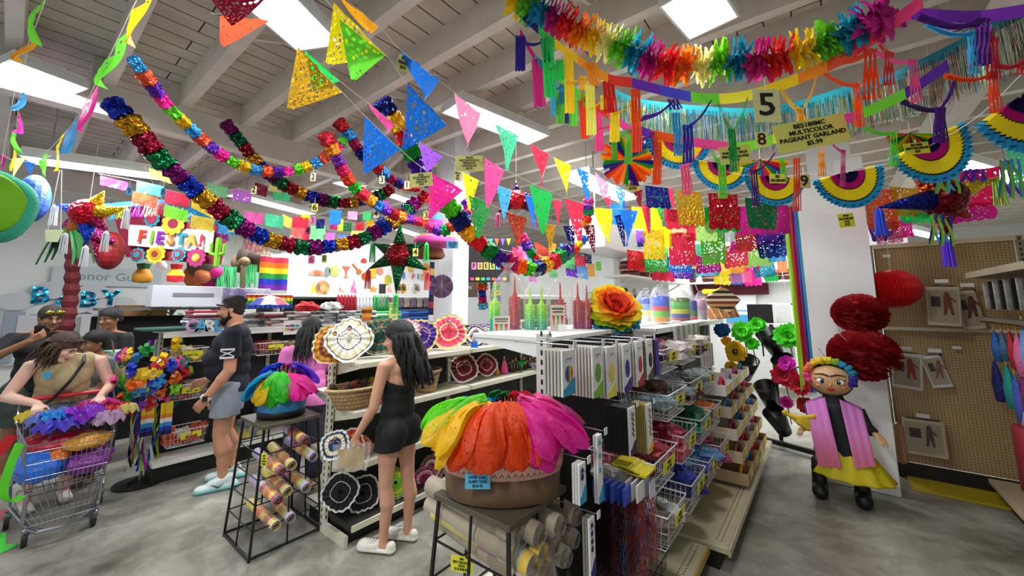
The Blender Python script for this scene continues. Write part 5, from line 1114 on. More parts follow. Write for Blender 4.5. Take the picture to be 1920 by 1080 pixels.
for i,(u,v) in enumerate([(1080,968),(1048,985),(1010,1003),(958,1018),(1040,1022),(1018,1040),(998,1062),(1060,1045),(952,1062),(1030,1080),(930,1085),(985,1100),(1075,1010)]):
    roll(u,v,-1.0 if u>980 else -1.05,.043,.55,R2[1] if i in(6,5) else R2[i%2*2],'clear-wrapped beige table runner roll in the black rack' if i not in(5,6) else 'wrapped table runner roll with bold yellow and purple print','rolls in the rack under the brown tub' if i not in(5,6) else 'bright table runner rolls under the brown tub')
p=onY(866,1058,1.30); label_card(p,RIGHT+V((0,-.25,0)),RIGHT.cross(UP)+V((-.2,0,0)),.10,.062,'NEW!\nFIESTA TABLE RUNNER\n$4.50 EA\n(12 OR MORE $3.99)','#e8e23a','#1a1a12','yellow card reading FIESTA TABLE RUNNER tied to the front black rack')
p=onX(495,862,-3.17); label_card(p,V((-.9,-.5,0)),V((.5,-.9,0)),.045,.085,'FIESTA\nPLASTIC\nROLL\n$9.99','#e8e23a','#1a1a12','yellow card on the rolls in the rear black rack')
# ---------------- packs on the pegboard ----------------
HOOK=mat('#9a9ca0',.3,.9)
def pack(y,z,x,w,h,col,lower,label,group,n,tilt=.0,dots=0,side='#c9c4b8',dx=.017,cardc='#eeeeec'):
    for k in range(n):
        xx=x-k*dx; e=empty('tissue_decoration_pack',(xx,y,z-h),label if k==0 else label.replace(', front one on its hook',', behind the front one'),'pack',group if k else None)
        M=Matrix.Rotation(PI/2,3,'Z')@Matrix.Rotation(tilt,3,'X')
        MB().box((xx,y,z-h/2),(.011,w,h),bev=.003).build('card',mat(cardc if k==0 else side,.35,coat=.3),e)
        if k==0:
            o=MB(); pts=[(xx+.0065,y-w/2+.002,z-h+.002),(xx+.0065,y+w/2-.002,z-h+.002)]; pts+=[(xx+.0065,y+w/2-.002-(w-.004)*i/8,z-h+.05+.02*math.cos(i/8*PI)) for i in range(9)]
            o.poly(pts,.0015).build('coloured_foot',mat(lower,.4),e)
            if dots:
                for i in range(dots): MB().ell((xx+.0065,y+(.012 if dots>5 and i%2 else -.004),z-.03-(h-.11)*i/dots),(.0015,w*.22 if dots<6 else .007,.013 if dots<6 else .009),None,12,6).build('spot',mat(col,.5),e)
            else:
                MB().ell((xx+.0065,y,z-h*.52),(.0018,w*.3,h*.19),None,20,8).build('window_oval',col if not isinstance(col,str) else mat(col,.5,bump=.5,bs=90),e)
            text('honeycomb',.012,mat('#9a9aa0',.6),e,(xx+.0075,y,z-.035),(0,1,0),UP,sx=.9)
            MB().tube([(-1.17,y,z+.02),(x+.02,y,z+.02),(x+.035,y,z+.03)],.0028,5).build('peg_hook',HOOK,e); MB().box((x+.037,y,z+.022),(.003,.028,.03)).build('price_tag',mat('#e8e8e4',.5),e)
RB=ramp_mat('rb',even(['#7a1f8a','#2a3fb8','#2a9a4a','#f2c82a','#e8702a','#c82030']),1,-.03,.03,.5)
for (u,v0,v1,col,low,lab,n) in [(1064,656,742,RB,'#2f98c8','white pack with rainbow oval and blue foot, front one on its hook',6),(1118,650,745,'#6aa82a','#7ab83a','white pack with green oval and green foot, front one on its hook',8),(1144,650,746,'#e8d03a','#e8d84a','white pack with yellow oval and yellow foot, front one on its hook',3),(1173,645,735,'#2a2a9a','#2f1f8a','white pack with navy oval and purple foot, front one on its hook',4),(1197,640,725,'#b83a4a','#a82a3a','white pack with dark red oval and foot, front one on its hook',3),(1216,636,712,'#141414','#4a4a4a','white pack with black oval and grey foot, front one on its hook',4)]:
    a=onX(u,v0,-.88); b=onX(u,v1,-.88); pack(a.y,a.z,-.88,.105,a.z-b.z,col,low,lab,'honeycomb packs on the upper hooks',n)
for (u,v0,v1,col,low,lab,n,w,dt,sd) in [(1183,763,855,'#141414','#2a1f4a','tall pack with black dash pattern and purple foot, front one on its hook',12,.085,10,'#1c1c20'),(1215,757,852,'#2a2a1a','#e0d040','tall pack with dark leaf pattern and yellow foot, front one on its hook',8,.085,10,'#b8a45a'),(1122,815,945,'#4aa8c8','#2f98c8','tall white pack with blue discs and blue foot, front one on its hook',2,.05,3,'#dcdcd8'),(1090,868,945,'#14206e','#2f98c8','short white pack with navy disc near the brown tub, front one on its hook',3,.06,2,'#dcdcd8'),(1108,970,1085,'#2a1f6e','#2a1f6e','tall white pack with navy discs at the pegboard bottom, front one on its hook',3,.05,4,'#8a8478')]:
    x_=-.86; a=onX(u,v0,x_); b=onX(u,v1,x_); pack(a.y,a.z,x_,w,a.z-b.z,col,low,lab,'tall packs on the lower hooks beside '+lab.split(' pack')[0],n,dots=dt,side=sd,dx=.013)
# metallic curtains on hooks: dark red strips with blue headers
def curtain(u,v0,v1,xs,w,n,cols,head,label,group):
    for k in range(n):
        x=xs-k*.03; a=onX(u,v0,xs); b=onX(u,v1,xs); h=a.z-b.z; e=empty('foil_door_curtain',(x,a.y,a.z-h),label,'curtain',group if n>1 else None)
        MB().box((x,a.y,a.z-.04),(.008,w,.08),bev=.002).build('header_card',mat(head,.35),e); o=MB()
        for j in range(14):
            y=a.y-w/2+w*(j+.5)/14; q=w/14*.5; vs=[]
            for s in range(6): z=a.z-.08-(h-.08)*s/5; xx=x+.008*math.sin(j*1.7+s*1.9); vs+=[(xx,y-q,z),(xx,y+q,z)]
            o.add(vs,[[2*s,2*s+1,2*s+3,2*s+2] for s in range(5)])
        tag(o.build('foil_strips',mat(cols[k%len(cols)],.3,.6),e),kind='stuff')
curtain(1200,905,1105,-.80,.10,3,['#b01f3a','#8a1830','#c83a4a'],'#e8e8e4','shiny crimson foil curtain with white header by the brown tub','crimson foil curtains')
curtain(1175,912,1120,-.83,.09,6,['#5a1020','#4a0c1c','#6e1426'],'#2a4ab8','maroon foil curtain with blue header card on the lower hooks','maroon foil curtains')
curtain(1150,905,1120,-.86,.07,4,['#4a0c1c'],'#24409a','dark maroon foil curtain behind the tall discs pack','dark foil curtains')
curtain(1222,900,1060,-.79,.08,2,['#c8285a','#b83a6a'],'#d8d8e8','pinkish foil curtain beside the white tubes','pink foil curtains')
e=empty('yellow_party_pack',onX(1190,880,-.85),'flat stack of yellow wrapped favours above the blue headers','pack'); a=onX(1190,878,-.85)
for k in range(4): MB().box((-.92+k*.03,a.y+.05,a.z-.02*k*.3),(.10,.16,.018),bev=.006).build('wrapped_favour',mat('#e0d02a',.35),e)
# wire baskets
def wire_basket(x0,x1,y0,y1,z0,h,label,fill,tagtxt='',wire='#e8e8e6',group=None,tg='#ece63a'):
    e=empty('wire_basket',((x0+x1)/2,(y0+y1)/2,z0),label,'basket',group); o=MB(); m=mat(wire,.35,.1); f=.9
    cx,cy=(x0+x1)/2,(y0+y1)/2; L=lambda x,y,t: (cx+(x-cx)*(f+(1-f)*t),cy+(y-cy)*(f+(1-f)*t),z0+h*t)
    for t,r in((0,.003),(.5,.0018),(1,.0045)):
        p=[L(x0,y0,t),L(x1,y0,t),L(x1,y1,t),L(x0,y1,t)]; o.tube(p,r,4,closed=True)
    n=int((y1-y0)/.03); mm=int((x1-x0)/.03)
    for i in range(1,n): y=y0+(y1-y0)*i/n; o.tube([L(x0,y,1),L(x0,y,0),L(x1,y,0),L(x1,y,1)],.0016,3)
    for i in range(1,mm): x=x0+(x1-x0)*i/mm; o.tube([L(x,y0,1),L(x,y0,0),L(x,y1,0),L(x,y1,1)],.0016,3)
    o.build('wire_mesh',m,e)
    if tagtxt is not None:
        c=V((x1+.004,(y0+y1)/2+.03,z0+h*.62)); label_card(c,(0,1,0),(1,0,-.1),(y1-y0)*.5,h*.42,tagtxt or 'MIX\n$1.99',tg,'#22221a',None,par=e)
    if fill:
        cols,nf,lab,gr=fill; rr=random.Random(int(y0*97+z0*31))
        for k in range(nf):
            c=V((cx+rr.uniform(-.3,.3)*(x1-x0),cy+rr.uniform(-.33,.33)*(y1-y0),z0+h*(.25+.75*k/nf))); col=cols[k%len(cols)]
            b=MB().ell(c,((x1-x0)*.3,(y1-y0)*.27,h*.3),Matrix.Rotation(rr.uniform(0,3),3,'Z'),12,8,rn=.35,seed=k+y0*9)
            tag(b.build('wrapped_favour',mat(col,.3,coat=.5,bump=.6,bs=45),org=(c.x,c.y,c.z-h*.3)),lab,'favour',gr)
    return e
BK=[]
def brow(z,h,ys,x1,fills,rowname):
    for i,(y0,y1) in enumerate(ys):
        cols=fills[i]; wire_basket(-1.165,x1,y0,y1,z,h,'white wire basket of %s, %s'%(cols[1],rowname%('near end','second along','third along','far end')[i]),(cols[0],6,cols[1]+' in a wire basket, '+rowname.split(' of')[0]%'' if 0 else cols[1]+' piled in a white wire basket'+cols[2],cols[1]+cols[2]))
brow(1.27,.15,[(2.62,3.0),(3.1,3.5),(3.58,3.98)],-.84,[(['#3a1818','#5a2028','#e8c8c8'],'dark red wrapped favours',' on the top row'),(['#f0a8b8','#e8d8d8','#c86a7a'],'pale pink bagged favours',' on the top row'),(['#5a3a28','#d8c8b8'],'brown bagged favours',' on the top row')],'top row %s')
brow(.98,.16,[(2.62,3.05),(3.14,3.55),(3.62,4.0)],-.82,[(['#8aa8b0','#5a1a20','#6a4a3a'],'grey and brown bagged ornaments',' on the second row'),(['#4a1a20','#c8d8e0','#a8c0c8'],'silvery bagged ornaments',' on the second row'),(['#c8d8d8','#b8c8c8'],'clear bagged beads',' on the second row')],'second row %s')
brow(.70,.17,[(2.2,2.62),(2.75,3.1),(3.2,3.55),(3.62,3.95)],-.78,[(['#8a1830','#e0d8d8','#a03040'],'dark red bagged pompoms',' on the third row'),(['#c03048','#a82038'],'crimson bagged pompoms',' on the third row'),(['#0f6a48','#1a8a5a'],'emerald bagged pompoms',' on the third row'),(['#e8602a','#e88a4a'],'orange bagged pompoms',' on the third row')],'third row %s')
brow(.43,.17,[(2.25,2.6),(2.72,3.1),(3.18,3.5),(3.58,3.95)],-.74,[(['#b8c0c8','#e0e4e8','#6a5a4a'],'silver foil bags',' on the fourth row'),(['#101a7a','#1f3ab8','#0a1250'],'royal blue bagged pompoms',' on the fourth row'),(['#3a4a98','#5a8ab8'],'blue and teal bagged pompoms',' on the fourth row'),(['#a81a6a','#8a2a5a'],'magenta bagged pompoms',' on the fourth row')],'fourth row %s')
wire_basket(-1.1,-.80,2.05,2.42,.22,.13,'black wire basket holding three upright wrapped tubes at the bottom',None,None,wire='#2a2a2a')
for i,y in enumerate((2.1,2.21,2.32)):
    e=empty('poster_tube',(-.88,y,.235),'tall white and blue printed tube with an orange edge standing in the black basket','tube','printed tubes')
    MB().tube([(-.95,y-.03,.235),(-.87,y+.03,.66)],.04,14).build('tube_wall',ramp_mat('tube',[(0,'#e8eef4'),(.25,'#3f88c0'),(.62,'#d85a3a'),(.68,'#3f88c0'),(.8,'#dfe8f0')],2,0,.45,.3,coord='Object'),e,True)
    text('Flower Garland',.03,WHITE,e,(-.835,y+.005,.45),(0.1,.05,1),(0,-1,0))
for i,(y,z) in enumerate(((2.12,.66),(2.3,.20),(2.3,.67))):
    o=MB(); rr=random.Random(i)
    for k in range(70): a=V((rr.gauss(0,1),rr.gauss(0,1),rr.gauss(0,1))).normalized(); c=V((-.86,y,z+.02)); o.tube([c,c+a*.055+V((0,.0,.0))],[.004,.002],3)
    tag(o.build('tinsel_bunch',mat('#8a4a24',.3,.5)),('brown tinsel tuft above the printed tubes','brown tinsel tuft at the foot of the printed tubes','brown tinsel tuft at the rear of the printed tubes')[i],'tinsel')
# small trays with yellow tags on the far end
for r,z in enumerate((.19,.36,.54,.72,.9)):
    for i,y in enumerate((4.15,4.5,4.85,5.2)):
        w=.32; e=empty('display_tray',(-.85,y,z),('beige','tan','pale','light brown','cream')[r]+' display tray with yellow tag, '+('lowest','second','third','fourth','top')[r]+' tier, '+('nearest','second','third','farthest')[i]+' in the row','tray')
        o=MB(); o.box((-.86,y,z+.005),(.46-.06*r,w-.02,.01)); 
        for q in(-1,1): o.box((-.86,y+q*(w/2-.015),z+.05),(.46-.06*r,.008,.09))
        xf=-.86+(.46-.06*r)/2; o.box((xf,y,z+.045),(.008,w-.02,.08)); o.build('tray_body',mat(('#b89a70','#c8b090','#d8c8b0','#b8a890','#e8e0d8')[r],.5),e)
        MB().box((xf+.006,y+.04,z+.05),(.003,.09,.07)).build('price_tag',mat('#e8e23a',.5),e)
        col=(('#e89a2a','#4a8ac8','#c8324a','#8a5a3a','#d82a4a','#b8a0c8','#9a2a5a','#2a6a9a'))[(r*3+i)%8]
        o=MB().tube([(xf-.06,y-.1,z+.03),(xf-.06,y-.08,z+.10),(xf-.06,y,z+.135),(xf-.06,y+.08,z+.10),(xf-.06,y+.1,z+.03)],.014,8)
        tag(o.build('headband',mat(col,.5)),'coloured headband standing in the '+('lowest','second','third','fourth','top')[r]+' tier of trays','headband','headbands in tier '+('one','two','three','four','five')[r])
# ---------------- top shelf of the right gondola ----------------
def cupbag(u,d,vt,vb,wpx,cols,label,kn=1):
    b=W(u,vb,d); top=W(u,vt,d); h=(top-b).length; w=wpx*d/F/2; e=empty('clear_gift_bag',b,label,'bag')
    prof=[(.0,0),(.85,.0),(1,.12),(1.02,.5),(.9,.72),(.35,.86),(.16,.92),(.42,1.0)]
    MB().lathe([(r*w,z*h) for r,z in prof],b,28,Matrix.Rotation(AZ,3,'Z'),1,.7,wob=.06,wn=7,cap=False).build('clear_film',cling(.15),e,True)
    return e,b,w,h
def cupstack(b,h,r,n,cols,label,group,gl=0,key=''):
    e=empty('plastic_cup_stack',b,label,'cups',group); pr=[]
    for i in range(n): z=h*i/n; pr+=[(r*(.72+.28*((i%1)+.0)),z),(r,z+h/n*.85),(r*.8,z+h/n*.9)]
    MB().lathe([(0,0)]+pr+[(0,h)],b,14).build('cups',ramp_mat(('cup',key),cols,2,0,h,.15,False),e,True)
    if gl: MB().lathe([(r*.7,h*.75),(r*.5,h*.95),(r*.18,h*1.15),(r*.13,h*1.45),(r*.05,h*1.6)],b,12,cap=True).build('neck',ramp_mat(('cup',key),cols,2,0,h,.15,False),e,True)
GRN=[(0,'#0898b0'),(.35,'#14b080'),(.6,'#58d010'),(1,'#b0e818')]; RDP=[(0,'#a01488'),(.35,'#b00a2a'),(1,'#c0140f')]
for (u,d,vt,vb,w,lab,st) in [(952,2.75,492,628,62,'big clear bag tied at the top with green and red plastic cups',[(-.09,0,'g',.35),(.05,.0,'r',1)]),(1008,2.72,510,632,50,'clear bag of green to teal plastic yard cups',[(-.05,0,'g',.7),(.03,0,'g',.7)]),(1052,2.75,505,634,50,'clear bag with red cups behind a printed card',[(.0,0,'r',.9)]),(1090,2.8,512,622,42,'clear bag with red and magenta cups at the shelf end',[(-.02,.0,'r',1),(.045,.0,'r',.7)])]:
    e,b,bw,bh=cupbag(u,d,vt,vb,w,None,lab)
    for k,(dx,dy,t,hh) in enumerate(st): cupstack(b+RIGHT*dx+UP*.004,bh*.52*(.8+.2*hh),.046,12,GRN if t=='g' else RDP,('green to teal' if t=='g' else 'red to magenta')+' stacked plastic cups inside the '+lab.split(' with')[0].split(' of')[0]+(' at the shelf end' if u==1090 else ''),'cups in bag at %s'%lab[:30],1,t)
for (u,v,d,w,h,lb) in [(940,612,2.62,32,38,'printed insert card showing cups in the leftmost clear bag'),(1046,598,2.6,28,52,'printed insert card showing cups in the third clear bag')]:
    c=W(u,v,d); e=empty('insert_card',c,lb,'card'); n=RIGHT.cross(UP); k=d/F; MM=Matrix((RIGHT,UP,n)).transposed()
    MB().box(c,(w*k,h*k,.002),M=MM).build('card',mat('#cfc3b4',.5),e)
    for i,cc in enumerate(('#c8402a','#4a9a3a','#b83a4a')): MB().poly([c+n*.002+RIGHT*((i-1)*w*k*.28+s*w*k*.11)+UP*(z*h*k) for s,z in((-1,.12),(1,.12),(.3,-.08),(.3,-.22),(-.3,-.22),(-.3,-.08))],.001).build('cup_picture',mat(cc,.5),e)
    MB().box(c+n*.0015+UP*h*k*.36,(w*k*.8,h*k*.06,.001),M=MM).build('print_line',mat('#4a4038',.5),e); MB().box(c+n*.0015+UP*h*k*.25,(w*k*.7,h*k*.05,.001),M=MM).build('print_line',mat('#4a4038',.5),e)
    MB().box(c+n*.003+RIGHT*w*k*.3-UP*h*k*.3,(w*k*.6,h*k*.22,.001),M=MM).build('barcode_label',mat('#f4f4f4',.5),e)
# big rainbow tissue flower
def tissue_flower(c,axis,layers,R_,label,name='tissue_flower',pet=14,seed=1,th=1.):
    rr=random.Random(seed); c=V(c); ax=V(axis).normalized(); x,y=basis(ax); e=empty(name,c,label,'flower')
    for li,(col,rad,lift) in enumerate(layers):
        o=MB(); n=pet
        for rep in range(2):
            for i in range(n):
                a=2*PI*(i+.5*rep+rr.uniform(-.15,.15))/n+li*.3; d=x*math.cos(a)+y*math.sin(a); t=ax.cross(d); L=R_*rad*rr.uniform(.9,1.08); w=L*.34; vs=[];m=6; lf=lift+rr.uniform(-.12,.12)+.12*rep
                for k in range(m+1):
                    s=k/m; p=c+d*L*s*math.cos(lf*s*.9)+ax*L*(math.sin(lf)*s+.12*math.sin(s*5+i))*.8; ww=w*math.sin(PI*min(1,.12+s*.85))**.8
                    vs+=[p-t*ww+ax*.15*ww,p-ax*.1*ww,p+t*ww+ax*.15*ww]
                o.add(vs,[f for k in range(m) for f in([k*3,k*3+1,k*3+4,k*3+3],[k*3+1,k*3+2,k*3+5,k*3+4])])
        o.build('petal_layer',paper(col,.75,.35),e)
    return e
pc=onX(1150,585,-1.05)
tissue_flower(W(1150,578,2.85),TOCAM*.75+UP*.65+RIGHT*.15,[('#10207a',1.0,-.55),('#2a9ac8',1.06,-.35),('#b8d82a',1.02,-.05),('#f5d82a',.98,.25),('#f58a1a',.85,.55),('#e8401f',.65,.95),('#d82a20',.4,1.2)],.205,'giant layered tissue flower in blue, green, yellow, orange and red on the gondola end',seed=9)
# goods on the rear part of the top shelf
def on_top(u,vb): return onZ(u,vb,1.54)
def baggood(u,d,vb,vt,w,stops,label,key,film_=.16,body=1.):
    b=W(u,vb,d); h=(vb-vt)*d/F; r=w*d/F/2; e=empty('bagged_drinkware',b,label,'bag')
    MB().lathe([(0,.004),(r*.85,.004),(r*.92,h*.66*body),(r*.7,h*.7*body),(0,h*.7*body)],b,16).build('contents',ramp_mat(('bg',key),stops,2,0,h*.7,.25,True),e,True)
    MB().lathe([(r*.9,0),(r,h*.1),(r*.98,h*.7),(r*.5,h*.9),(r*.2,h*.97),(r*.4,h)],b,18,wob=.07,wn=6,cap=False).build('clear_film',cling(film_),e,True)
for g in [(1213,4.0,604,540,34,[(0,'#e8eef0'),(.3,'#f2e08a'),(.5,'#8ab0e0'),(.75,'#2a5ac8')],'bag with a blue cup and clear yellow cup','a'),(1232,4.25,602,538,20,[(0,'#7a2a7a'),(.4,'#a83a8a')],'bag with a purple cup','b'),(1240,3.6,604,534,36,[(0,'#f0a03a'),(.2,'#6ac83a'),(.42,'#d8404a'),(.6,'#2a5ae0')],'tall bag of cups striped blue, red, green and orange','c'),(1277,3.75,601,540,38,[(0,'#c83a3a'),(.12,'#2a5ac8'),(.3,'#e8e03a'),(.5,'#4ab83a'),(.8,'#5a7a1a')],'bag of striped green, yellow and blue tumblers','d'),(1300,4.1,600,548,18,[(0,'#e04a3a'),(.2,'#3a8a3a'),(.5,'#2a4ab8')],'slim bag of multicolour tumblers','e'),(1316,4.2,600,545,22,[(0,'#e8e0ec'),(.5,'#d8a8c8')],'bag of clear flamingo cups','f')]: baggood(*g)
# brown folded stoles / hangers beyond
for i in range(9):
    a=W(1335+i*6,598-i*.5,4.6+.05*i); e=MB().bar(a,a+V((-.10,.22,.10+.012*i)),.05,.012); tag(e.build('wooden_fan',mat('#a87a4a' if i%2 else '#8a5a34',.5)),'brown wooden folding fan in the box at the far end of the top shelf','fan','wooden fans in a box')
e=empty('straw_bag',W(1355,560,5.0),'diamond-striped straw bag leaning above the wooden fans','bag'); c=W(1355,562,5.0); n=RIGHT.cross(UP)
MB().poly([c-RIGHT*.26,c+UP*.17,c+RIGHT*.22,c-UP*.22],.06).build('bag_body',ramp_mat('dia',even(['#5a1a20','#e8d8b0','#2a1a14','#c8a060','#8a2a2a','#e8e0c0']*2),2,-.2,.2,.6),e)
# scarf pile
e=empty('folded_cloth_pile',onX(1283,625,-1.0),'cream folded cloth pile draped over a basket at the top row','cloth'); c=onX(1283,625,-1.05)
for k in range(4): MB().box(c+V((0,0,.02*k-.02)),(.16,.15-.01*k,.022),bev=.01,rz=.1*k).build('cloth_fold',mat(('#d8c0a0','#e8d8c0','#c8a888','#e0c8a8')[k],.8),e)
# further row of small hanging packs behind baskets
for i in range(10):
    y=3.3+i*.08; e=empty('hanging_beads_pack',(-.9,y,1.36),'silvery strip pack hanging in the far upper row','pack','silver strip packs in the far row'); MB().box((-.95,y,1.45),(.02,.05,.17),bev=.004).build('pack_body',mat('#8a8a88' if i%2 else '#c8c8c4',.3,.3),e)
for i in range(8):
    y=4.1+i*.06; tag(MB().box((-.95,y,1.20),(.02,.045,.22),bev=.004).build('slim_party_pack',mat('#a8a4a0' if i%2 else '#dcd8d0',.35)),'grey slim pack hanging above the tray tiers','pack','grey slim packs in the far row')
for i in range(9):
    y=2.42+i*.022; tag(MB().box((-.97+i*.004,y,1.38),(.16,.012,.22),bev=.003,rz=.2).build('purple_party_pack',mat('#3a1a2a' if i<7 else '#5a4ab0',.4)),'dark party pack with purple front beside the top wire basket' ,'pack','dark purple packs beside the wire basket')
# ---------------- folk dress dolls on the middle gondola ----------------
def dress_doll(c,R_,nrm,cols,label,head=1,name='dress_doll',arc=1.,group=None):
    """wide ruffled skirt spread like a disc with a small doll in front"""
    c=V(c); z=V(nrm).normalized(); x,y=basis(z); M=Matrix((x,y,z)).transposed(); e=empty(name,c-UP*R_,label,'doll',group)
    N=96; rad=[.12,.3,.46,.5,.54,.72,.88,.92,1.0]; o=MB(); vs=[]
    for q in rad:
        for j in range(N):
            a=2*PI*j/N; w=math.sin(a*17)*.06*q+math.sin(a*5+c.y*30)*.05*q; q2=q*(1+.05*math.sin(a*4+c.y*50)+.02*math.sin(a*17)); vs.append(c+M@V((math.cos(a)*q2*R_,math.sin(a)*q2*R_,(-.10*(1-q)+w+.10*(1-q)*2)*R_)))
    mi=[0,0,1,2,1 if len(cols)<4 else 0,3 if len(cols)>3 else 0,1,2]
    for i in range(len(rad)-1):
        for j in range(N): o.mi[len(o.f)]=mi[i] if mi[i]<len(cols) else 0; o.f.append([i*N+j,i*N+(j+1)%N,(i+1)*N+(j+1)%N,(i+1)*N+j])
    o.v=[tuple(p) for p in vs]; b=o.build('ruffled_skirt',[mat(k,.7) for k in cols],e,True)
    ed=vs[(len(rad)-1)*N:]; lt=MB(); inn=[V(p).lerp(c,-.03)+z*R_*(.05 if k%2 else .0) for k,p in enumerate(ed)]; lt.add(list(ed)+inn,[[j,(j+1)%N,N+(j+1)%N,N+j] for j in range(N)]); lt.build('lace_trim',mat('#f2ede0',.8),b,True)
    if head:
        h=c+z*R_*.14+UP*R_*.42; k=R_*.16
        MB().cap(h-UP*k*2.6,h-UP*k*1.1,k*.75,k*.6).build('bodice',mat(cols[0],.6),e,True)
        hd=MB().ell(h,(k*.62,k*.62,k*.75)).build('head',mat('#c99a78',.5),e,True)
        MB().ell(h+UP*k*.2-z*k*.15,(k*.7,k*.7,k*.75)).build('hair',mat('#17110f',.5),hd,True)
        MB().ell(h+UP*k*.75,(k*.45,k*.3,k*.25)).build('hair_bow',mat(cols[1],.5),hd,True)
        for s in(-1,1): MB().cap(h-UP*k*1.2+x*s*k*.6,h-UP*k*2.2+x*s*k*2.6,k*.22,k*.16).build('arm',mat('#c99a78',.5),e,True)
    return e
SX=V((.72,-.55,.42))
def dd(u,v,r,x,cols,label,n=SX,**k): c=onX(u,v,x); dress_doll(c,r,n,cols,label,**k)
dd(655,636,.17,-2.93,['#f2efe2','#2a2a5a','#f6f3e8','#efe2b4'],'cream ruffled dress doll with navy rings at the near end of the top shelf')
dd(628,645,.16,-3.02,['#c88a2a','#7a3a14','#d8a03a'],'ochre dress doll tucked behind the cream one on the top shelf')
dd(715,630,.16,-2.96,['#0f4a3a','#c8702a','#1a6a4a','#0d3f30'],'dark green dress doll with orange trim beside the cream one')
c=onX(676,602,-2.93); e=empty('sash_bow',c,'orange striped satin sash standing behind the cream dress doll','ribbon'); o=MB()
for a in(-.5,.2): o.quad(c+V((0,.0,.1)),c+V((0,.10,.12)),c+V((.03,.07,0)),c+V((.03,.0,0)),4,4,lambda u,v: V((.01*math.sin(u*9),0,0)))
o.build('satin_loop',ramp_mat('sash',even(['#c8781e','#e8a83a','#8a4a14','#e8b04a']),2,0,.12,.4),e)
dd(790,628,.15,-2.95,['#3a1a8a','#6a2a9a','#e8c83a','#2a146a'],'deep violet dress doll right of the woman in black on the top shelf')
dd(842,622,.175,-2.92,['#e8405a','#f2f0e8','#f5d04a','#f05a78'],'coral red dress doll with white ruffle on the top shelf')
dd(765,622,.12,-3.0,['#e8a0b0','#f2e8e0','#c8586a'],'pale pink dress doll half hidden by the woman\'s hair')
dd(893,630,.13,-2.98,['#1a1040','#f2e8d0','#2a1a6a'],'black and white trimmed dress doll beside the blue bottle doll')
dd(912,628,.12,-2.95,['#4a1a9a','#e8d84a','#5a2ab0'],'purple dress doll with yellow trim at the far end of the top shelf')
dd(960,640,.12,-2.9,['#c82a3a','#f2f0e8','#e8e0d0'],'flat red and white dress doll lying at the gondola corner',n=V((.3,-.3,.9)),head=0)
dd(870,690,.145,-2.96,['#6e1420','#c8889a','#f0e0d8','#5a0f1a'],'wine red dress doll standing on the second shelf')
dd(912,684,.12,-2.96,['#8a1a28','#d8a0a8','#f0e0d8','#7a1422'],'second wine red dress doll behind it toward the clear cups')
def little_doll(u,v,x,h,col,label,hair='#17110f',group=None):
    c=onX(u,v,x); e=empty('small_doll',c,label,'doll',group)
    MB().lathe([(0,0),(h*.26,0),(h*.2,h*.3),(h*.08,h*.62),(h*.1,h*.72),(0,h*.74)],c,14,wob=.04,wn=8).build('dress',mat(col,.5),e,True)
    hd=MB().ell(c+UP*h*.85,(h*.09,h*.09,h*.12)).build('head',mat('#c99a78',.5),e,True); MB().ell(c+UP*h*.88-V((.01,-.005,0)),(h*.11,h*.11,h*.12)).build('hair',mat(hair,.6),hd,True)
    for s in(-1,1): MB().cap(c+UP*h*.68+V((0,s*h*.08,0)),c+V((h*.08,s*h*.2,h*.42)),h*.035,h*.025).build('arm',mat('#c99a78',.5),e,True)
little_doll(890,652,-2.86,.16,'#2a6ad8','blue bell-shaped doll at the shelf edge by the dark dress dolls')
little_doll(945,698,-2.95,.19,'#f04a9a','pink doll with dark hair on the second shelf')
little_doll(932,701,-2.95,.11,'#e0a82a','golden doll beside the pink one on the second shelf')
for i in range(12): little_doll(955+i*5.5,702-i*.9,-3.0+.03*(i%2),.15+.02*(i%3),('#1a1612','#2a1e14','#3a2c1a')[i%3],'small dark figurine with gilt details on the rear of the second shelf',group='dark figurines on the second shelf')
c=onX(978,700,-2.86); e=empty('margarita_glass',c,'green plastic margarita glass on the second shelf','glass'); MB().lathe([(.04,0),(.006,.01),(.006,.06),(.02,.075),(.025,.10),(.06,.115),(.066,.135),(.062,.135),(.055,.118),(0,.10)],c,24).build('bowl',mat('#1f9a3a',.15,trans=.3),e,True)
c=onX(1002,702,-2.84); e=empty('margarita_glass',c,'clear plastic margarita glass with purple rim on the second shelf','glass'); MB().lathe([(.04,0),(.006,.01),(.006,.06),(.02,.075),(.06,.115),(.066,.135),(.062,.135),(0,.10)],c,24).build('bowl',mat('#c8c8d0',.1,trans=.7),e,True)
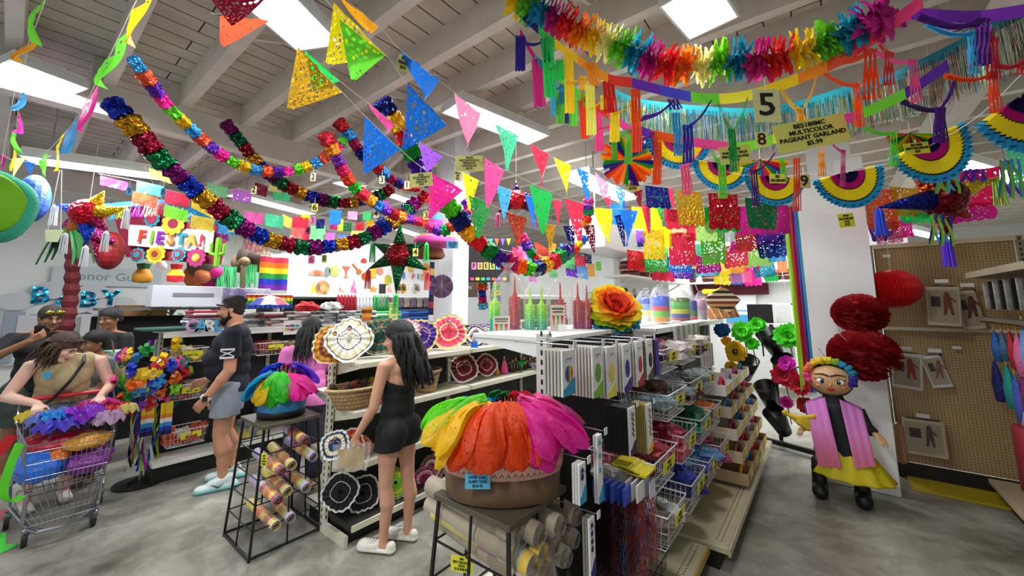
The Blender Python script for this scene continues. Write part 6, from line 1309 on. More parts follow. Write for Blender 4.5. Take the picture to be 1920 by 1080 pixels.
# wicker baskets
def weave(c1='#c8a878',c2='#8a6a40'):
    def fn(nt,out,N):
        tc=N('TexCoord'); mp=N('Mapping',i_Vector=tc.outputs['UV']); mp.inputs['Scale'].default_value=(28,10,1)
        ch=N('TexBrick',i_Vector=mp.outputs[0],i_Scale=1.,i_Color1=s2l(c1),i_Color2=s2l('#b8946a'),i_Mortar=s2l(c2),i_Mortar_Size=.06,i_Brick_Width=.9,i_Row_Height=.5)
        bp=N('Bump',i_Strength=.8,i_Distance=.01,i_Height=ch.outputs['Fac'],invert=True)
        nt.links.new(N('BsdfPrincipled',i_Base_Color=ch.outputs[0],i_Roughness=.6,i_Normal=bp.outputs[0]).outputs[0],out.inputs[0])
    return nodes_mat(('weave',c1,c2),fn)
def wicker(c,rx,ry,h,label,rz=PI/2):
    e=empty('wicker_basket',c,label,'basket'); M=Matrix.Rotation(rz,3,'Z')
    MB().lathe([(.0,0),(.62,0),(.66,.01),(.84,h*.55),(1,h),(.96,h),(.80,h*.55),(.6,.02),(0,.02)],c,36,M,rx,ry).build('woven_wall',weave(),e,True)
    MB().tube([V(c)+M@V((rx*math.cos(a)*1.0,ry*math.sin(a)*1.0,h)) for a in [i*2*PI/32 for i in range(32)]],.012,6,closed=True).build('braided_rim',mat('#d8bc8a',.6,bump=.8,bs=90),e,True)
    return e
WC=onX(672,757,-2.93); WC.z=.917; wicker(WC+V((-.04,0,0)),.235,.15,.155,'long oval wicker basket on the second shelf left of the woman in black')
label_card(WC+V((.10,.10,.08)),(0,1,0),(1,0,.15),.11,.10,'MARIA DOLL\n$9.99 EA\n6 FOR $50','#f08a3a','#3a1a0a','orange price card on the long wicker basket')
for i in range(7): 
    c=WC+V((-.05+.03*(i%2),-.16+.055*i,.12)); tag(MB().cap(c,c+V((.03,.05*(i%3-1),.07)),.028,.022).build('cloth_doll',mat(('#4a3428','#6a4a3a','#3a3034','#8a3a2a','#5a4a3a','#c8a070','#d8b04a')[i],.8)),'brown cloth doll poking out of the long wicker basket','doll','cloth dolls in the long wicker basket')
W2=onX(800,735,-2.95); W2.z=.917; wicker(W2,.13,.12,.19,'round wicker basket with magenta cloth right of the woman in black'); tag(MB().ell(W2+UP*.17,(.10,.09,.05),None,14,8,rn=.3).build('folded_fabric',mat('#7a1450',.7)),'magenta fabric heaped in the round wicker basket','cloth')
# third shelf and bottom shelf
for (u,v,r,cols,lb) in [(628,834,.10,['#1a3a6a','#e8d8b0','#d8e0e8'],'blue and cream doll dress at the near end of the third shelf'),(655,832,.105,['#c83a2a','#e8705a','#f0d0c0','#b82a20'],'bright red doll dress with white tag on the third shelf'),(676,838,.08,['#d85a3a','#f0a080','#a83020'],'orange red doll dress beside it on the third shelf')]: dd(u,v,r,-2.90,cols,lb)
for (u,v,lb) in [(638,922,'black doll dress with white rim on the bottom shelf, near end'),(680,925,'black doll dress with white hang tag on the bottom shelf')]: dd(u,v,.125,-2.92,['#0e0e10','#1a1a1e','#d8d8d8','#141416'],lb,head=0,n=V((.8,-.5,.2)))
for (u,v,cc,lb) in [(742,905,['#7ac82a','#e8e04a','#4a8a1a'],'lime doll dress on the bottom shelf behind the woman'),(810,880,['#8a1a2a','#e8d8d8','#6e1420'],'dark red doll dress on the bottom shelf right of the woman'),(798,900,['#a81a5a','#f0c0d0','#8a1450'],'magenta doll dress low on the bottom shelf'),(830,862,['#7a1422','#e8d8d8','#8a1a28'],'far dark red doll dress behind the brown tub')]: dd(u,v,.11,-2.92,cc,lb,head=0)
# packet in the woman's hand
c=lw+V((-.02,-.01,-.14)); e=empty('plastic_packet',c,'clear packet with a tan fabric panel held by the woman in black','packet'); q=MB().quad(c+V((-.12,-.09,.08)),c+V((.10,.07,.10)),c+V((.09,.06,-.09)),c+V((-.13,-.08,-.08)),8,6,lambda u,v:V((0,.01*math.sin(u*7+v*3),0))); q.build('clear_film',cling(.35),e,True)
MB().quad(c+V((-.07,-.07,.05)),c+V((.08,.05,.07)),c+V((.07,.045,-.07)),c+V((-.08,-.065,-.065)),6,6,lambda u,v:V((0,-.006+.01*math.sin(u*7+v*3),0))).build('burlap_panel',mat('#c8b08a',.8,bump=.4,bs=300),e,True)
# ---------------- left gondola goods ----------------
def abask(u,v,z,h,txt,fill,label,lab2): y=onX(u,v,-5.2).y; wire_basket(-5.47,-5.2,y-.17,y+.17,z,h,label,(fill,7,lab2,lab2),txt)
abask(355,660,1.12,.14,'1\nMIX $2',['#e8dcc0','#d8b84a','#e8c8a0'],'white wire basket numbered 1 at the top of the left gondola','cream and yellow bagged favours in basket number 1')
abask(352,745,.75,.15,'4\nMIX $3',['#8a3a3a','#c8a0a0','#b8b0a8'],'white wire basket numbered 4 in the middle of the left gondola','brown-red bagged favours in basket number 4')
abask(350,830,.30,.15,'7\nMIX $3',['#e8602a','#c8b8a8','#b84a3a','#e8c02a'],'white wire basket numbered 7 above the deck of the left gondola','orange and white bagged favours in basket number 7')
abask(512,655,1.12,.14,'3\nMIX $2',['#8a2a2a','#5a3a2a','#a87a4a'],'wire basket numbered 3 right of the navy shirt','dark red bagged beans in basket number 3')
abask(575,652,1.12,.13,'5\nMIX $2',['#c8a040','#7a3a2a'],'wire basket with a yellow tag near the pink top','amber bagged favours in the basket near the pink top')
for i,(u,v,lb) in enumerate([(505,760,'clear box of green and blue plastic toys low on the left gondola'),(470,800,'yellow tagged pack low on the left gondola')]):
    c=onX(u,v,-5.3); tag(MB().box(c,(.12,.3,.2),bev=.01).build('toy_box',mat(('#1f6a3a','#d8d03a')[i],.3,var=.5,vs=12,vcol='#2a4a9a')),lb,'box')
c=onX(548,614,-5.24); label_card(c,(0,1,0),(1,0,0),.20,.17,'PP214\nPAPEL PICADO','#f2f2ee','#3a3a3a','white sheet headed PP214 pinned behind the pink top',sp=.5)
for i,cc in enumerate(('#c83a4a','#3a6ab8','#2a9a6a','#e8c02a','#b82a3a')): 
    q=c+V((.004,-.06+.06*(i%3),.02-.05*(i//3))); tag(MB().box(q,(.003,.045,.022)).build('sample_swatch',mat(cc,.5)),'small coloured flag picture on the PP214 sheet','picture','flag pictures on the PP214 sheet')
# CARL letters
for t,u,cc,lb in (('C',360,'#d8a8d8','lilac letter C on the edge of the left gondola top'),('A',378,'#5ab8e0','sky blue letter A between the lilac C and white R'),('R',394,'#f0f0f0','white letter R after the blue A'),('L',409,'#4aa8e0','blue letter L nearest the navy shirt')):
    c=onX(u,612,-5.2); o=text(t,.17,mat(cc,.5),None,c,(0,1,0),UP,'cutout_letter',depth=.008,bold=.03); tag(o,lb,'letter')
# folded blankets on top
def stack(u,vb,x,n,w,d,cols,label,group=None,th=.03,z=None,name='folded_blanket',labels=None,rough=.85,pat=0):
    c=onX(u,vb,x); zz=z if z is not None else c.z; rr=random.Random(int(u))
    for k in range(n):
        m=mat(cols[k%len(cols)],rough,var=.0 if not pat else .9,vs=14,vcol=None if not pat else pat[k%len(pat)])
        b=MB().box((x+rr.uniform(-.02,.02),c.y+rr.uniform(-.015,.015),zz+th*(k+.5)),(d,w,th*.96),bev=th*.42,rz=rr.uniform(-.08,.08)).build(name,m,None,True); tag(b,(labels[k] if labels else label),'cloth',group)
stack(330,612,-5.45,1,.6,.4,['#2f5a4a'],'dark green folded blanket lying at the near end of the gondola top',z=1.446)
stack(395,600,-5.5,4,.42,.4,['#c8ccd0','#2a2a2e','#d8dade','#5a5a60'],'grey, black and white woven blanket in the pile behind the CARL letters','blankets behind the CARL letters',z=1.446,pat=['#4a4a50','#8a8a8a'])
stack(392,560,-5.5,3,.34,.34,['#7a1a2a','#e8e0dc','#a8283a'],'red and white folded shirt in the far left pile','red and white folded shirts',z=1.568,th=.025)
for i,(u,cols,pat,lb) in enumerate([(455,['#e0ddd8','#8a8a8a'],['#2a4a3a','#3a3a3a'],'green grey and white patterned blanket behind the man\'s neck'),(500,['#8a1a2a','#d8d0cc','#5a1a20'],['#e8e0dc','#2a1a1c'],'dark red and white patterned blanket left of the dark hair'),(545,['#3a1a20','#c8c0bc'],['#d8d0cc','#5a1a24'],'burgundy and grey patterned blanket above the PP214 sheet'),(597,['#1a1a1c','#d8d8d8'],['#c8c8c8','#3a3a3c'],'black and white patterned blanket behind the dark-haired woman'),(640,['#2a2a2c','#e0e0e0'],['#d8d8d8','#1a1a1c'],'black and pale grey patterned blanket in the middle of the row'),(672,['#141416','#c0c0c0'],['#e8e8e8','#2a2a2c'],'black and white blanket beside the green cloth pile')]):
    stack(u,600,-5.5,5,.36,.38,cols,lb,lb.replace('blanket','blankets',1),z=1.446,th=.034,pat=pat)
stack(715,592,-5.5,5,.5,.36,['#f0f0ec','#3fae5a','#2f9a4a'],'green and white folded cloth beside the tall yellow sign','green and white folded cloths',z=1.446,th=.03)
stack(778,590,-5.5,6,.55,.36,['#1f4a9a','#2a6ab8','#16305a'],'blue folded cloth right of the tall yellow sign','blue folded cloths',z=1.446,th=.028)
c=onX(738,583,-5.28); label_card(c,(0,1,0),(1,0,0),.16,.26,'SARAPES\nCOTTON\n\n$14.99\nEACH\n\n2 / $25','#d8e88a','#3a5a1a','tall pale green and yellow sign between green and blue cloths')
# umbrella hat and caps on the blankets
def cone_hat(c,r,h,cols,label): 
    e=empty('umbrella_hat',c,label,'hat'); o=MB()
    for i in range(8):
        a0,a1=2*PI*i/8,2*PI*(i+1)/8; o.cm=i%len(cols); P=lambda a,q,z:V(c)+V((math.cos(a)*q*r,math.sin(a)*q*r,z*h)); am=(a0+a1)/2
        o.add([P(a0,1,0),P(am,.93,.06),P(a1,1,0),P(a1,.6,.65),P(am,.58,.68),P(a0,.6,.65),P(0,0,1)],[[0,1,4,5],[1,2,3,4],[5,4,6],[4,3,6]])
    o.cm=0; o.build('canopy',[mat(k,.5) for k in cols],e); MB().tube([V(c),V(c)+UP*(h*1.15)],.004,5).build('finial',BLACK,e)
cone_hat(onX(505,575,-5.6)+UP*.02,.24,.13,['#d8304a','#2a9a4a','#3a3aa8','#d8d8d0'],'small umbrella hat in red, green, blue and white panels on the blankets')
for u,cc,lb in((575,'#b81a20','bright red cap heap on the blanket row'),(620,'#1a3a2a','dark green and white caps heap on the blanket row')):
    c=onX(u,578,-5.6); tag(MB().ell(c,(.15,.17,.085),None,14,8,rn=.3,seed=u).build('cap_pile',mat(cc,.8,var=.6 if u>600 else 0,vs=9,vcol='#e8e8e0')),lb,'hat')
# ---------------- ribbon spinner ----------------
def ribbon_spinner():
    b=V((-5.15,.70,0)); b=onZ(262,898,0)+V((.12,-.02,0)); e=empty('hair_bow_stand',b,'tall stand covered with bunches of coloured ribbon bows and long streamers','stand')
    MB().tube([b,b+UP*1.36],.012,8).build('pole',STEEL,e); MB().lathe([(0,0),(.2,0),(.2,.015),(0,.03)],b,20).build('base',BLACK,e)
    cols=['#d8203a','#f2c81e','#2a8a3a','#1f3fb8','#7a2ab8','#e8702a','#f04aa0','#1a9a8a','#0f0f12','#9ae02a','#c81a3a','#3a9ae0']; rr=random.Random(4)
    for k in range(54):
        a=rr.uniform(0,2*PI); z=rr.uniform(.72,1.36); q=.10+.17*math.sin(PI*(z-.62)/.85); c=b+V((math.cos(a)*q,math.sin(a)*q,z)); o=MB(); n=V((math.cos(a),math.sin(a),.2)).normalized(); x,y=basis(n)
        for j in range(7):
            t=2*PI*j/7+rr.random(); d=x*math.cos(t)+y*math.sin(t); L=rr.uniform(.05,.085); w=n.cross(d)*.018
            pts=[c,c+d*L*.5+n*.045,c+d*L+n*.02,c+d*L*.6-n*.005,c]; vs=[]
            for p in pts: vs+=[p-w,p+w]
            o.add(vs,[[2*s,2*s+1,2*s+3,2*s+2] for s in range(4)])
        tag(o.build('ribbon_bow',mat(cols[k%12],.25,coat=.4)),cols and {0:'red',1:'yellow',2:'green',3:'blue',4:'purple',5:'orange',6:'pink',7:'teal',8:'black',9:'lime',10:'crimson',11:'sky blue'}[k%12]+' looped ribbon bow on the ribbon stand','bow','ribbon bows %s'%['red','yellow','green','blue','purple','orange','pink','teal','black','lime','crimson','sky blue'][k%12])
    sar=ramp_mat('sarape',even(['#0f1450','#1a3ab8','#3a9ae0','#f2f2f2','#f08a1a','#f2c81e','#f2c81e','#f2d23a']),2,-.0,.31,.5)
    for i,(dy,z0) in enumerate(((-.06,.95),(-.02,.62),(.05,.60))):
        c=b+V((.20,dy*2,z0)); o=MB(); o.quad(c+V((0,-.045,.16)),c+V((0,.045,.17)),c+V((.02,.05,-.14)),c+V((.02,-.04,-.14)),4,6,lambda u,v:V((.012*math.sin(u*8),0,0))); tag(o.build('serape_sash',sar),('upper','middle','lower')[i]+' striped sash in yellow, white and blue on the ribbon stand','ribbon')
    for i in range(16):
        a=2*PI*i/16; c=b+V((math.cos(a)*.09,math.sin(a)*.09,.74)); o=MB(); vs=[]; rr2=rr.uniform(0,6)
        for s in range(12): z=c.z-.60*s/11; w=V((-math.sin(a+s*.3),math.cos(a+s*.3),0))*.011; p=V((c.x+.05*math.sin(rr2+s*.6)*.5,c.y+.05*math.cos(rr2+s*.5)*.5,z)); vs+=[p-w,p+w]
        o.add(vs,[[2*s,2*s+1,2*s+3,2*s+2] for s in range(11)]); k=['#a01fb0','#c8ccd0','#1a3a9a','#8ac82a','#0f0f14','#e8d84a'][i%6]; tag(o.build('ribbon_streamer',mat(k,.25,.3)),['magenta','silver','blue','lime','black','yellow'][i%6]+' curling streamer hanging from the ribbon stand','ribbon',['magenta','silver','blue','lime','black','yellow'][i%6]+' streamers')
ribbon_spinner()
# ---------------- shopping cart ----------------
def cart():
    e=empty('shopping_cart',(-4.9,.42,0),'steel shopping cart with red handle piled with tulle and party goods','cart'); m=mat('#9ea3a8',.25,.95); yc=.41
    # corners: front x=-4.62, back x=-5.12
    F_=lambda x,y,z:V((x,yc+y,z)); B=MB()
    top=[F_(-4.60,-.225,.70),F_(-4.60,.225,.70),F_(-5.12,.28,.78),F_(-5.12,-.28,.78)]; bot=[F_(-4.63,-.20,.36),F_(-4.63,.20,.36),F_(-5.06,.23,.40),F_(-5.06,-.23,.40)]
    B.tube(top,.006,6,closed=True); B.tube(bot,.005,6,closed=True)
    for t in(.3,.6,.85): B.tube([a.lerp(b,t) for a,b in zip(bot,top)],.003,4,closed=True)
    for i in range(4):
        a,b,c,d=bot[i],bot[(i+1)%4],top[(i+1)%4],top[i]; n=16
        for k in range(n+1): B.tube([a.lerp(b,k/n),d.lerp(c,k/n)],.0018,3)
    for k in range(14): B.tube([bot[0].lerp(bot[1],k/13),bot[3].lerp(bot[2],k/13)],.002,3)
    B.build('wire_basket_body',m,e)
    MB().tube([F_(-5.27,-.27,.93),F_(-5.27,.27,.93)],.017,10).build('handle',mat('#d8303a',.35),e)
    seat=MB()
    for k in range(9): y=-.22+.44*k/8; seat.tube([F_(-5.14,y,.79),F_(-5.24,y,.90)],.0025,4)
    seat.tube([F_(-5.12,-.28,.78),F_(-5.27,-.27,.93)],.008,6); seat.tube([F_(-5.12,.28,.78),F_(-5.27,.27,.93)],.008,6); seat.build('seat_grid',m,e)
    MB().quad(F_(-5.225,-.20,.88),F_(-5.225,.20,.88),F_(-5.15,.20,.80),F_(-5.15,-.20,.80)).build('seat_flap',mat('#22242a',.5),e)
    for s in(-1,1):
        MB().tube([F_(-5.10,s*.24,.42),F_(-5.14,s*.26,.30),F_(-5.05,s*.25,.17),F_(-4.62,s*.16,.125),F_(-4.52,s*.10,.12)],.0125,8).build('frame_rail',m,e)
        MB().tube([F_(-4.64,s*.19,.37),F_(-4.68,s*.19,.14)],.012,8).build('front_strut',m,e)
    MB().tube([F_(-4.62,-.17,.125),F_(-4.50,-.12,.12),F_(-4.48,0,.12),F_(-4.50,.12,.12),F_(-4.62,.17,.125)],.0125,8).build('bumper_rail',m,e)
    t=MB()
    for k in range(12): y=-.17+.34*k/11; t.tube([F_(-4.56,y*.8,.135),F_(-5.08,y*1.3,.16),F_(-5.09,y*1.3,.26)],.0022,4)
    for z in(.2,.26): t.tube([F_(-5.09,-.22,z),F_(-5.09,.22,z)],.003,4)
    for x in(-4.6,-4.75,-4.9): t.tube([F_(x,-.17,.14),F_(x,.17,.14)],.003,4)
    t.build('lower_tray',m,e)
    for x,s in((-4.62,-.17),(-4.62,.17),(-5.08,-.25),(-5.08,.25)):
        w=MB().tube([F_(x-.02,s-.014,.055),F_(x-.02,s+.014,.055)],.055,18).build('caster_wheel',mat('#1a1a1c',.5),e); MB().box(F_(x-.01,s,.10),(.05,.045,.05),bev=.01).build('caster_fork',m,w)
    # content
    its=[((-4.84,.29,.50),(.20,.15,.13),'#1a6ad8','blue plastic wrapped bundle in the left of the cart'),((-4.80,.52,.48),(.17,.15,.11),'#7a1f8a','purple printed bag in the right of the cart'),((-4.76,.50,.63),(.14,.15,.06),'#d89a2a','amber foil roll across the top right of the cart'),((-4.92,.36,.64),(.20,.2,.07),'#c8203a','red wrapped bundle in the middle of the cart'),((-4.74,.36,.56),(.07,.06,.05),'#f07a1a','small orange ball in the cart')]
    for c,r,cc,lb in its: tag(MB().ell(c,r,None,16,10,rn=.15,seed=c[1]).build('wrapped_bundle',mat(cc,.3,bump=.6,bs=18,coat=.4)),lb,'bundle')
    for i,(c,r,cc,lb) in enumerate([((-4.95,.30,.80),(.17,.13,.07),'#7a8ad8','periwinkle tulle bunch on top of the cart'),((-4.85,.45,.80),(.15,.15,.075),'#a03ad8','violet tulle bunch on top of the cart'),((-4.75,.35,.77),(.12,.15,.06),'#5a4ad0','indigo tulle bunch at the front of the cart'),((-5.0,.55,.82),(.14,.13,.07),'#d84a9a','pink tulle bunch toward the right of the cart'),((-4.9,.68,.79),(.14,.10,.06),'#d83a3a','red tulle bunch sticking out at the right of the cart'),((-4.72,.60,.77),(.10,.09,.06),'#c8a8c8','pale lilac tulle bunch over the front rim'),((-5.05,.22,.82),(.10,.09,.05),'#e8d84a','yellow tulle tuft at the left of the cart'),((-4.82,.30,.84),(.09,.08,.04),'#2a9ae8','bright blue bow on the heap in the cart'),((-4.78,.72,.81),(.06,.07,.05),'#e8e08a','pale yellow bow at the right corner of the cart')]):
        rr=random.Random(i); o=MB(); c=V(c)
        for k in range(9):
            a=rr.uniform(0,2*PI); d=V((math.cos(a),math.sin(a),rr.uniform(0,.5))); t=d.cross(UP).normalized(); L=rr.uniform(.7,1.15)
            A=c-t*r[0]*.35; B_=c+t*r[0]*.35; D=V((d.x*r[0]*L,d.y*r[1]*L,0)); ph=rr.uniform(0,6)
            o.quad(A,B_,B_+D*1.0+t*.02,A+D*1.0-t*.02,8,6,lambda u,v:UP*(r[2]*(math.sin(v*PI)*.9+.35*math.sin(u*9+ph+v*3))))
        tag(o.build('tulle_bunch',paper(cc,.35,.55),smooth=True),lb,'fabric')
    for nm,cc,pts,w,lb in (('ribbon','#d8202f',[(-4.98,.12,.72),(-4.93,.02,.55),(-4.85,-.10,.30),(-4.80,-.22,.10),(-4.7,-.3,.02)],.03,'wide red ribbon trailing from the cart to the floor'),('ribbon','#5ad02a',[(-4.66,.15,.72),(-4.62,.12,.58),(-4.60,.11,.42),(-4.61,.15,.34),(-4.63,.20,.36)],.022,'green ribbon loop hanging at the cart corner')):
        P=cat_rom(pts,5); vs=[]
        for p in P: vs+=[p+V((0,-w,.01)),p+V((0,w,-.01))]
        tag(MB().add(vs,[[2*k,2*k+1,2*k+3,2*k+2] for k in range(len(P)-1)]).build(nm+'_tail',paper(cc,.4,.3)),lb,'ribbon')
cart()
c=onZ(14,1015,0); tag(MB().add([onZ(u,v,.004) for u,v in((0,1000),(12,998),(10,1022),(30,1018),(32,1024),(0,1038))],[[0,1,2,3,4,5]]).build('floor_tape',mat('#4ae04a',.5)),'bright green tape mark on the floor at the lower left','tape')
tag(MB().add([onZ(u,v,.004) for u,v in((0,960),(20,948),(22,954),(0,975))],[[0,1,2,3]]).build('floor_tape',mat('#e8707a',.5)),'pinkish tape mark on the floor behind the cart','tape')
# second, empty rack behind the stand
o=MB(); a=onZ(232,812,0); e=empty('wire_grid_cart',a,'dark wire grid trolley behind the ribbon stand','cart')
for z in(.1,.3,.5,.7): o.tube([a+V((0,-.02,z)),a+V((-.1,.35,z))],.006,4)
for t in(0,.33,.66,1): o.tube([a.lerp(a+V((-.1,.35,0)),t)+UP*.08,a.lerp(a+V((-.1,.35,0)),t)+UP*.72],.005,4)
o.build('grid',mat('#2a2a2c',.4),e); MB().ell(a+UP*.05,(.05,.02,.05)).build('wheel',BLACK,e)
# tote bag near the phone man
c=onX(182,690,-5.9); e=empty('tote_bag',c-UP*.15,'mint and cream striped tote bag with tan straps behind the cart','bag'); MB().box(c,(.12,.42,.34),bev=.04).build('bag_body',ramp_mat('tote',[(0,'#c8b898'),(.5,'#d8ccb0'),(.7,'#8fb8a0')],2,0,.34,.7,coord='Object'),e,True)
MB().tube(cat_rom([c+V((.06,-.1,.16)),c+V((.06,-.06,.30)),c+V((.06,.0,.36)),c+V((.06,.06,.30)),c+V((.06,.1,.16))],5),.009,6).build('strap',mat('#a87a5a',.6),e)
# ---------------- right side: pillar, doll, pegboard ----------------
def pompom(c,r,col,label,n=420):
    c=V(c); o=MB(); rr=random.Random(int(c.z*100))
    o.ell(c,(r*.8,r*.7,r*.62),None,16,10)
    for i in range(n):
        z=rr.uniform(-1,1); a=rr.uniform(0,2*PI); q=math.sqrt(1-z*z); d=V((q*math.cos(a),q*math.sin(a),z*.8)).normalized(); t=d.cross(V((rr.random(),rr.random(),1))).normalized(); b=d.cross(t)
        p=c+V((d.x*r*.7,d.y*r*.62,d.z*r*.55)); L=r*.34; w=r*.13
        o.add([p-t*w,p+t*w,p+t*w*1.1+d*L+b*w*.5,p+d*L*1.15,p-t*w*1.1+d*L-b*w*.3],[[0,1,2,3],[0,3,4]])
    e=tag(o.build('tissue_pompom',paper(col,.7,.15)),label,'decoration'); return e
pompom(onY(1612,588,4.90),.20,'#a8121e','dark red tissue pompom on the white pillar, upper of the two')
pompom(onY(1619,665,4.86),.25,'#a8121e','largest dark red tissue pompom on the white pillar, just above the doll')
c=onY(1674,541,5.35); e=empty('honeycomb_ball',c,'smooth red honeycomb paper ball hanging at the pegboard corner','decoration'); o=MB(); N=72
for i in range(N):
    a=2*PI*i/N; d=V((math.cos(a),math.sin(a),0)); 
    vs=[c+UP*.185*math.cos(PI*k/12)+d*.215*math.sin(PI*k/12)*(1-.03*(k%2)) for k in range(13)]; a2=a+PI/N; d2=V((math.cos(a2),math.sin(a2),0)); v2=[c+UP*.185*math.cos(PI*k/12)+d2*.19*math.sin(PI*k/12) for k in range(13)]
    a3=a+2*PI/N; d3=V((math.cos(a3),math.sin(a3),0)); v3=[c+UP*.185*math.cos(PI*k/12)+d3*.215*math.sin(PI*k/12)*(1-.03*(k%2)) for k in range(13)]
    o.add(vs+v2+v3,[[k,k+1,14+k,13+k] for k in range(12)]+[[13+k,14+k,27+k,26+k] for k in range(12)])
o.build('pleats',paper('#d8101a',.6,.15),e); MB().tube([c+UP*.15,c+UP*.5],.0015,4).build('string',STR,e)
# white notice boards on the pillar top
c=onY(1592,318,5.05); tag(MB().box(onY(1590,316,5.06),(.22,.012,.22)).build('white_board',WHITE),'blank white board above the ring fan on the pillar','board')
# hanging ribbon strips left of the pillar
for i,(u,cc,w,lb) in enumerate([(1478,'#9ad02a',.055,'lime'),(1486,'#a81a1f',.05,'dark red'),(1494,'#5a2a9a',.04,'violet'),(1504,'#1a8aa8',.085,'teal')]):
    a=onY(u-6,388,5.3-.03*i); b=onY(u+20,735,5.3-.03*i); o=MB(); o.quad(a-V((w/2,0,0)),a+V((w/2,0,0)),V((a.x+w/2+.01,a.y,b.z+(.15 if i==0 else 0))),V((a.x-w/2+.01,a.y,b.z)),4,10,lambda p,q:V((0,.012*math.sin(p*6+q*5),0)))
    tag(o.build('hanging_crepe_streamer',paper(cc,.7,.25),smooth=True),'long %s crepe streamer hanging beside the white pillar'%lb,'ribbon')
# doll with flower crown
def papier_doll():
    b=V((-.0,4.72,0)); X=lambda u,v,y=4.72: onY(u,v,y); e=empty('papier_mache_doll',b,'large papier-mache doll with flower crown, pink shawl and yellow skirt leaning by the pillar','doll')
    H=X(1560,722); sk='#d9a878'; r_=V((1,0,0)); hc=X(1556,710)
    MB().ell(hc,(.165,.13,.145),None,24,16).build('head',mat(sk,.45),e,True)
    hr=MB(); hr.ell(hc+V((0,.03,.035)),(.175,.13,.14),None,20,12); hr.ell(hc+V((0,.05,-.03)),(.172,.10,.14)); blob(hr,'hair',mat('#120e0e',.5),e,.012,2,cuts=[(hc+V((0,-.045,0)),(0,-1,-.25))])
    for s in(-1,1):
        q=hc+V((s*.062,-.117,-.008)); ey=MB().ell(q,(.036,.014,.026),None,14,8).build('eye',mat('#f6f2ea',.3),e,True); MB().ell(q+V((s*-.004,-.011,-.001)),(.017,.006,.019),None,12,8).build('iris',mat('#3a1c10',.2),ey,True); MB().ell(q+V((-.004,-.017,.006)),(.005,.002,.005),None,6,4).build('glint',WHITE,ey)
        MB().tube([q+V((-s*.034,-.006,.004)),q+V((0,-.010,.029)),q+V((s*.038,.004,.014)),q+V((s*.05,.01,.022))],.0035,5).build('eyelash',BLACK,e)
        MB().tube([hc+V((s*.004,-.127,.038)),hc+V((s*.05,-.122,.055)),hc+V((s*.115,-.092,.045))],[.007,.007,.003],6).build('eyebrow',BLACK,e)
        MB().ell(hc+V((s*.085,-.102,-.052)),(.02,.008,.014)).build('cheek',mat('#dd8f70',.5),e,True)
    MB().cap(hc+V((0,-.13,-.03)),hc+V((0,-.134,-.04)),.008,.009).build('nose',mat('#cf9a6a',.45),e,True)
    o=MB(); o.ell(hc+V((-.012,-.117,-.074)),(.017,.008,.011)); o.ell(hc+V((.012,-.117,-.074)),(.017,.008,.011)); o.ell(hc+V((0,-.116,-.082)),(.018,.008,.010)); blob(o,'lips',mat('#b0141e',.4),e,.004,1)
    cols=['#f0508a','#f0603a','#f08a5a','#f2d02a','#e8e03a','#8ac83a','#2a9ac0','#2a8ab0','#3a2a9a']
    for i in range(13):
        t=i/12; a=PI*1.12-(PI*1.24)*t; c=hc+V((.165*math.cos(a),-.06,.035+.135*math.sin(a))); o=MB(); rr=random.Random(i)
        for k in range(9): 
            d=V((rr.uniform(-1,1),rr.uniform(-1,.2),rr.uniform(-1,1))).normalized(); o.ell(c+d*.018,(.026,.02,.02),Matrix.Rotation(rr.uniform(0,3),3,d),8,5)
        o.build('crown_flower',paper(cols[min(8,int(t*9))],.7,.2),e,True)
    # body
    o=MB(); top=hc+V((0.0,.02,-.12)); hip=X(1592,850)+V((0,.02,0)); o.cap(top,top.lerp(hip,.35),.07,.10,14); o.cap(top.lerp(hip,.3),hip,.105,.12,14); blob(o,'torso',mat('#16161c',.7),e,.012,4)
    w=X(1592,838); MB().lathe([(.13,.04),(.17,-.03),(.26,-.14),(.345,-.235),(.35,-.25),(.33,-.245),(.1,-.1)],w+V((0,.02,0)),48,wob=.06,wn=11,sx=.80,sy=.6).build('skirt',paper('#d8c81a',.7,.12),e,True)
    # shawl: two panels over the shoulders
    sh=ramp_mat('shawl',[(0,'#e8788a'),(.45,'#d880c0'),(1,'#c070c8')],2,.28,1.0,.75,False)
    for s,(ux,uy,lx,ly,l2) in ((-1,(1533,775,1535,865,1578)),(1,(1600,768,1640,865,1602))):
        A=top+V((s*.05,-.08,-.04)); S=top+V((s*.20,-.05,-.12)); B=X(lx,ly)+V((0,-.13,0)); Cc=X(l2,ly+4)+V((0,-.14,0))
        MB().quad(A if s>0 else S,S if s>0 else A,B if s>0 else Cc,Cc if s>0 else B,8,14,lambda u,v:V((0,-.04*math.sin(v*PI)-.012*math.sin(u*16),0))).build('shawl_panel',sh,e,True)
        sb=MB().quad((A if s>0 else S)+V((0,.1,0)),(S if s>0 else A)+V((0,.12,0)),(B if s>0 else Cc)+V((0,.16,.05)),(Cc if s>0 else B)+V((0,.16,.05)),6,10); sb.build('shawl_back',sh,e,True)
    for s,el,hn in ((-1,(1525,790),(1510,800)),(1,(1625,800),(1643,815))):
        S=top+V((s*.17,0,-.13)); E_=X(*el); Hn=X(*hn)+V((0,-.05,0)); MB().tube([S,E_,Hn.lerp(E_,.3)],[.05,.045,.04],10).build('sleeve',mat('#1c1620',.7),e,True)
        h=MB(); d=(Hn-E_).normalized(); hand(h,Hn-d*.02,(d+V((0,-.2,.1))).normalized(),V((0,0,-1)),s,.3,.75); h.cap(E_.lerp(Hn,.7),Hn,.024,.02); blob(h,'hand',mat(sk,.5),e,.005,2)
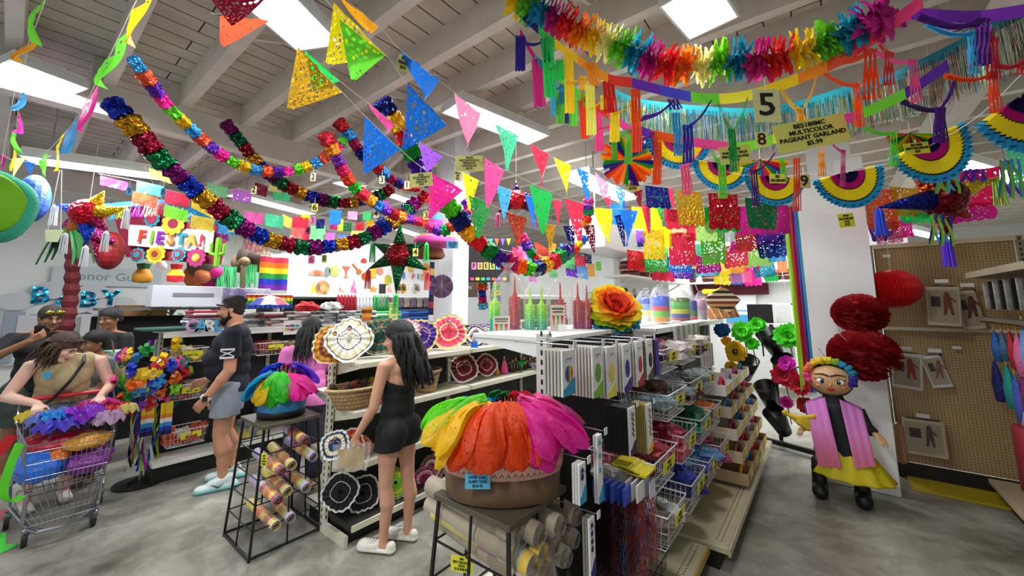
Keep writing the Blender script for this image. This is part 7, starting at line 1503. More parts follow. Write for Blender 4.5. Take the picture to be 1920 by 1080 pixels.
    for s,u,v in((-1,1537,905),(1,1618,925)):
        f=X(u,v); f.z=.075; MB().cap(f+V((0,.03,.20)),f+V((0,.02,.0)),.055,.06).build('boot_leg',mat('#0e0e12',.5),e,True); MB().cap(V((f.x,f.y+.02,.065)),V((f.x,f.y-.09,.06)),.065,.06,12).build('boot',mat('#0e0e12',.5),e,True)
    MB().tube([hc+UP*.14,hc+UP*.2+V((-.02,0,0)),hc+UP*.27+V((-.06,0,0))],.002,4).build('hanging_wire',STEEL,e)
    c=X(1500,782)+V((0,-.08,0)); br=empty('yellow_bird',c,'twisted yellow paper bird held in the left-hand side hand of the papier-mache doll','bird')
    o=MB(); o.cap(c+V((-.10,0,.03)),c+V((.05,0,-.02)),.022,.035); o.cap(c+V((-.02,0,0)),c+V((.11,0,.04)),.03,.02); o.cap(c+V((0,-.02,-.03)),c+V((.06,-.02,-.07)),.03,.02); o.ell(c+V((-.11,0,.035)),.028); blob(o,'bird_body',paper('#d8b81e',.7,.1),br,.009,2,push=.012)
papier_doll()
# black bucket rack with tissue flowers
e=empty('flower_bucket_rack',V((-.62,6.1,0)),'black metal rack of tilted black buckets holding paper flowers beyond the gondola end','rack'); b=V((-.55,6.0,0))
MB().bar(b,b+UP*1.45,.04).build('post',BLACK,e); MB().bar(b+V((-.3,-.02,.06)),b+V((.35,-.25,.06)),.05).build('foot_bar',BLACK,e); MB().cap(b+V((.35,-.25,.04)),b+V((.35,-.25,.12)),.03,.03).build('foot_cap',BLACK,e)
for i,(u,v,dx) in enumerate([(1445,640,.1),(1400,690,-.1),(1475,690,.1),(1440,740,.05),(1395,760,-.1),(1460,790,.1)]):
    c=onY(u,v,5.85-.08*(i%2)); M=Matrix.Rotation(.5,3,'X')@Matrix.Rotation(-dx*3,3,'Y'); MB().lathe([(.0,-.16),(.075,-.16),(.12,.14),(.115,.14),(.07,-.15)],c,20,M).build('bucket',mat('#0c0c0e',.35),e,True)
c=onY(1425,588,5.6); e=empty('black_sign_board',c,'blank black square sign above the paper flowers','sign'); MB().box(c,(.26,.015,.22)).build('board',mat('#0c0c0c',.5),e); MB().bar(c-UP*.1,c-UP*.5,.015).build('stem',BLACK,e)
def pf_(u,v,y,r,cols,lb,pet=9,ax=(0,-1,.5)): 
    c=onY(u,v,y); e=tissue_flower(c,ax,cols,r,lb,'paper_flower',pet,int(u+v)); MB().tube([c,c+V((.02,.1,-.25))],.006,5).build('stem',mat('#2a6a2a',.6),e)
G3=[('#3fc81e',1.,.1),('#5ae02a',.8,.6),('#4ad024',.5,1.1)]
pf_(1392,622,5.5,.13,G3,'bright green tissue peony, nearest the baskets'); pf_(1420,610,5.55,.10,G3,'bright green tissue peony under the black sign'); pf_(1410,645,5.5,.08,G3,'small bright green tissue bud cluster')
pf_(1478,630,5.5,.15,G3,'largest bright green tissue peony beside the teal streamer'); pf_(1505,638,5.45,.06,G3,'green tissue leaf bunch pointing at the pillar')
pf_(1355,620,5.5,.10,[('#1a5a9a',1.,.1),('#2a7ab8',.7,.6)],'deep blue tissue flower behind the green ones')
SF=[('#f2c01e',1.,.15),('#f5d02a',.85,.35),('#4a2a10',.38,.9)]
pf_(1380,660,5.2,.12,SF,'large sunflower at the rack',14,(-.2,-1,.2)); pf_(1372,690,5.2,.08,SF,'smaller sunflower below the large one',14,(-.2,-1,.2)); pf_(1362,640,5.3,.06,[('#f2b01e',1.,.2)],'tiny yellow flower left of the sunflower')
RD3=[('#b8102a',1.,.1),('#c81a34',.75,.6),('#a80e24',.45,1.1)]
pf_(1470,705,5.5,.13,RD3,'crimson tissue flower left of the doll crown'); pf_(1500,722,5.45,.11,RD3,'crimson tissue flower touching the doll crown'); pf_(1475,682,5.5,.09,[('#c818a8',1.,.2),('#e03ac0',.6,.8)],'magenta tissue flower above the crimson ones'); pf_(1475,755,5.5,.07,[('#d01a9a',1.,.2),('#a81060',.6,.8)],'small magenta flower by the yellow bird'); pf_(1510,760,5.5,.09,[('#98101e',1.,.1),('#a8182a',.6,.7)],'dark red tissue flower behind the yellow bird'); pf_(1395,700,5.5,.07,[('#7a2ab8',1.,.2),('#c83a8a',.6,.8)],'purple and pink flower under the sunflower')
# costume packs on the pegboard
def costume(u0,v0,u1,v1,y,lb,fig,tilt=0.,back=1,bg='#c8b89a'):
    a=onY(u0,v0,y); b=onY(u1,v1,y); w=b.x-a.x; h=a.z-b.z; c=(a+b)/2; e=empty('costume_pack',c-UP*h/2,lb,'pack'); M=Matrix.Rotation(tilt,3,'Y')
    MB().box(c,(w,.03,h),bev=.008,M=M).build('bag_film',mat(bg,.25,coat=.6,bump=.3,bs=14),e)
    MB().box(c+V((-w*.02,-.017,-.0)),(w*.86,.003,h*.82),M=M).build('insert_card',mat('#a89c84',.4),e)
    o=MB(); f=c+V((w*.12,-.02,h*.1)); k=h*.16
    o.ell(f+UP*k*1.25,(k*.3,.006,k*.38)); o.cap(f+UP*k*.8,f-UP*k*.3,k*.42,k*.5,flat=((0,1,0),.15)); o.cap(f-UP*k*.3+V((-k*.2,0,0)),f-UP*k*1.9+V((-k*.45,0,0)),k*.3,k*.16,flat=((0,1,0),.2)); o.cap(f-UP*k*.3+V((k*.2,0,0)),f-UP*k*1.9+V((k*.4,0,0)),k*.3,k*.16,flat=((0,1,0),.2))
    o.cap(f+UP*k*.7+V((k*.4,0,0)),f+UP*k*.1+V((k*.85,0,0)),k*.15,k*.12,flat=((0,1,0),.3)); o.build('figure_print',mat(fig,.6),e)
    MB().box(c+V((-w*.22,-.019,h*.12)),(w*.28,.003,h*.26),M=M).build('photo_inset',mat('#3a352e',.5),e)
    MB().tube([V((c.x,5.75,a.z+.03)),V((c.x,y-.06,a.z+.03))],.004,5).build('peg_hook',HOOK,e); MB().box(V((c.x,y-.065,a.z+.05)),(.09,.003,.035)).build('price_tag',mat('#eceae4',.5),e)
    MB().box(V((c.x,y,a.z)),(w*.8,.02,.02),M=M).build('clip_bar',mat('#241418',.5),e)
costume(1732,538,1808,612,5.55,'large clear costume pack with brown fringe outfit on the upper pegboard','#7a4030',.05); costume(1790,545,1845,618,5.68,'second brown costume pack behind the large one, tilted right','#5a3028',-.12)
costume(1668,660,1735,732,5.55,'white costume pack showing a woman in red on the middle pegboard','#a04030',.08,bg='#d8d4cc'); costume(1732,665,1780,728,5.66,'pale folded costume pack tilted right beside the woman in red','#8a5a50',-.22,bg='#d8d8d8')
costume(1690,782,1780,862,5.55,'low costume pack picturing a person in a knitted poncho','#5a4a3c',0.)
c=onY(1682,660,5.5); tag(MB().box(c,(.09,.012,.07)).build('header_tag',mat('#c8a82a',.5)),'small yellow and black header tag on the white costume pack','label')
c=onY(1688,830,5.5); tag(MB().cap(c+UP*.15,c-UP*.15,.04,.045).build('rolled_poncho',mat('#b88a68',.5,coat=.5)),'rolled tan costume in plastic left of the knitted poncho pack','pack')
for (u,v,lb) in ((1662,480,'blank white price tag high on the pegboard'),(1794,652,'blank grey price tag between the hooks')): c=onY(u,v,5.70); tag(MB().box(c,(.06,.004,.03)).build('shelf_tag',mat('#e4e4e0',.5)),lb,'tag')
# right shelf mesh bags
def mesh_bag(u,v,x,h,w,col,lb,grp=None,body=.0):
    c=onX(u,v,x); e=empty('hanging_net_bag',c-UP*h,lb,'bag',grp); m=mat(col,.6,bump=.9,bs=70)
    MB().lathe([(.0,-h),(w*.62,-h*.97),(w*.8,-h*.6),(w*.5,-h*.3),(w*.12,-h*.12),(.01,-h*.08)],c,16,wob=.08,wn=8,sx=.4).build('net_body',m,e,True)
    MB().tube(cat_rom([c+V((0,-w*.1,-h*.12)),c+V((0,-w*.12,0)),c+V((0,0,.03)),c+V((0,w*.12,0)),c+V((0,w*.1,-h*.12))],4),.004,4).build('cord_loop',mat('#c8a02a',.6),e)
for i,(u,v,h,w,cc,lb) in enumerate([(1862,612,.30,.09,'#1f6ab8','blue net bag on the top hooks at the right edge, nearest the pegboard'),(1876,612,.28,.07,'#3a6a8a','slate net bag second on the top hooks'),(1890,610,.34,.07,'#b81a2a','red net bag among the top hooks'),(1904,615,.36,.09,'#e06aa0','pink net bag among the top hooks'),(1915,600,.40,.09,'#7aa8e8','pale blue net bag at the frame edge'),(1862,665,.40,.10,'#2a2f8a','navy striped net bag on the lower hooks'),(1884,672,.40,.10,'#1aa8a0','turquoise net bag on the lower hooks'),(1900,690,.42,.08,'#5a6ad8','periwinkle net bag on the lower hooks'),(1914,680,.44,.08,'#8a1a6a','plum net bag on the lower hooks')]): mesh_bag(u,v,1.12,h,w,cc,lb)
for i,(z,w,cc,lb) in enumerate([(.55,.12,'#a81030','large crimson cloth bag low at the right edge'),(.40,.12,'#8a0f2a','dark red cloth bag beside the crimson one')]):
    c=V((1.10+.1*i,4.75-.25*i,z)); e=empty('hanging_cloth_bag',c-UP*.2,lb,'bag'); MB().box(c,(.10,.32,.50),bev=.03).build('bag_body',mat(cc,.6,bump=.3,bs=10),e,True); MB().tube([c+UP*.25+V((0,-.08,0)),c+UP*.36,c+UP*.25+V((0,.08,0))],.006,5).build('handle',mat('#e8d8d8',.6),e)
for i in range(9): y=5.0-.12*i; tag(MB().box((1.1,y,1.78),(.10,.02,.22),bev=.004).build('black_header_pack',mat('#2a2824' if i%2 else '#b8b4ac',.4,var=.5,vs=12)),'slim grey and black pack hanging under the top right shelf','pack','slim packs under the top right shelf')
# ---------------- overhead at the far right: star pinata ----------------
def cone(mbm,a,b,r,n=12): mbm.tube([a,a.lerp(b,.5),b],[r,r*.52,.004],n)
def star_pinata(c,r,body,cones,label,tass=None,name='hanging_star_pinata'):
    c=V(c); e=empty(name,c,label,'pinata'); MB().ell(c,r,None,16,10).build('body',foil(body,30,.35),e,True)
    n=RIGHT.cross(UP)
    for ang,L,col,tc in cones:
        d=RIGHT*math.cos(math.radians(ang))+UP*math.sin(math.radians(ang)); o=MB(); cone(o,c+d*r*.5,c+d*L,r*.62); k=o.build('cone',foil(col,40,.35),e,True)
        if tc:
            s=MB(); q=c+d*L
            for i in range(10): s.tube([q,q+RIGHT*(.02*math.cos(i*2.4))+n*(.02*math.sin(i*2.4))-UP*.03,q+RIGHT*(.03*math.cos(i*2.4))+n*(.03*math.sin(i*2.4))-UP*r*1.5],[.004,.006,.004],4)
            tag(s.build('tassel',mat(tc,.35,.2),k),kind='stuff')
    MB().tube([c+UP*r*.9,c+UP*(r+.6)],.0015,4).build('string',STR,e)
star_pinata(W(1768,372,2.7),.13,'#6e1420',[(188,.46,'#1a2a9a','#2a4ad0'),(20,.42,'#e8c81e','#9ad83a'),(95,.24,'#4a1f8a',None),(-95,.28,'#8a1420','#5a2ad8'),(-40,.22,'#a81a2a',None),(140,.24,'#c8501a',None)],'big multicolour foil star pinata with blue and yellow cones at upper right')
for i,(u,v,h,cols,lb) in enumerate([(1890,300,75,['#8ac83a','#3aa8e0','#7a2ad8'],'bunch of green, blue and violet ribbons on the yellow cone tip'),(1762,402,60,['#9ad83a','#1a2a9a','#3ab8e8'],'bunch of ribbons hanging from the bottom of the star pinata'),(1775,320,45,['#8ad03a','#5ac8e8'],'short green and blue ribbon bunch on top of the star pinata'),(1825,318,24,['#3a1ab8','#5a2ad8'],'crumpled violet ribbon bow in front of the yellow cone')]):
    o=MB(); d=2.6; c=W(u,v,d); L=h*d/F
    for k in range(8):
        w=.011; x=RIGHT*(.013*(k-4)); vs=[]
        for s in range(6): t=s/5; p=c+x*(1+t*.8)+TOCAM*.02*math.sin(k*2+t*3)-UP*L*t*(1-.06*(k%3)); vs+=[p-RIGHT*w,p+RIGHT*w]
        o.cm=k%len(cols); o.add(vs,[[2*s,2*s+1,2*s+3,2*s+2] for s in range(5)])
    tag(o.build('hanging_ribbon_bunch',[mat(q,.4,.1) for q in cols]),lb,'ribbon',kind='stuff' if 0 else None)
# green star pinata in the middle
star_pinata(W(748,478,4.3),.145,'#7a1018',[(90,.34,'#0f4a24','#1f9a3a'),(25,.33,'#0f4a24','#2ab84a'),(-28,.36,'#12552a','#d82a3a'),(205,.36,'#0f4a24','#c8283a'),(-92,.42,'#12552a','#3ab04a'),(155,.32,'#0f4a24','#2ab84a')],'dark green seven-point star pinata with red centre and tassels in the middle')
star_pinata(W(968,375,3.9),.10,'#c8202a',[(90,.2,'#3a1a4a',None),(20,.2,'#3a1a4a',None),(160,.2,'#2a5a4a',None),(-35,.22,'#6a1a3a','#b84a7a'),(215,.22,'#6a1a3a','#b84a7a')],'small dark star pinata with rainbow ring centre behind the crimson pennant')
# ---------------- left pinatas ----------------
c=W(-12,386,2.9); e=empty('hanging_avocado_pinata',c,'big lime green round pinata with turquoise sides cut by the left edge','pinata')
n=(CAM-c); n.z=0; n.normalize(); n=(Matrix.Rotation(-.25,3,'Z')@n); r3=UP.cross(n); M=Matrix((r3,UP,n)).transposed()
MB().lathe([(0,.125),(.165,.12),(.18,.10)],c,32,M,1,1.25,wob=.02,wn=5).build('front_face',mat('#6fae14',.85,bump=.5,bs=40),e,True)
MB().lathe([(.18,.102),(.205,.05),(.21,-.05),(.18,-.12),(0,-.14)],c,32,M,1,1.28,wob=.03,wn=4).build('side_wall',mat('#2aa886',.85,bump=.7,bs=60),e,True)
MB().tube([c+UP*.32,c+UP*.9],.002,4).build('string',STR,e)
c=W(62,372,3.9); tag(MB().ell(c,(.14,.12,.24),None,16,12).build('hanging_balloon_pinata',mat('#2a5ab8',.5,bump=.4,bs=50)),'blue rounded pinata behind the lime and turquoise one','pinata')
# parrot-like star over palm
star_pinata(W(165,400,4.0),.145,'#b8142a',[(165,.36,'#1f3fc8','#d8dce0'),(8,.40,'#f2c81e','#d8dce0'),(60,.27,'#f5b81e',None),(-85,.33,'#1f3fc8','#d8dce0'),(225,.28,'#c8701e','#c8ccd0'),(-40,.28,'#8a1a4a','#c8ccd0')],'blue, yellow and red foil star pinata with silver tassels at upper left')
star_pinata(W(160,432,4.8),.2,'#a8286a',[(200,.42,'#9a2a6a',None),(-20,.42,'#b03a7a',None),(240,.40,'#8a2060',None),(-60,.40,'#a8306a',None)],'dull magenta star pinata behind the blue and yellow one')
c=W(206,470,4.9); tag(MB().ell(c,(.16,.14,.24),None,14,10).build('hanging_red_lantern',mat('#7a0f14',.5)),'dark red oval pinata right of the palm leaves','pinata')
# palm tree
c=W(134,520,4.6); e=empty('palm_tree_decoration',V((c.x,c.y,0)),'tall palm tree prop with maroon trunk and green leaves behind the cart','decoration'); tr=[V((c.x,c.y,0)),V((c.x,c.y,.8)),W(132,560,4.6),W(136,480,4.6),W(134,440,4.6)]; P=resample(cat_rom(tr,10),.07)
MB().tube(P,[.085*(1-.35*i/len(P))*(1.15 if i%2 else .9) for i in range(len(P))],10).build('trunk',mat('#5a1018',.8),e)
for i,(a,L) in enumerate([(200,.45),(225,.5),(250,.42),(-70,.42),(-45,.5),(-20,.45),(180,.4),(0,.4),(270,.35)]):
    t=P[-1]; d=RIGHT*math.cos(math.radians(a))*.6+TOCAM*.25*math.sin(i*2.)+UP*.15; o=MB(); vs=[]
    for k in range(9): s=k/8; p=t+d*L*s-UP*(s*s*L*.85)+UP*.1*math.sin(s*PI); w=.11*math.sin(PI*min(1,s*.9+.1)); q=d.cross(UP).normalized()*w*.5+UP*w*.5; vs+=[p-q,p+TOCAM*.02,p+q]
    o.add(vs,[f for k in range(8) for f in([k*3,k*3+1,k*3+4,k*3+3],[k*3+1,k*3+2,k*3+5,k*3+4])]); o.build('palm_leaf',mat('#0f4a1a' if i%2 else '#1a5a2a',.6),e)
# hanging rope plank
c=W(100,442,3.6); e=empty('hanging_blank_tag',c,'pale green blank tag on two white cords at left','sign'); MB().poly([c+RIGHT*x+UP*z for x,z in((-.085,.055),(.085,.055),(.05,-.06),(-.06,-.055))],.006).build('tag_plate',mat('#dfe8b8',.6),e)
for s,u in((-.06,112),(.06,116)): MB().tube([c+RIGHT*s+UP*.055,W(u,318,3.6)],.003,4).build('cord',STR,e)
# FIESTA banner
d=5.2; c=W(309,447,d); up_=UP; tl=-.07; rr_=(RIGHT-UP*.09).normalized(); n=rr_.cross(UP).normalized()
e=empty('fiesta_banner',c,'long decorated banner reading FIESTA! with flowers, swirls and a cactus on dark pink','banner'); k=d/F
MB().quad(W(205,378,d+.05),W(430,412,d+.05),W(412,497,d+.05),W(236,482,d+.05),12,4,lambda u,v:n*-.03*math.sin(u*7)).build('backing_cloth',mat('#a82a4a',.8,var=.3,vs=3),e)
MB().quad(W(241,421,d),W(402,432,d),W(396,474,d),W(240,460,d),10,2,lambda u,v:n*.012*math.sin(u*6)).build('white_panel',mat('#ecebea',.5),e)
for i,(ch,u,cc) in enumerate((('F',266,'#c8402a'),('I',285,'#7aa82a'),('E',300,'#7a1f9a'),('S',320,'#d8782a'),('T',339,'#1a8a9a'),('A',358,'#d8a03a'),('!',377,'#c81a3a'))):
    v=444+(u-266)*.075; text(ch,.215,mat(cc,.6),e,W(u,v,d-.03),rr_,UP,'letter',bold=.04,depth=.004)
def disc(c,r,cols,par,name='painted_flower',pet=10,nrm=None):
    nn=nrm or n; x,y=basis(nn); o=MB()
    for li,(cc,q,z) in enumerate(cols):
        o.cm=li; N=60; pts=[c+nn*z+(x*math.cos(2*PI*j/N)+y*math.sin(2*PI*j/N))*r*q*((.82+.18*abs(math.sin(pet*PI*j/N))) if li==0 else 1) for j in range(N)]; o.poly(pts,.004)
    o.cm=0; o.build(name,[mat(z[0],.6) for z in cols],par)
for u,v,r,cl in ((292,476,.13,[('#f2d82a',1,0),('#e8902a',.6,.01),('#8a3a1a',.3,.02)]),(368,483,.13,[('#a82a6a',1,0),('#f2b82a',.4,.01),('#f2e06a',.25,.02)]),(258,478,.10,[('#2a9aa8',1,0),('#a82a4a',.7,.01),('#2a9aa8',.4,.02)]),(335,477,.10,[('#2a9aa8',1,0),('#a82a4a',.65,.01),('#2a9aa8',.35,.02)]),(325,419,.16,[('#e8b82a',1,0),('#8a1a3a',.4,.01)]),(285,410,.11,[('#2a8a9a',1,0),('#a82a4a',.6,.01)])): disc(W(u,v,d-.02),r,cl,e)
o=MB(); q=W(408,475,d-.05); o.cap(q-UP*.16,q+UP*.18,.035,.035); o.cap(q+RIGHT*-.09+UP*.0,q+RIGHT*-.09+UP*.12,.022,.022); o.cap(q-UP*.03,q-RIGHT*.09+UP*.0,.022,.022); o.cap(q+RIGHT*.08+UP*.0,q+RIGHT*.08+UP*.11,.022,.022); o.cap(q-UP*.02,q+RIGHT*.08+UP*.0,.022,.022); o.build('painted_cactus',mat('#7ac02a',.7),e)
for u,v,h,lb,m_ in [(268,512,.28,'pineapple pinata with green top hanging under the banner',('#c88a1a','#1a5a2a')),(330,512,.26,'yellow and red striped boot-shaped hanging pinata',('#e8c81e','#c81a2a')),(302,494,.18,'green, white and red half-round fan under the banner',('#f0f0f0','#7ac02a'))]:
    c=W(u,v,5.4); e=empty('hanging_pinata',c,lb,'pinata'); MB().lathe([(0,-h/2),(h*.34,-h*.45),(h*.38,-h*.1),(h*.2,h*.22),(.02,h*.25)],c,14).build('body',ramp_mat(('pn',u),[(0,m_[0] if u!=330 else m_[1]),(.35,m_[0])],2,-h/2,h/2,.6),e,True); MB().lathe([(h*.22,h*.2),(h*.28,h*.45),(.01,h*.5)],c,8,wob=.3,wn=4).build('top',mat(m_[1],.6),e); MB().tube([c+UP*h*.4,c+UP*.7],.002,4).build('string',STR,e)
# BABY foil letters on the left wall and packaged goods
for ch,u,v in (('B',75,555),('A',122,565),('B',165,563),('Y',207,560)):
    c=onX(u,v,-10.93); o=text(ch,.40,foil('#2a9ac8',9,.15),None,c,(0,1,0),UP,'foil_letter_balloon',depth=.04,bold=.03); tag(o,{75:'blue foil letter B at the left end of the word BABY',122:'blue foil letter A partly behind the palm trunk',165:'second blue foil letter B right of the palm trunk',207:'blue foil letter Y at the end of the word BABY'}[u],'balloon')
for i in range(22):
    u=5+(i%11)*23+R.uniform(-3,3); v=610+(i//11)*48+R.uniform(-5,5); 
    if 120<u<150: continue
    c=onX(u,v,-10.9+.012*(i%3)); tag(MB().box(c,(.04,.22,.40)).build('wall_hung_pack',mat(['#b8bcc0','#9aa8b8','#d0d0d4','#8a94a8','#a8b8c8'][i%5],.35,coat=.2)),'pale blue-grey baby party pack hung on the left wall','pack','baby party packs on the left wall')
for u,v in((30,565),(95,545),(175,548),(190,575),(145,572),(228,572)): c=onX(u,v,-10.93); tag(MB().lathe([(0,0),(.22,0),(.22,.02),(0,.02)],c,20,Matrix.Rotation(PI/2,3,'Y'),.7,1).build('round_plate',mat('#c8ccd0',.4)),'grey oval sign on the white left wall','sign','oval signs on the left wall')
c=onX(207,520,-10.93); e=empty('wall_lettering_sign',c,'pale blue banner with grey script on the left wall','sign'); MB().box(c,(.02,1.5,.35)).build('panel',mat('#c8d4d8',.6),e); text('Honor Guest',.22,mat('#8a949a',.6),e,c+V((.015,0,0)),(0,1,0),UP)
o=onX(255,590,-10.0)
# distant plants, brown cupboard, hats, leis near (270-480, 480-660)
c=onX(262,600,-8.2); e=empty('brown_cupboard',V((c.x,c.y,0)),'tall light brown cupboard behind the ribbon stand','cupboard'); MB().box((c.x,c.y,.85),(.4,.55,1.7),bev=.01).build('body',mat('#8a6436',.6,var=.2,vs=3),e); MB().box((c.x+.205,c.y,.9),(.01,.45,1.5)).build('door_panel',mat('#9a7240',.6),e)
c=onX(318,610,-7.9); e=empty('leafy_plant',V((c.x,c.y,.0)),'dark green leafy artificial plant beside the brown cupboard','plant'); rr=random.Random(8); o=MB()
for i in range(160):
    p=V((c.x+rr.gauss(0,.12),c.y+rr.gauss(0,.13),rr.uniform(.6,1.85))); d=V((rr.gauss(0,1),rr.gauss(0,1),rr.gauss(-.3,.5))).normalized(); t=d.cross(UP).normalized()*.035; o.add([p,p+d*.1+t,p+d*.22,p+d*.1-t],[[0,1,2,3]])
tag(o.build('foliage',mat('#1f4a1a',.6),e),kind='stuff'); MB().tube([V((c.x,c.y,0)),V((c.x,c.y,1.7))],.02,6).build('stem',mat('#3a2a1a',.7),e)
for u,v,cc,r,lb in [(378,520,'#c87a4a',.24,'orange-brown straw hat on the display at left of the grass skirt'),(388,500,'#5a5a48',.26,'grey green bushy wreath above the straw hats'),(398,512,'#c81a7a',.25,'magenta straw hat on the display'),(476,485,'#3a2a20',.26,'dark brown sombrero hanging above the rainbow flag'),(455,495,'#7a6448',.18,'tan straw hat behind the bare post')]:
    c=onX(u,v,-7.6); e=empty('hanging_hat',c,lb,'hat'); M=Matrix.Rotation(PI/2-.3,3,'Y'); MB().lathe([(r,.02),(r*.95,0),(r*.5,.02),(r*.45,.12),(r*.25,.17),(0,.18)],c,22,M).build('hat_body',mat(cc,.8,bump=.5,bs=50),e,True); MB().tube([V((c.x-.02,c.y,c.z)),V((-7.6-.45,c.y,c.z+.05))],.004,4).build('peg',HOOK,e)
for u0,u1,v0,v1,lb in [(408,440,500,545,'left green raffia grass skirt on the display wall'),(452,478,496,535,'right green raffia grass skirt on the display wall')]:
    a=onX(u0,v0,-7.5); b=onX(u1,v1,-7.5); o=MB(); N=44
    for i in range(N): y=a.y+(b.y-a.y)*i/N; z1=b.z+R.uniform(-.05,.08); o.bar((-7.5+R.uniform(-.02,.02),y,a.z),(-7.46+R.uniform(-.03,.03),y+R.uniform(-.04,.04),z1),.012,.003)
    e=empty('hanging_grass_skirt',a,lb,'skirt'); tag(o.build('raffia_strands',mat('#4ac87a',.6),e),kind='stuff'); MB().bar((-7.5,a.y,a.z),(-7.5,b.y,a.z),.02,.03).build('waistband',mat('#2a9a5a',.6),e)
MB().bar(onX(455,500,-7.35),onX(455,590,-7.35)*1,.05).build('tmp',PAINT); o=bpy.data.objects['tmp']; o.name='clothes_rail'; tag(o,'bare brown post between the two green grass skirts','post'); o.data.materials[0]=mat('#8a7458',.6)
# rainbow flag and bunting
a=onX(489,470,-7.0); b=onX(536,545,-7.0); e=empty('rainbow_flag',V((-7.0,(a.y+b.y)/2,b.z)),'rainbow striped flag hanging vertically at the display corner','flag')
MB().quad(V((-7.0,a.y,a.z)),V((-7.0,b.y,a.z)),V((-6.98,b.y,b.z)),V((-6.98,a.y,b.z)),12,4,lambda u,v:V((.04*math.sin(u*9),0,0))).build('flag_cloth',ramp_mat('rainbow',even(['#6a1f9a','#1a2fb8','#1f9a3a','#f2e01e','#f5801a','#e03a5a','#f0f0f0']),2,0,a.z-b.z,.7),e,True); MB().tube([V((-7.0,a.y-.05,a.z)),V((-7.0,b.y+.05,a.z))],.012,6).build('pole',HOOK,e)
a=onX(462,552,-6.6); b=onX(548,575,-6.6); e=empty('rainbow_fringe_bunting',V((-6.6,(a.y+b.y)/2,b.z)),'rainbow fringe bunting strip above the blanket piles','bunting'); MB().quad(V((-6.6,a.y,a.z)),V((-6.6,b.y,a.z)),V((-6.6,b.y,b.z)),V((-6.6,a.y,b.z)),30,2,lambda u,v:V((.02*math.sin(u*60),0,-.03*abs(math.sin(u*47))*v))).build('fringe',ramp_mat('rb2',even(['#2a4ab8','#2a9a3a','#e8d82a','#c84a2a']),2,0,a.z-b.z,.7),e); MB().tube([V((-6.6,a.y,a.z)),V((-6.6,b.y,a.z))],.006,4).build('cord',STR,e)
c=onX(348,556,-6.9); e=empty('white_carton',c,'long white printed carton on top of the dark shelving at left','box'); MB().box(c,(.35,.75,.28),bev=.01).build('carton_body',mat('#c8ccd4',.5),e); MB().box(c+V((.178,.05,.02)),(.004,.45,.05)).build('printed_line',mat('#7a7a80',.6),e); c2=c+V((0,.72,0)); e=empty('purple_carton',c2,'purple and white carton beside the long white carton','box'); MB().box(c2,(.35,.55,.26),bev=.01).build('carton_body',mat('#6a5a9a',.5,var=.5,vs=8,vcol='#c8c8d8'),e)
e=empty('dark_shelving',(-7.0,1.6,0),'black shelving under the white and purple cartons','shelving'); MB().box((-7.25,1.7,.78),(.04,2.1,1.56)).build('back_panel',BLACK,e)
for y in(.72,1.9,2.5): MB().box((-7.05,y,.82),(.4,.035,1.64)).build('upright',mat('#8a7a60',.6),e)
MB().box((-7.0,1.65,1.655),(.45,2.0,.03)).build('top_board',mat('#5a5a5a',.6),e)
# cutouts on the display wall (x=-7.1) and shelf
def cut(u,v,w,h,col,lb,shape='disc',x=-7.08,col2=None,grp=None):
    c=onX(u,v,x); k=.013*math.sqrt(1); W_,H_=w*.0118,h*.0118; e=empty('party_cutout',c,lb,'cutout',grp); N=28; o=MB()
    P=lambda a,q=1: c+V((0,math.cos(a)*W_*q,math.sin(a)*H_*q))
    if shape=='disc': o.poly([P(2*PI*i/N) for i in range(N)],.02)
    elif shape=='half': o.poly([P(PI*i/N) for i in range(N+1)],.02)
    elif shape=='tri': o.poly([P(PI/2),P(PI*1.25),P(PI*1.75)],.02)
    elif shape=='star': o.poly([P(2*PI*i/10+PI/2,1 if i%2==0 else .5) for i in range(10)],.02)
    elif shape=='glass': o.poly([c+V((0,a*W_,b*H_)) for a,b in((-1,1),(1,1),(.15,.1),(.12,-.8),(.6,-1),(-.6,-1),(-.12,-.8),(-.15,.1))],.02)
    elif shape=='guitar': o.ell(c+V((0,.3*W_,-.4*H_)),(.015,W_*.5,H_*.5)); o.bar(c+V((0,.1*W_,-.1*H_)),c+V((0,-.9*W_,.9*H_)),.04,.02)
    elif shape=='rect': o.box(c,(.02,W_*2,H_*2))
    o.build('cutout_shape',mat(col,.6,var=.4,vs=6,vcol=col2 or col),e); 
    if col2 and shape in('disc','half'): MB().ell(c+V((.012,0,0 if shape=='disc' else H_*.35)),(.008,W_*.45,H_*.45)).build('inner_print',mat(col2,.6),e)
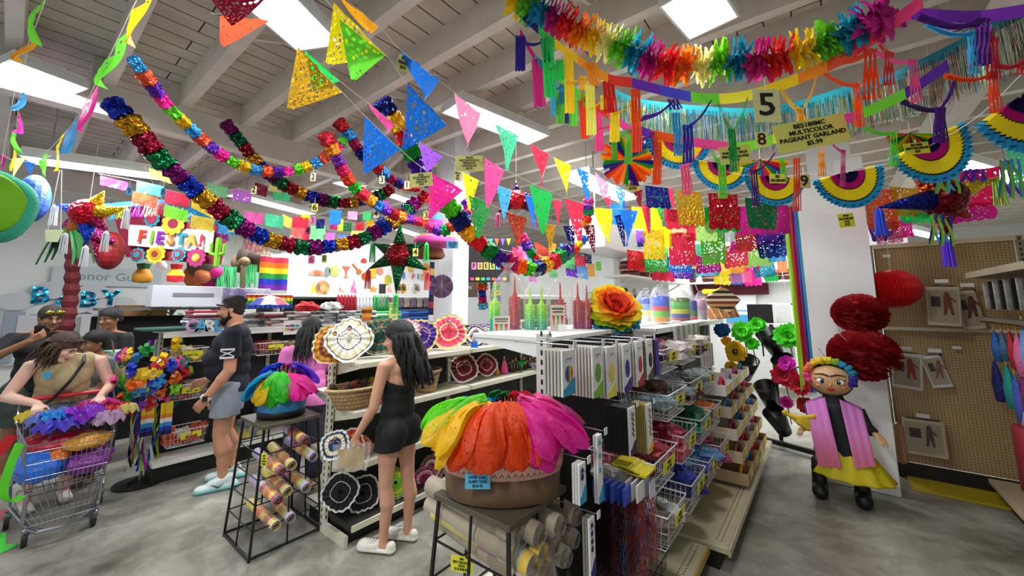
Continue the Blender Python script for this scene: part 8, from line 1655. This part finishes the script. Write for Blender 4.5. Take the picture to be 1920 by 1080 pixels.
for a in [(594,516,12,8,'#e8b89a','taco cut-out on the white display wall','half',-7.08,'#c87a5a'),(627,508,9,8,'#a8c83a','lime green round cut-out on the display wall','disc',-7.08,'#e8e8a0'),(614,510,4,8,'#8a94a0','grey maraca shape cut-out','disc'),(649,510,7,9,'#e8705a','margarita glass cut-out on the display wall','glass'),(670,505,10,9,'#c87a2a','guitar cut-out on the display wall','guitar'),(688,518,10,7,'#c8281e','red sombrero cut-out with yellow crown','disc',-7.08,'#f2b81e'),(682,492,5,7,'#e0402a','chili pepper cut-out under the garland','half'),(700,510,5,9,'#f2c83a','yellow drink cut-out left of the star pinata','rect'),(712,508,6,6,'#e89a8a','small pink cut-out beside the yellow drink','disc'),(728,525,7,9,'#f2b82a','hanging gold and green lantern cut-out under the star','disc',-7.08,'#8ac83a'),(799,503,9,10,'#f2d83a','yellow diamond cut-out on the right of the wall','disc',-7.08,'#e86a3a'),(783,496,7,9,'#5ab8e8','blue leaping fish cut-out','tri'),(770,500,5,9,'#e8b83a','gold letter pile cut-out','rect'),(822,505,6,12,'#f2a83a','orange and yellow cut-out at the post','disc'),(765,480,12,3,'#e8d0a0','cream little bunting across the display wall','rect')]: cut(*a)
for i,(u,ch,cc) in enumerate(((744,'A','#c82a2a'),(754,'C','#e8805a'),(747,"P",'#c82a2a'),(757,"S",'#5a78c8'),(775,'F','#d86a4a'),(784,'I','#4a8ac8'),(792,'E','#e8a83a'),(800,'S','#8a4ab8'))):
    c=onX(u,496 if i<2 else 517+(2 if i>3 else 0),-7.06); o=text(ch,.17,mat(cc,.6),None,c,(0,1,0),UP,'wall_letter',depth=.01,bold=.02); tag(o,'small coloured paper letter %s on the display wall, %s'%(ch,'upper row' if i<2 else 'lower short word' if i<4 else 'lower word by the post'),'letter')
for i,(u,w,h,cc,c2,sh,lb) in enumerate([(588,6,10,'#d8d84a','#a8b83a','tri','yellow-green cactus figure on the wall shelf'),(605,10,11,'#8a5a3a','#d8a86a','disc','brown basket figure on the wall shelf'),(640,7,9,'#e86a3a','#f2f0e8','tri','orange and white striped cone figure on the shelf, left'),(663,8,13,'#e84a8a','#f0a8c0','tri','pink animal figure with striped cone on the shelf'),(700,9,6,'#f08a2a','#f2a84a','star','orange starfish figure on the shelf'),(717,6,8,'#2a2a30',None,'rect','small black chalkboard with pink frame on the shelf'),(730,6,10,'#e0805a','#f2e0d0','tri','coral figure beside the chalkboard'),(748,7,9,'#e8d8c8','#3a2a20','disc','brown and white puppy figure on the shelf'),(756,6,9,'#f2a82a','#2a2a2a','disc','orange penguin-like figure on the shelf'),(780,9,9,'#d8d0c8','#6a5a4a','disc','grey and white animal figure at the right end of the shelf')]):
    c=onX(u,548,-6.85); cut(u,546-h*.55,w,h,cc,lb,sh,-6.85,c2)
# tassels and small hanging packs under that shelf
for i in range(16):
    u=634+i*6.2; c=onX(u,565,-6.62); k=0 if i<6 else 1 if i<11 else 2; cc=['#a8182a','#e8e8f0','#3fae5a'][k]; e=empty('paper_tassel',c,['dark red','white','green'][k]+' paper tassel hanging under the white wall shelf','tassel',['dark red','white','green'][k]+' tassels under the wall shelf'); MB().lathe([(.008,.12),(.02,.09),(.05,-.22),(0,-.22)],c,10,wob=.12,wn=5).build('tassel_body',mat(cc,.7),e,True)
for i in range(8): c=onX(715+i*12,567,-6.62); tag(MB().box(c,(.05,.14,.2),bev=.02).build('hanging_sock_pack',mat('#7a6a78' if i%2 else '#a89a90',.7,var=.5,vs=12)),'small striped sock pack hanging right of the tassels','socks','sock packs under the wall shelf')
for (x,y0,lb,cols) in [(-6.8,3.2,'folded shirts in white and green low on the dark shelving',['#e8e8e0','#2f8a4a']),(-6.8,4.6,'folded jeans-blue shirts on the dark shelving',['#1f3f7a','#2a5a9a'])]:
    for k in range(6): tag(MB().box((x,y0,1.48+.03*k),(.36,.5,.028),bev=.012).build('folded_shirt',mat(cols[k%2],.8)),lb.replace('shirts','shirt'),'clothing',lb)
# serape, big rosette on the post
c=onX(818,560,-4.3); e=empty('hanging_sarape',c-UP*.5,'navy striped sarape blanket hanging left of the white post','blanket'); MB().box(V((-4.3,c.y,1.75)),(.03,.26,1.1),bev=.01).build('woven_cloth',ramp_mat('ser',even(['#14205a','#1a2f8a','#e8e8e8','#14184a','#a8283a','#101438','#1f3a9a','#d8d8d8','#14205a','#c8a04a','#14184a','#1a2f8a']),2,0,1.1,.8),e)
starburst('mauve pleated paper rosette hanging on the white middle post',828,537,3.75,22,['#7a5a7a','#8a6a8a','#6a4a6a'],44,jag=.02)
# sombrero
c=W(816,456,4.6); e=empty('hanging_sombrero',c,'large sombrero with magenta brim and purple crown beside the white post','hat'); MB().lathe([(.03,.36),(.07,.32),(.11,.06),(.17,.03),(.24,.07),(.25,.0),(.235,-.03),(.1,-.01)],c,32).build('felt',ramp_mat('somb',[(0,'#d84aa0'),(.28,'#e8a03a'),(.36,'#6a1f8a'),(.7,'#a82a8a'),(.85,'#3a8a9a')],2,-.05,.33,.7),e,True); c=W(805,475,4.7); e=empty('hanging_basket_lamp',c,'brown woven ring decorations under the sombrero','decoration'); MB().lathe([(.16,.05),(.19,-.03),(.16,-.06)],c,28,cap=False,wob=.05,wn=14).build('ring',mat('#8a5a3a',.8),e,True)
# black FIESTA sign right of the post
c=onX(918,488,-3.9); c=W(917,487,5.2); n2=RIGHT.cross(UP); e=empty('black_fiesta_banner',c,'black banner reading FIESTA in coloured tiles right of the white post','banner'); MM=Matrix((RIGHT,UP,n2)).transposed(); k=5.2/F
MB().box(c,(78*k,84*k,.02),M=MM).build('backing',mat('#141216',.6),e)
for i,(ch,cc) in enumerate(zip('FIESTA',['#f08ab8','#f5b06a','#e8e06a','#c8e06a','#6ab8e8','#b88ae0'])):
    q=c+RIGHT*(-28+i*11.4)*k-UP*12*k+n2*.014; MB().box(q,(9*k,13*k,.006),M=MM).build('letter_tile',mat(cc,.6),e); text(ch,.085,BLACK,e,q+n2*.006,RIGHT,UP,'letter',bold=.03)
for i,cc in enumerate(['#e84a8a','#f2d84a','#4ac86a','#4a9ae0','#e86a3a','#8a5ad8','#f2b83a']): MB().poly([c+RIGHT*(-34+i*11)*k+UP*40*k+n2*.014,c+RIGHT*(-25+i*11)*k+UP*40*k+n2*.014,c+RIGHT*(-29.5+i*11)*k+UP*26*k+n2*.014],.004).build('mini_pennant',mat(cc,.6),e); MB().box(c+RIGHT*(-31+i*10)*k-UP*36*k+n2*.014,(7*k,5*k,.006),M=MM).build('mini_tile',mat(cc,.6),e)
# clutter behind the bags: frame, garlands, shirts
c=W(884,540,6.0); e=empty('framed_chalk_sign',c,'dark framed sign standing on a shelf behind the clear bags','sign'); MB().box(c,(.24,.03,.28)).build('frame',mat('#5a3a2a',.6),e); text('FIESTA',.06,WHITE,e,c+RIGHT.cross(UP)*.04,RIGHT,UP)
for u,cols,lb in((905,['#2a9a4a','#e8502a','#2a4ab8','#c81a5a','#5ab8d8'],'vertical leis of green, orange and blue behind the clear bags'),(930,['#e8402a','#4ab82a','#e8c82a','#2a5ab8','#8a1a4a'],'vertical puff garland in red, green and yellow behind the clear bags')): puffs('hanging_flower_lei',lb,[(u,520,5.6),(u-1,550,5.6),(u+1,580,5.6)],cols,.06,.06,.09,pf,seed=u)
e=empty('rear_shelf_unit',(-3.2,6.4,0),'shelf with green and purple folded shirts seen beyond the white post','shelving'); MB().box((-4.0,6.2,1.42),(.5,1.8,.04)).build('shelf',WS,e); MB().box((-4.24,6.2,.9),(.03,1.8,1.8)).build('back_panel',mat('#3a302c',.7),e); MB().box((-4.0,6.2,1.85),(.4,1.6,.03)).build('shelf',WS,e)
for i in range(6): tag(MB().box((-3.95,5.9,1.45+.03*i),(.4,.55,.028),bev=.012).build('folded_shirt',mat(['#2a7a4a','#5a2a7a','#1a1a20'][i%3],.8)),'green, purple and black folded shirt beyond the white post','clothing','folded shirts beyond the white post')
# white air unit
a=W(1122,440,4.9); e=empty('air_conditioning_unit',a,'white boxy air conditioning unit hung below the ceiling behind the pennants','appliance'); MB().box((-2.32,5.15,2.62),(.5,1.35,.42),bev=.02).build('housing',mat('#eceef0',.4),e); MB().box((-2.065,5.6,2.64),(.01,.18,.2)).build('vent_frame',mat('#d0d4d8',.4),e); MB().box((-2.058,5.6,2.64),(.006,.12,.14)).build('vent_grille',mat('#9aa0a8',.4),e)
for y in(4.7,5.6): MB().tube([(-2.3,y,2.83),(-2.3,y,JZ)],.01,5).build('hanger_rod',STEEL,e)
# rear shelf goods: striped baskets
ST=lambda k: ramp_mat(('strp',k),even(['#4a1a20','#8a3a2a','#2a1438','#c8a070','#5a1a28','#2a2a4a','#b85a3a','#3a1420']),2,0,.2,.7)
for i,(y) in enumerate((5.6,6.0,6.4,6.8,7.2)): c=V((-2.2,y,2.11)); e=empty('striped_basket',c,'striped woven basket with loop handle on the side wall shelf','basket','striped baskets on the side wall shelf'); MB().lathe([(0,0),(.13,0),(.16,.14),(.13,.22),(.12,.2),(0,.05)],c,18).build('basket_body',ST(1),e,True); MB().tube([c+V((0,-.11,.21)),c+V((0,-.05,.34)),c+V((0,.05,.34)),c+V((0,.11,.21))],.006,5).build('handle',mat('#e0d8c8',.6),e)
for i,x in enumerate((-2.45,-2.0,-1.6,-1.2,-.8,-.45)): c=V((x,9.82,2.195)); tag(MB().lathe([(0,0),(.14,0),(.17,.12),(.14,.21),(0,.22)],c,18).build('striped_pot',ST(1),None,True),'striped round pot on the long rear wall shelf','pot','striped pots on the rear wall shelf')
for i in range(6):
    c=V((-2.3,5.3+i*.35,1.90)); e=empty('hanging_skeleton_charm',c,'small dark skeleton charm hanging under the side wall shelf','charm','skeleton charms under the side shelf'); MB().ell(c,(.03,.04,.05)).build('skull',mat('#2a2a2a' if i%2 else '#c8c0b0',.5),e,True); MB().tube([c,c-UP*.28],.014,5).build('spine',mat('#3a3a3a',.6),e)
for i,(u,lb) in enumerate(((1388,'left multicolour flower lei on the rear wall'),(1412,'right multicolour flower lei on the rear wall'),(1378,'third flower lei with purple blooms on the rear wall'))): puffs('hanging_flower_lei',lb,[(u,545,8.9),(u+2,570,8.9),(u-2,600,8.9)],['#4a2a9a','#e8a0d8','#2a8a6a','#c83a5a','#3a4ad8','#e8802a'],.07,.07,.12,pf,seed=u)
for i in range(9): c=W(1322+i*5,547,8.7); tag(MB().lathe([(.02,0),(.06,.01),(.06,.03),(.02,.04)],c,12,Matrix.Rotation(PI/2,3,'X')).build('yellow_flower_hook',mat('#f2d81e',.6)),'small yellow flower in a row on the rear wall','flower','yellow flowers in a row')
for i,(u,v,r) in enumerate(((1432,542,.2),(1455,546,.22))): c=W(u,v,8.8); e=empty('round_mirror_charm',c,('left','right')[i]+' pink ringed blue disc on the rear wall','decoration'); disc(c,r,[('#a83a5a',1,0),('#3a7ac8',.6,.02),('#e0e8f8',.2,.03)],e,'ringed_disc',12,TOCAM)
for i,(u,v,cc) in enumerate(((1440,562,'#f02a8a'),(1447,578,'#e8506a'))): c=W(u,v,8.7); tag(MB().ell(c,.12,None,12,8,rn=.4).build('pink_flower_ball',mat(cc,.6)),('upper','lower')[i]+' pink flower ball beside the man in the pale green shirt','flower')
e=empty('white_shelf_grid',(-.55,9.3,0),'white cube shelving behind the man in the pale green shirt','shelving')
for z in(.5,.9,1.3,1.7): MB().box((-.5,9.6,z),(.8,.3,.03)).build('shelf',WS,e)
for x in(-.9,-.5,-.1): MB().box((x,9.6,.88),(.03,.3,1.7)).build('divider',WS,e)
for i in range(2): tag(MB().box((-.7+.4*i,9.6,1.06),(.2,.2,.28)).build('tan_box',mat('#c8a87a',.6)),('left','right')[i]+' tan box in the white cube shelving','box')
c=W(1495,740,6.3); tag(MB().box(V((-.35,7.0,.42)),(.5,.5,.84),bev=.05).build('red_chair_back',mat('#6a0f14',.6)),'dark red seat back behind the black bucket rack','chair') if 0 else None
e=empty('blue_banner_strip',(-1.7,8.2,1.36),'white and pale blue striped cloth far behind the hangers','cloth'); MB().quad((-1.75,9.98,2.0),(-1.15,9.98,2.0),(-1.15,9.98,1.3),(-1.75,9.98,1.3),6,2).build('cloth',ramp_mat('wb',[(0,'#4aa8e0'),(.15,'#e8f0f8'),(.25,'#6ab8e8'),(.3,'#f4f6f8')],2,0,.7,.7),e)
e=empty('maroon_valance',(-1.9,9.9,1.95),'maroon cloth strip hanging just under the long rear shelf','cloth'); MB().box((-1.7,9.95,2.02),(1.6,.03,.24)).build('cloth',mat('#5a1424',.8),e)
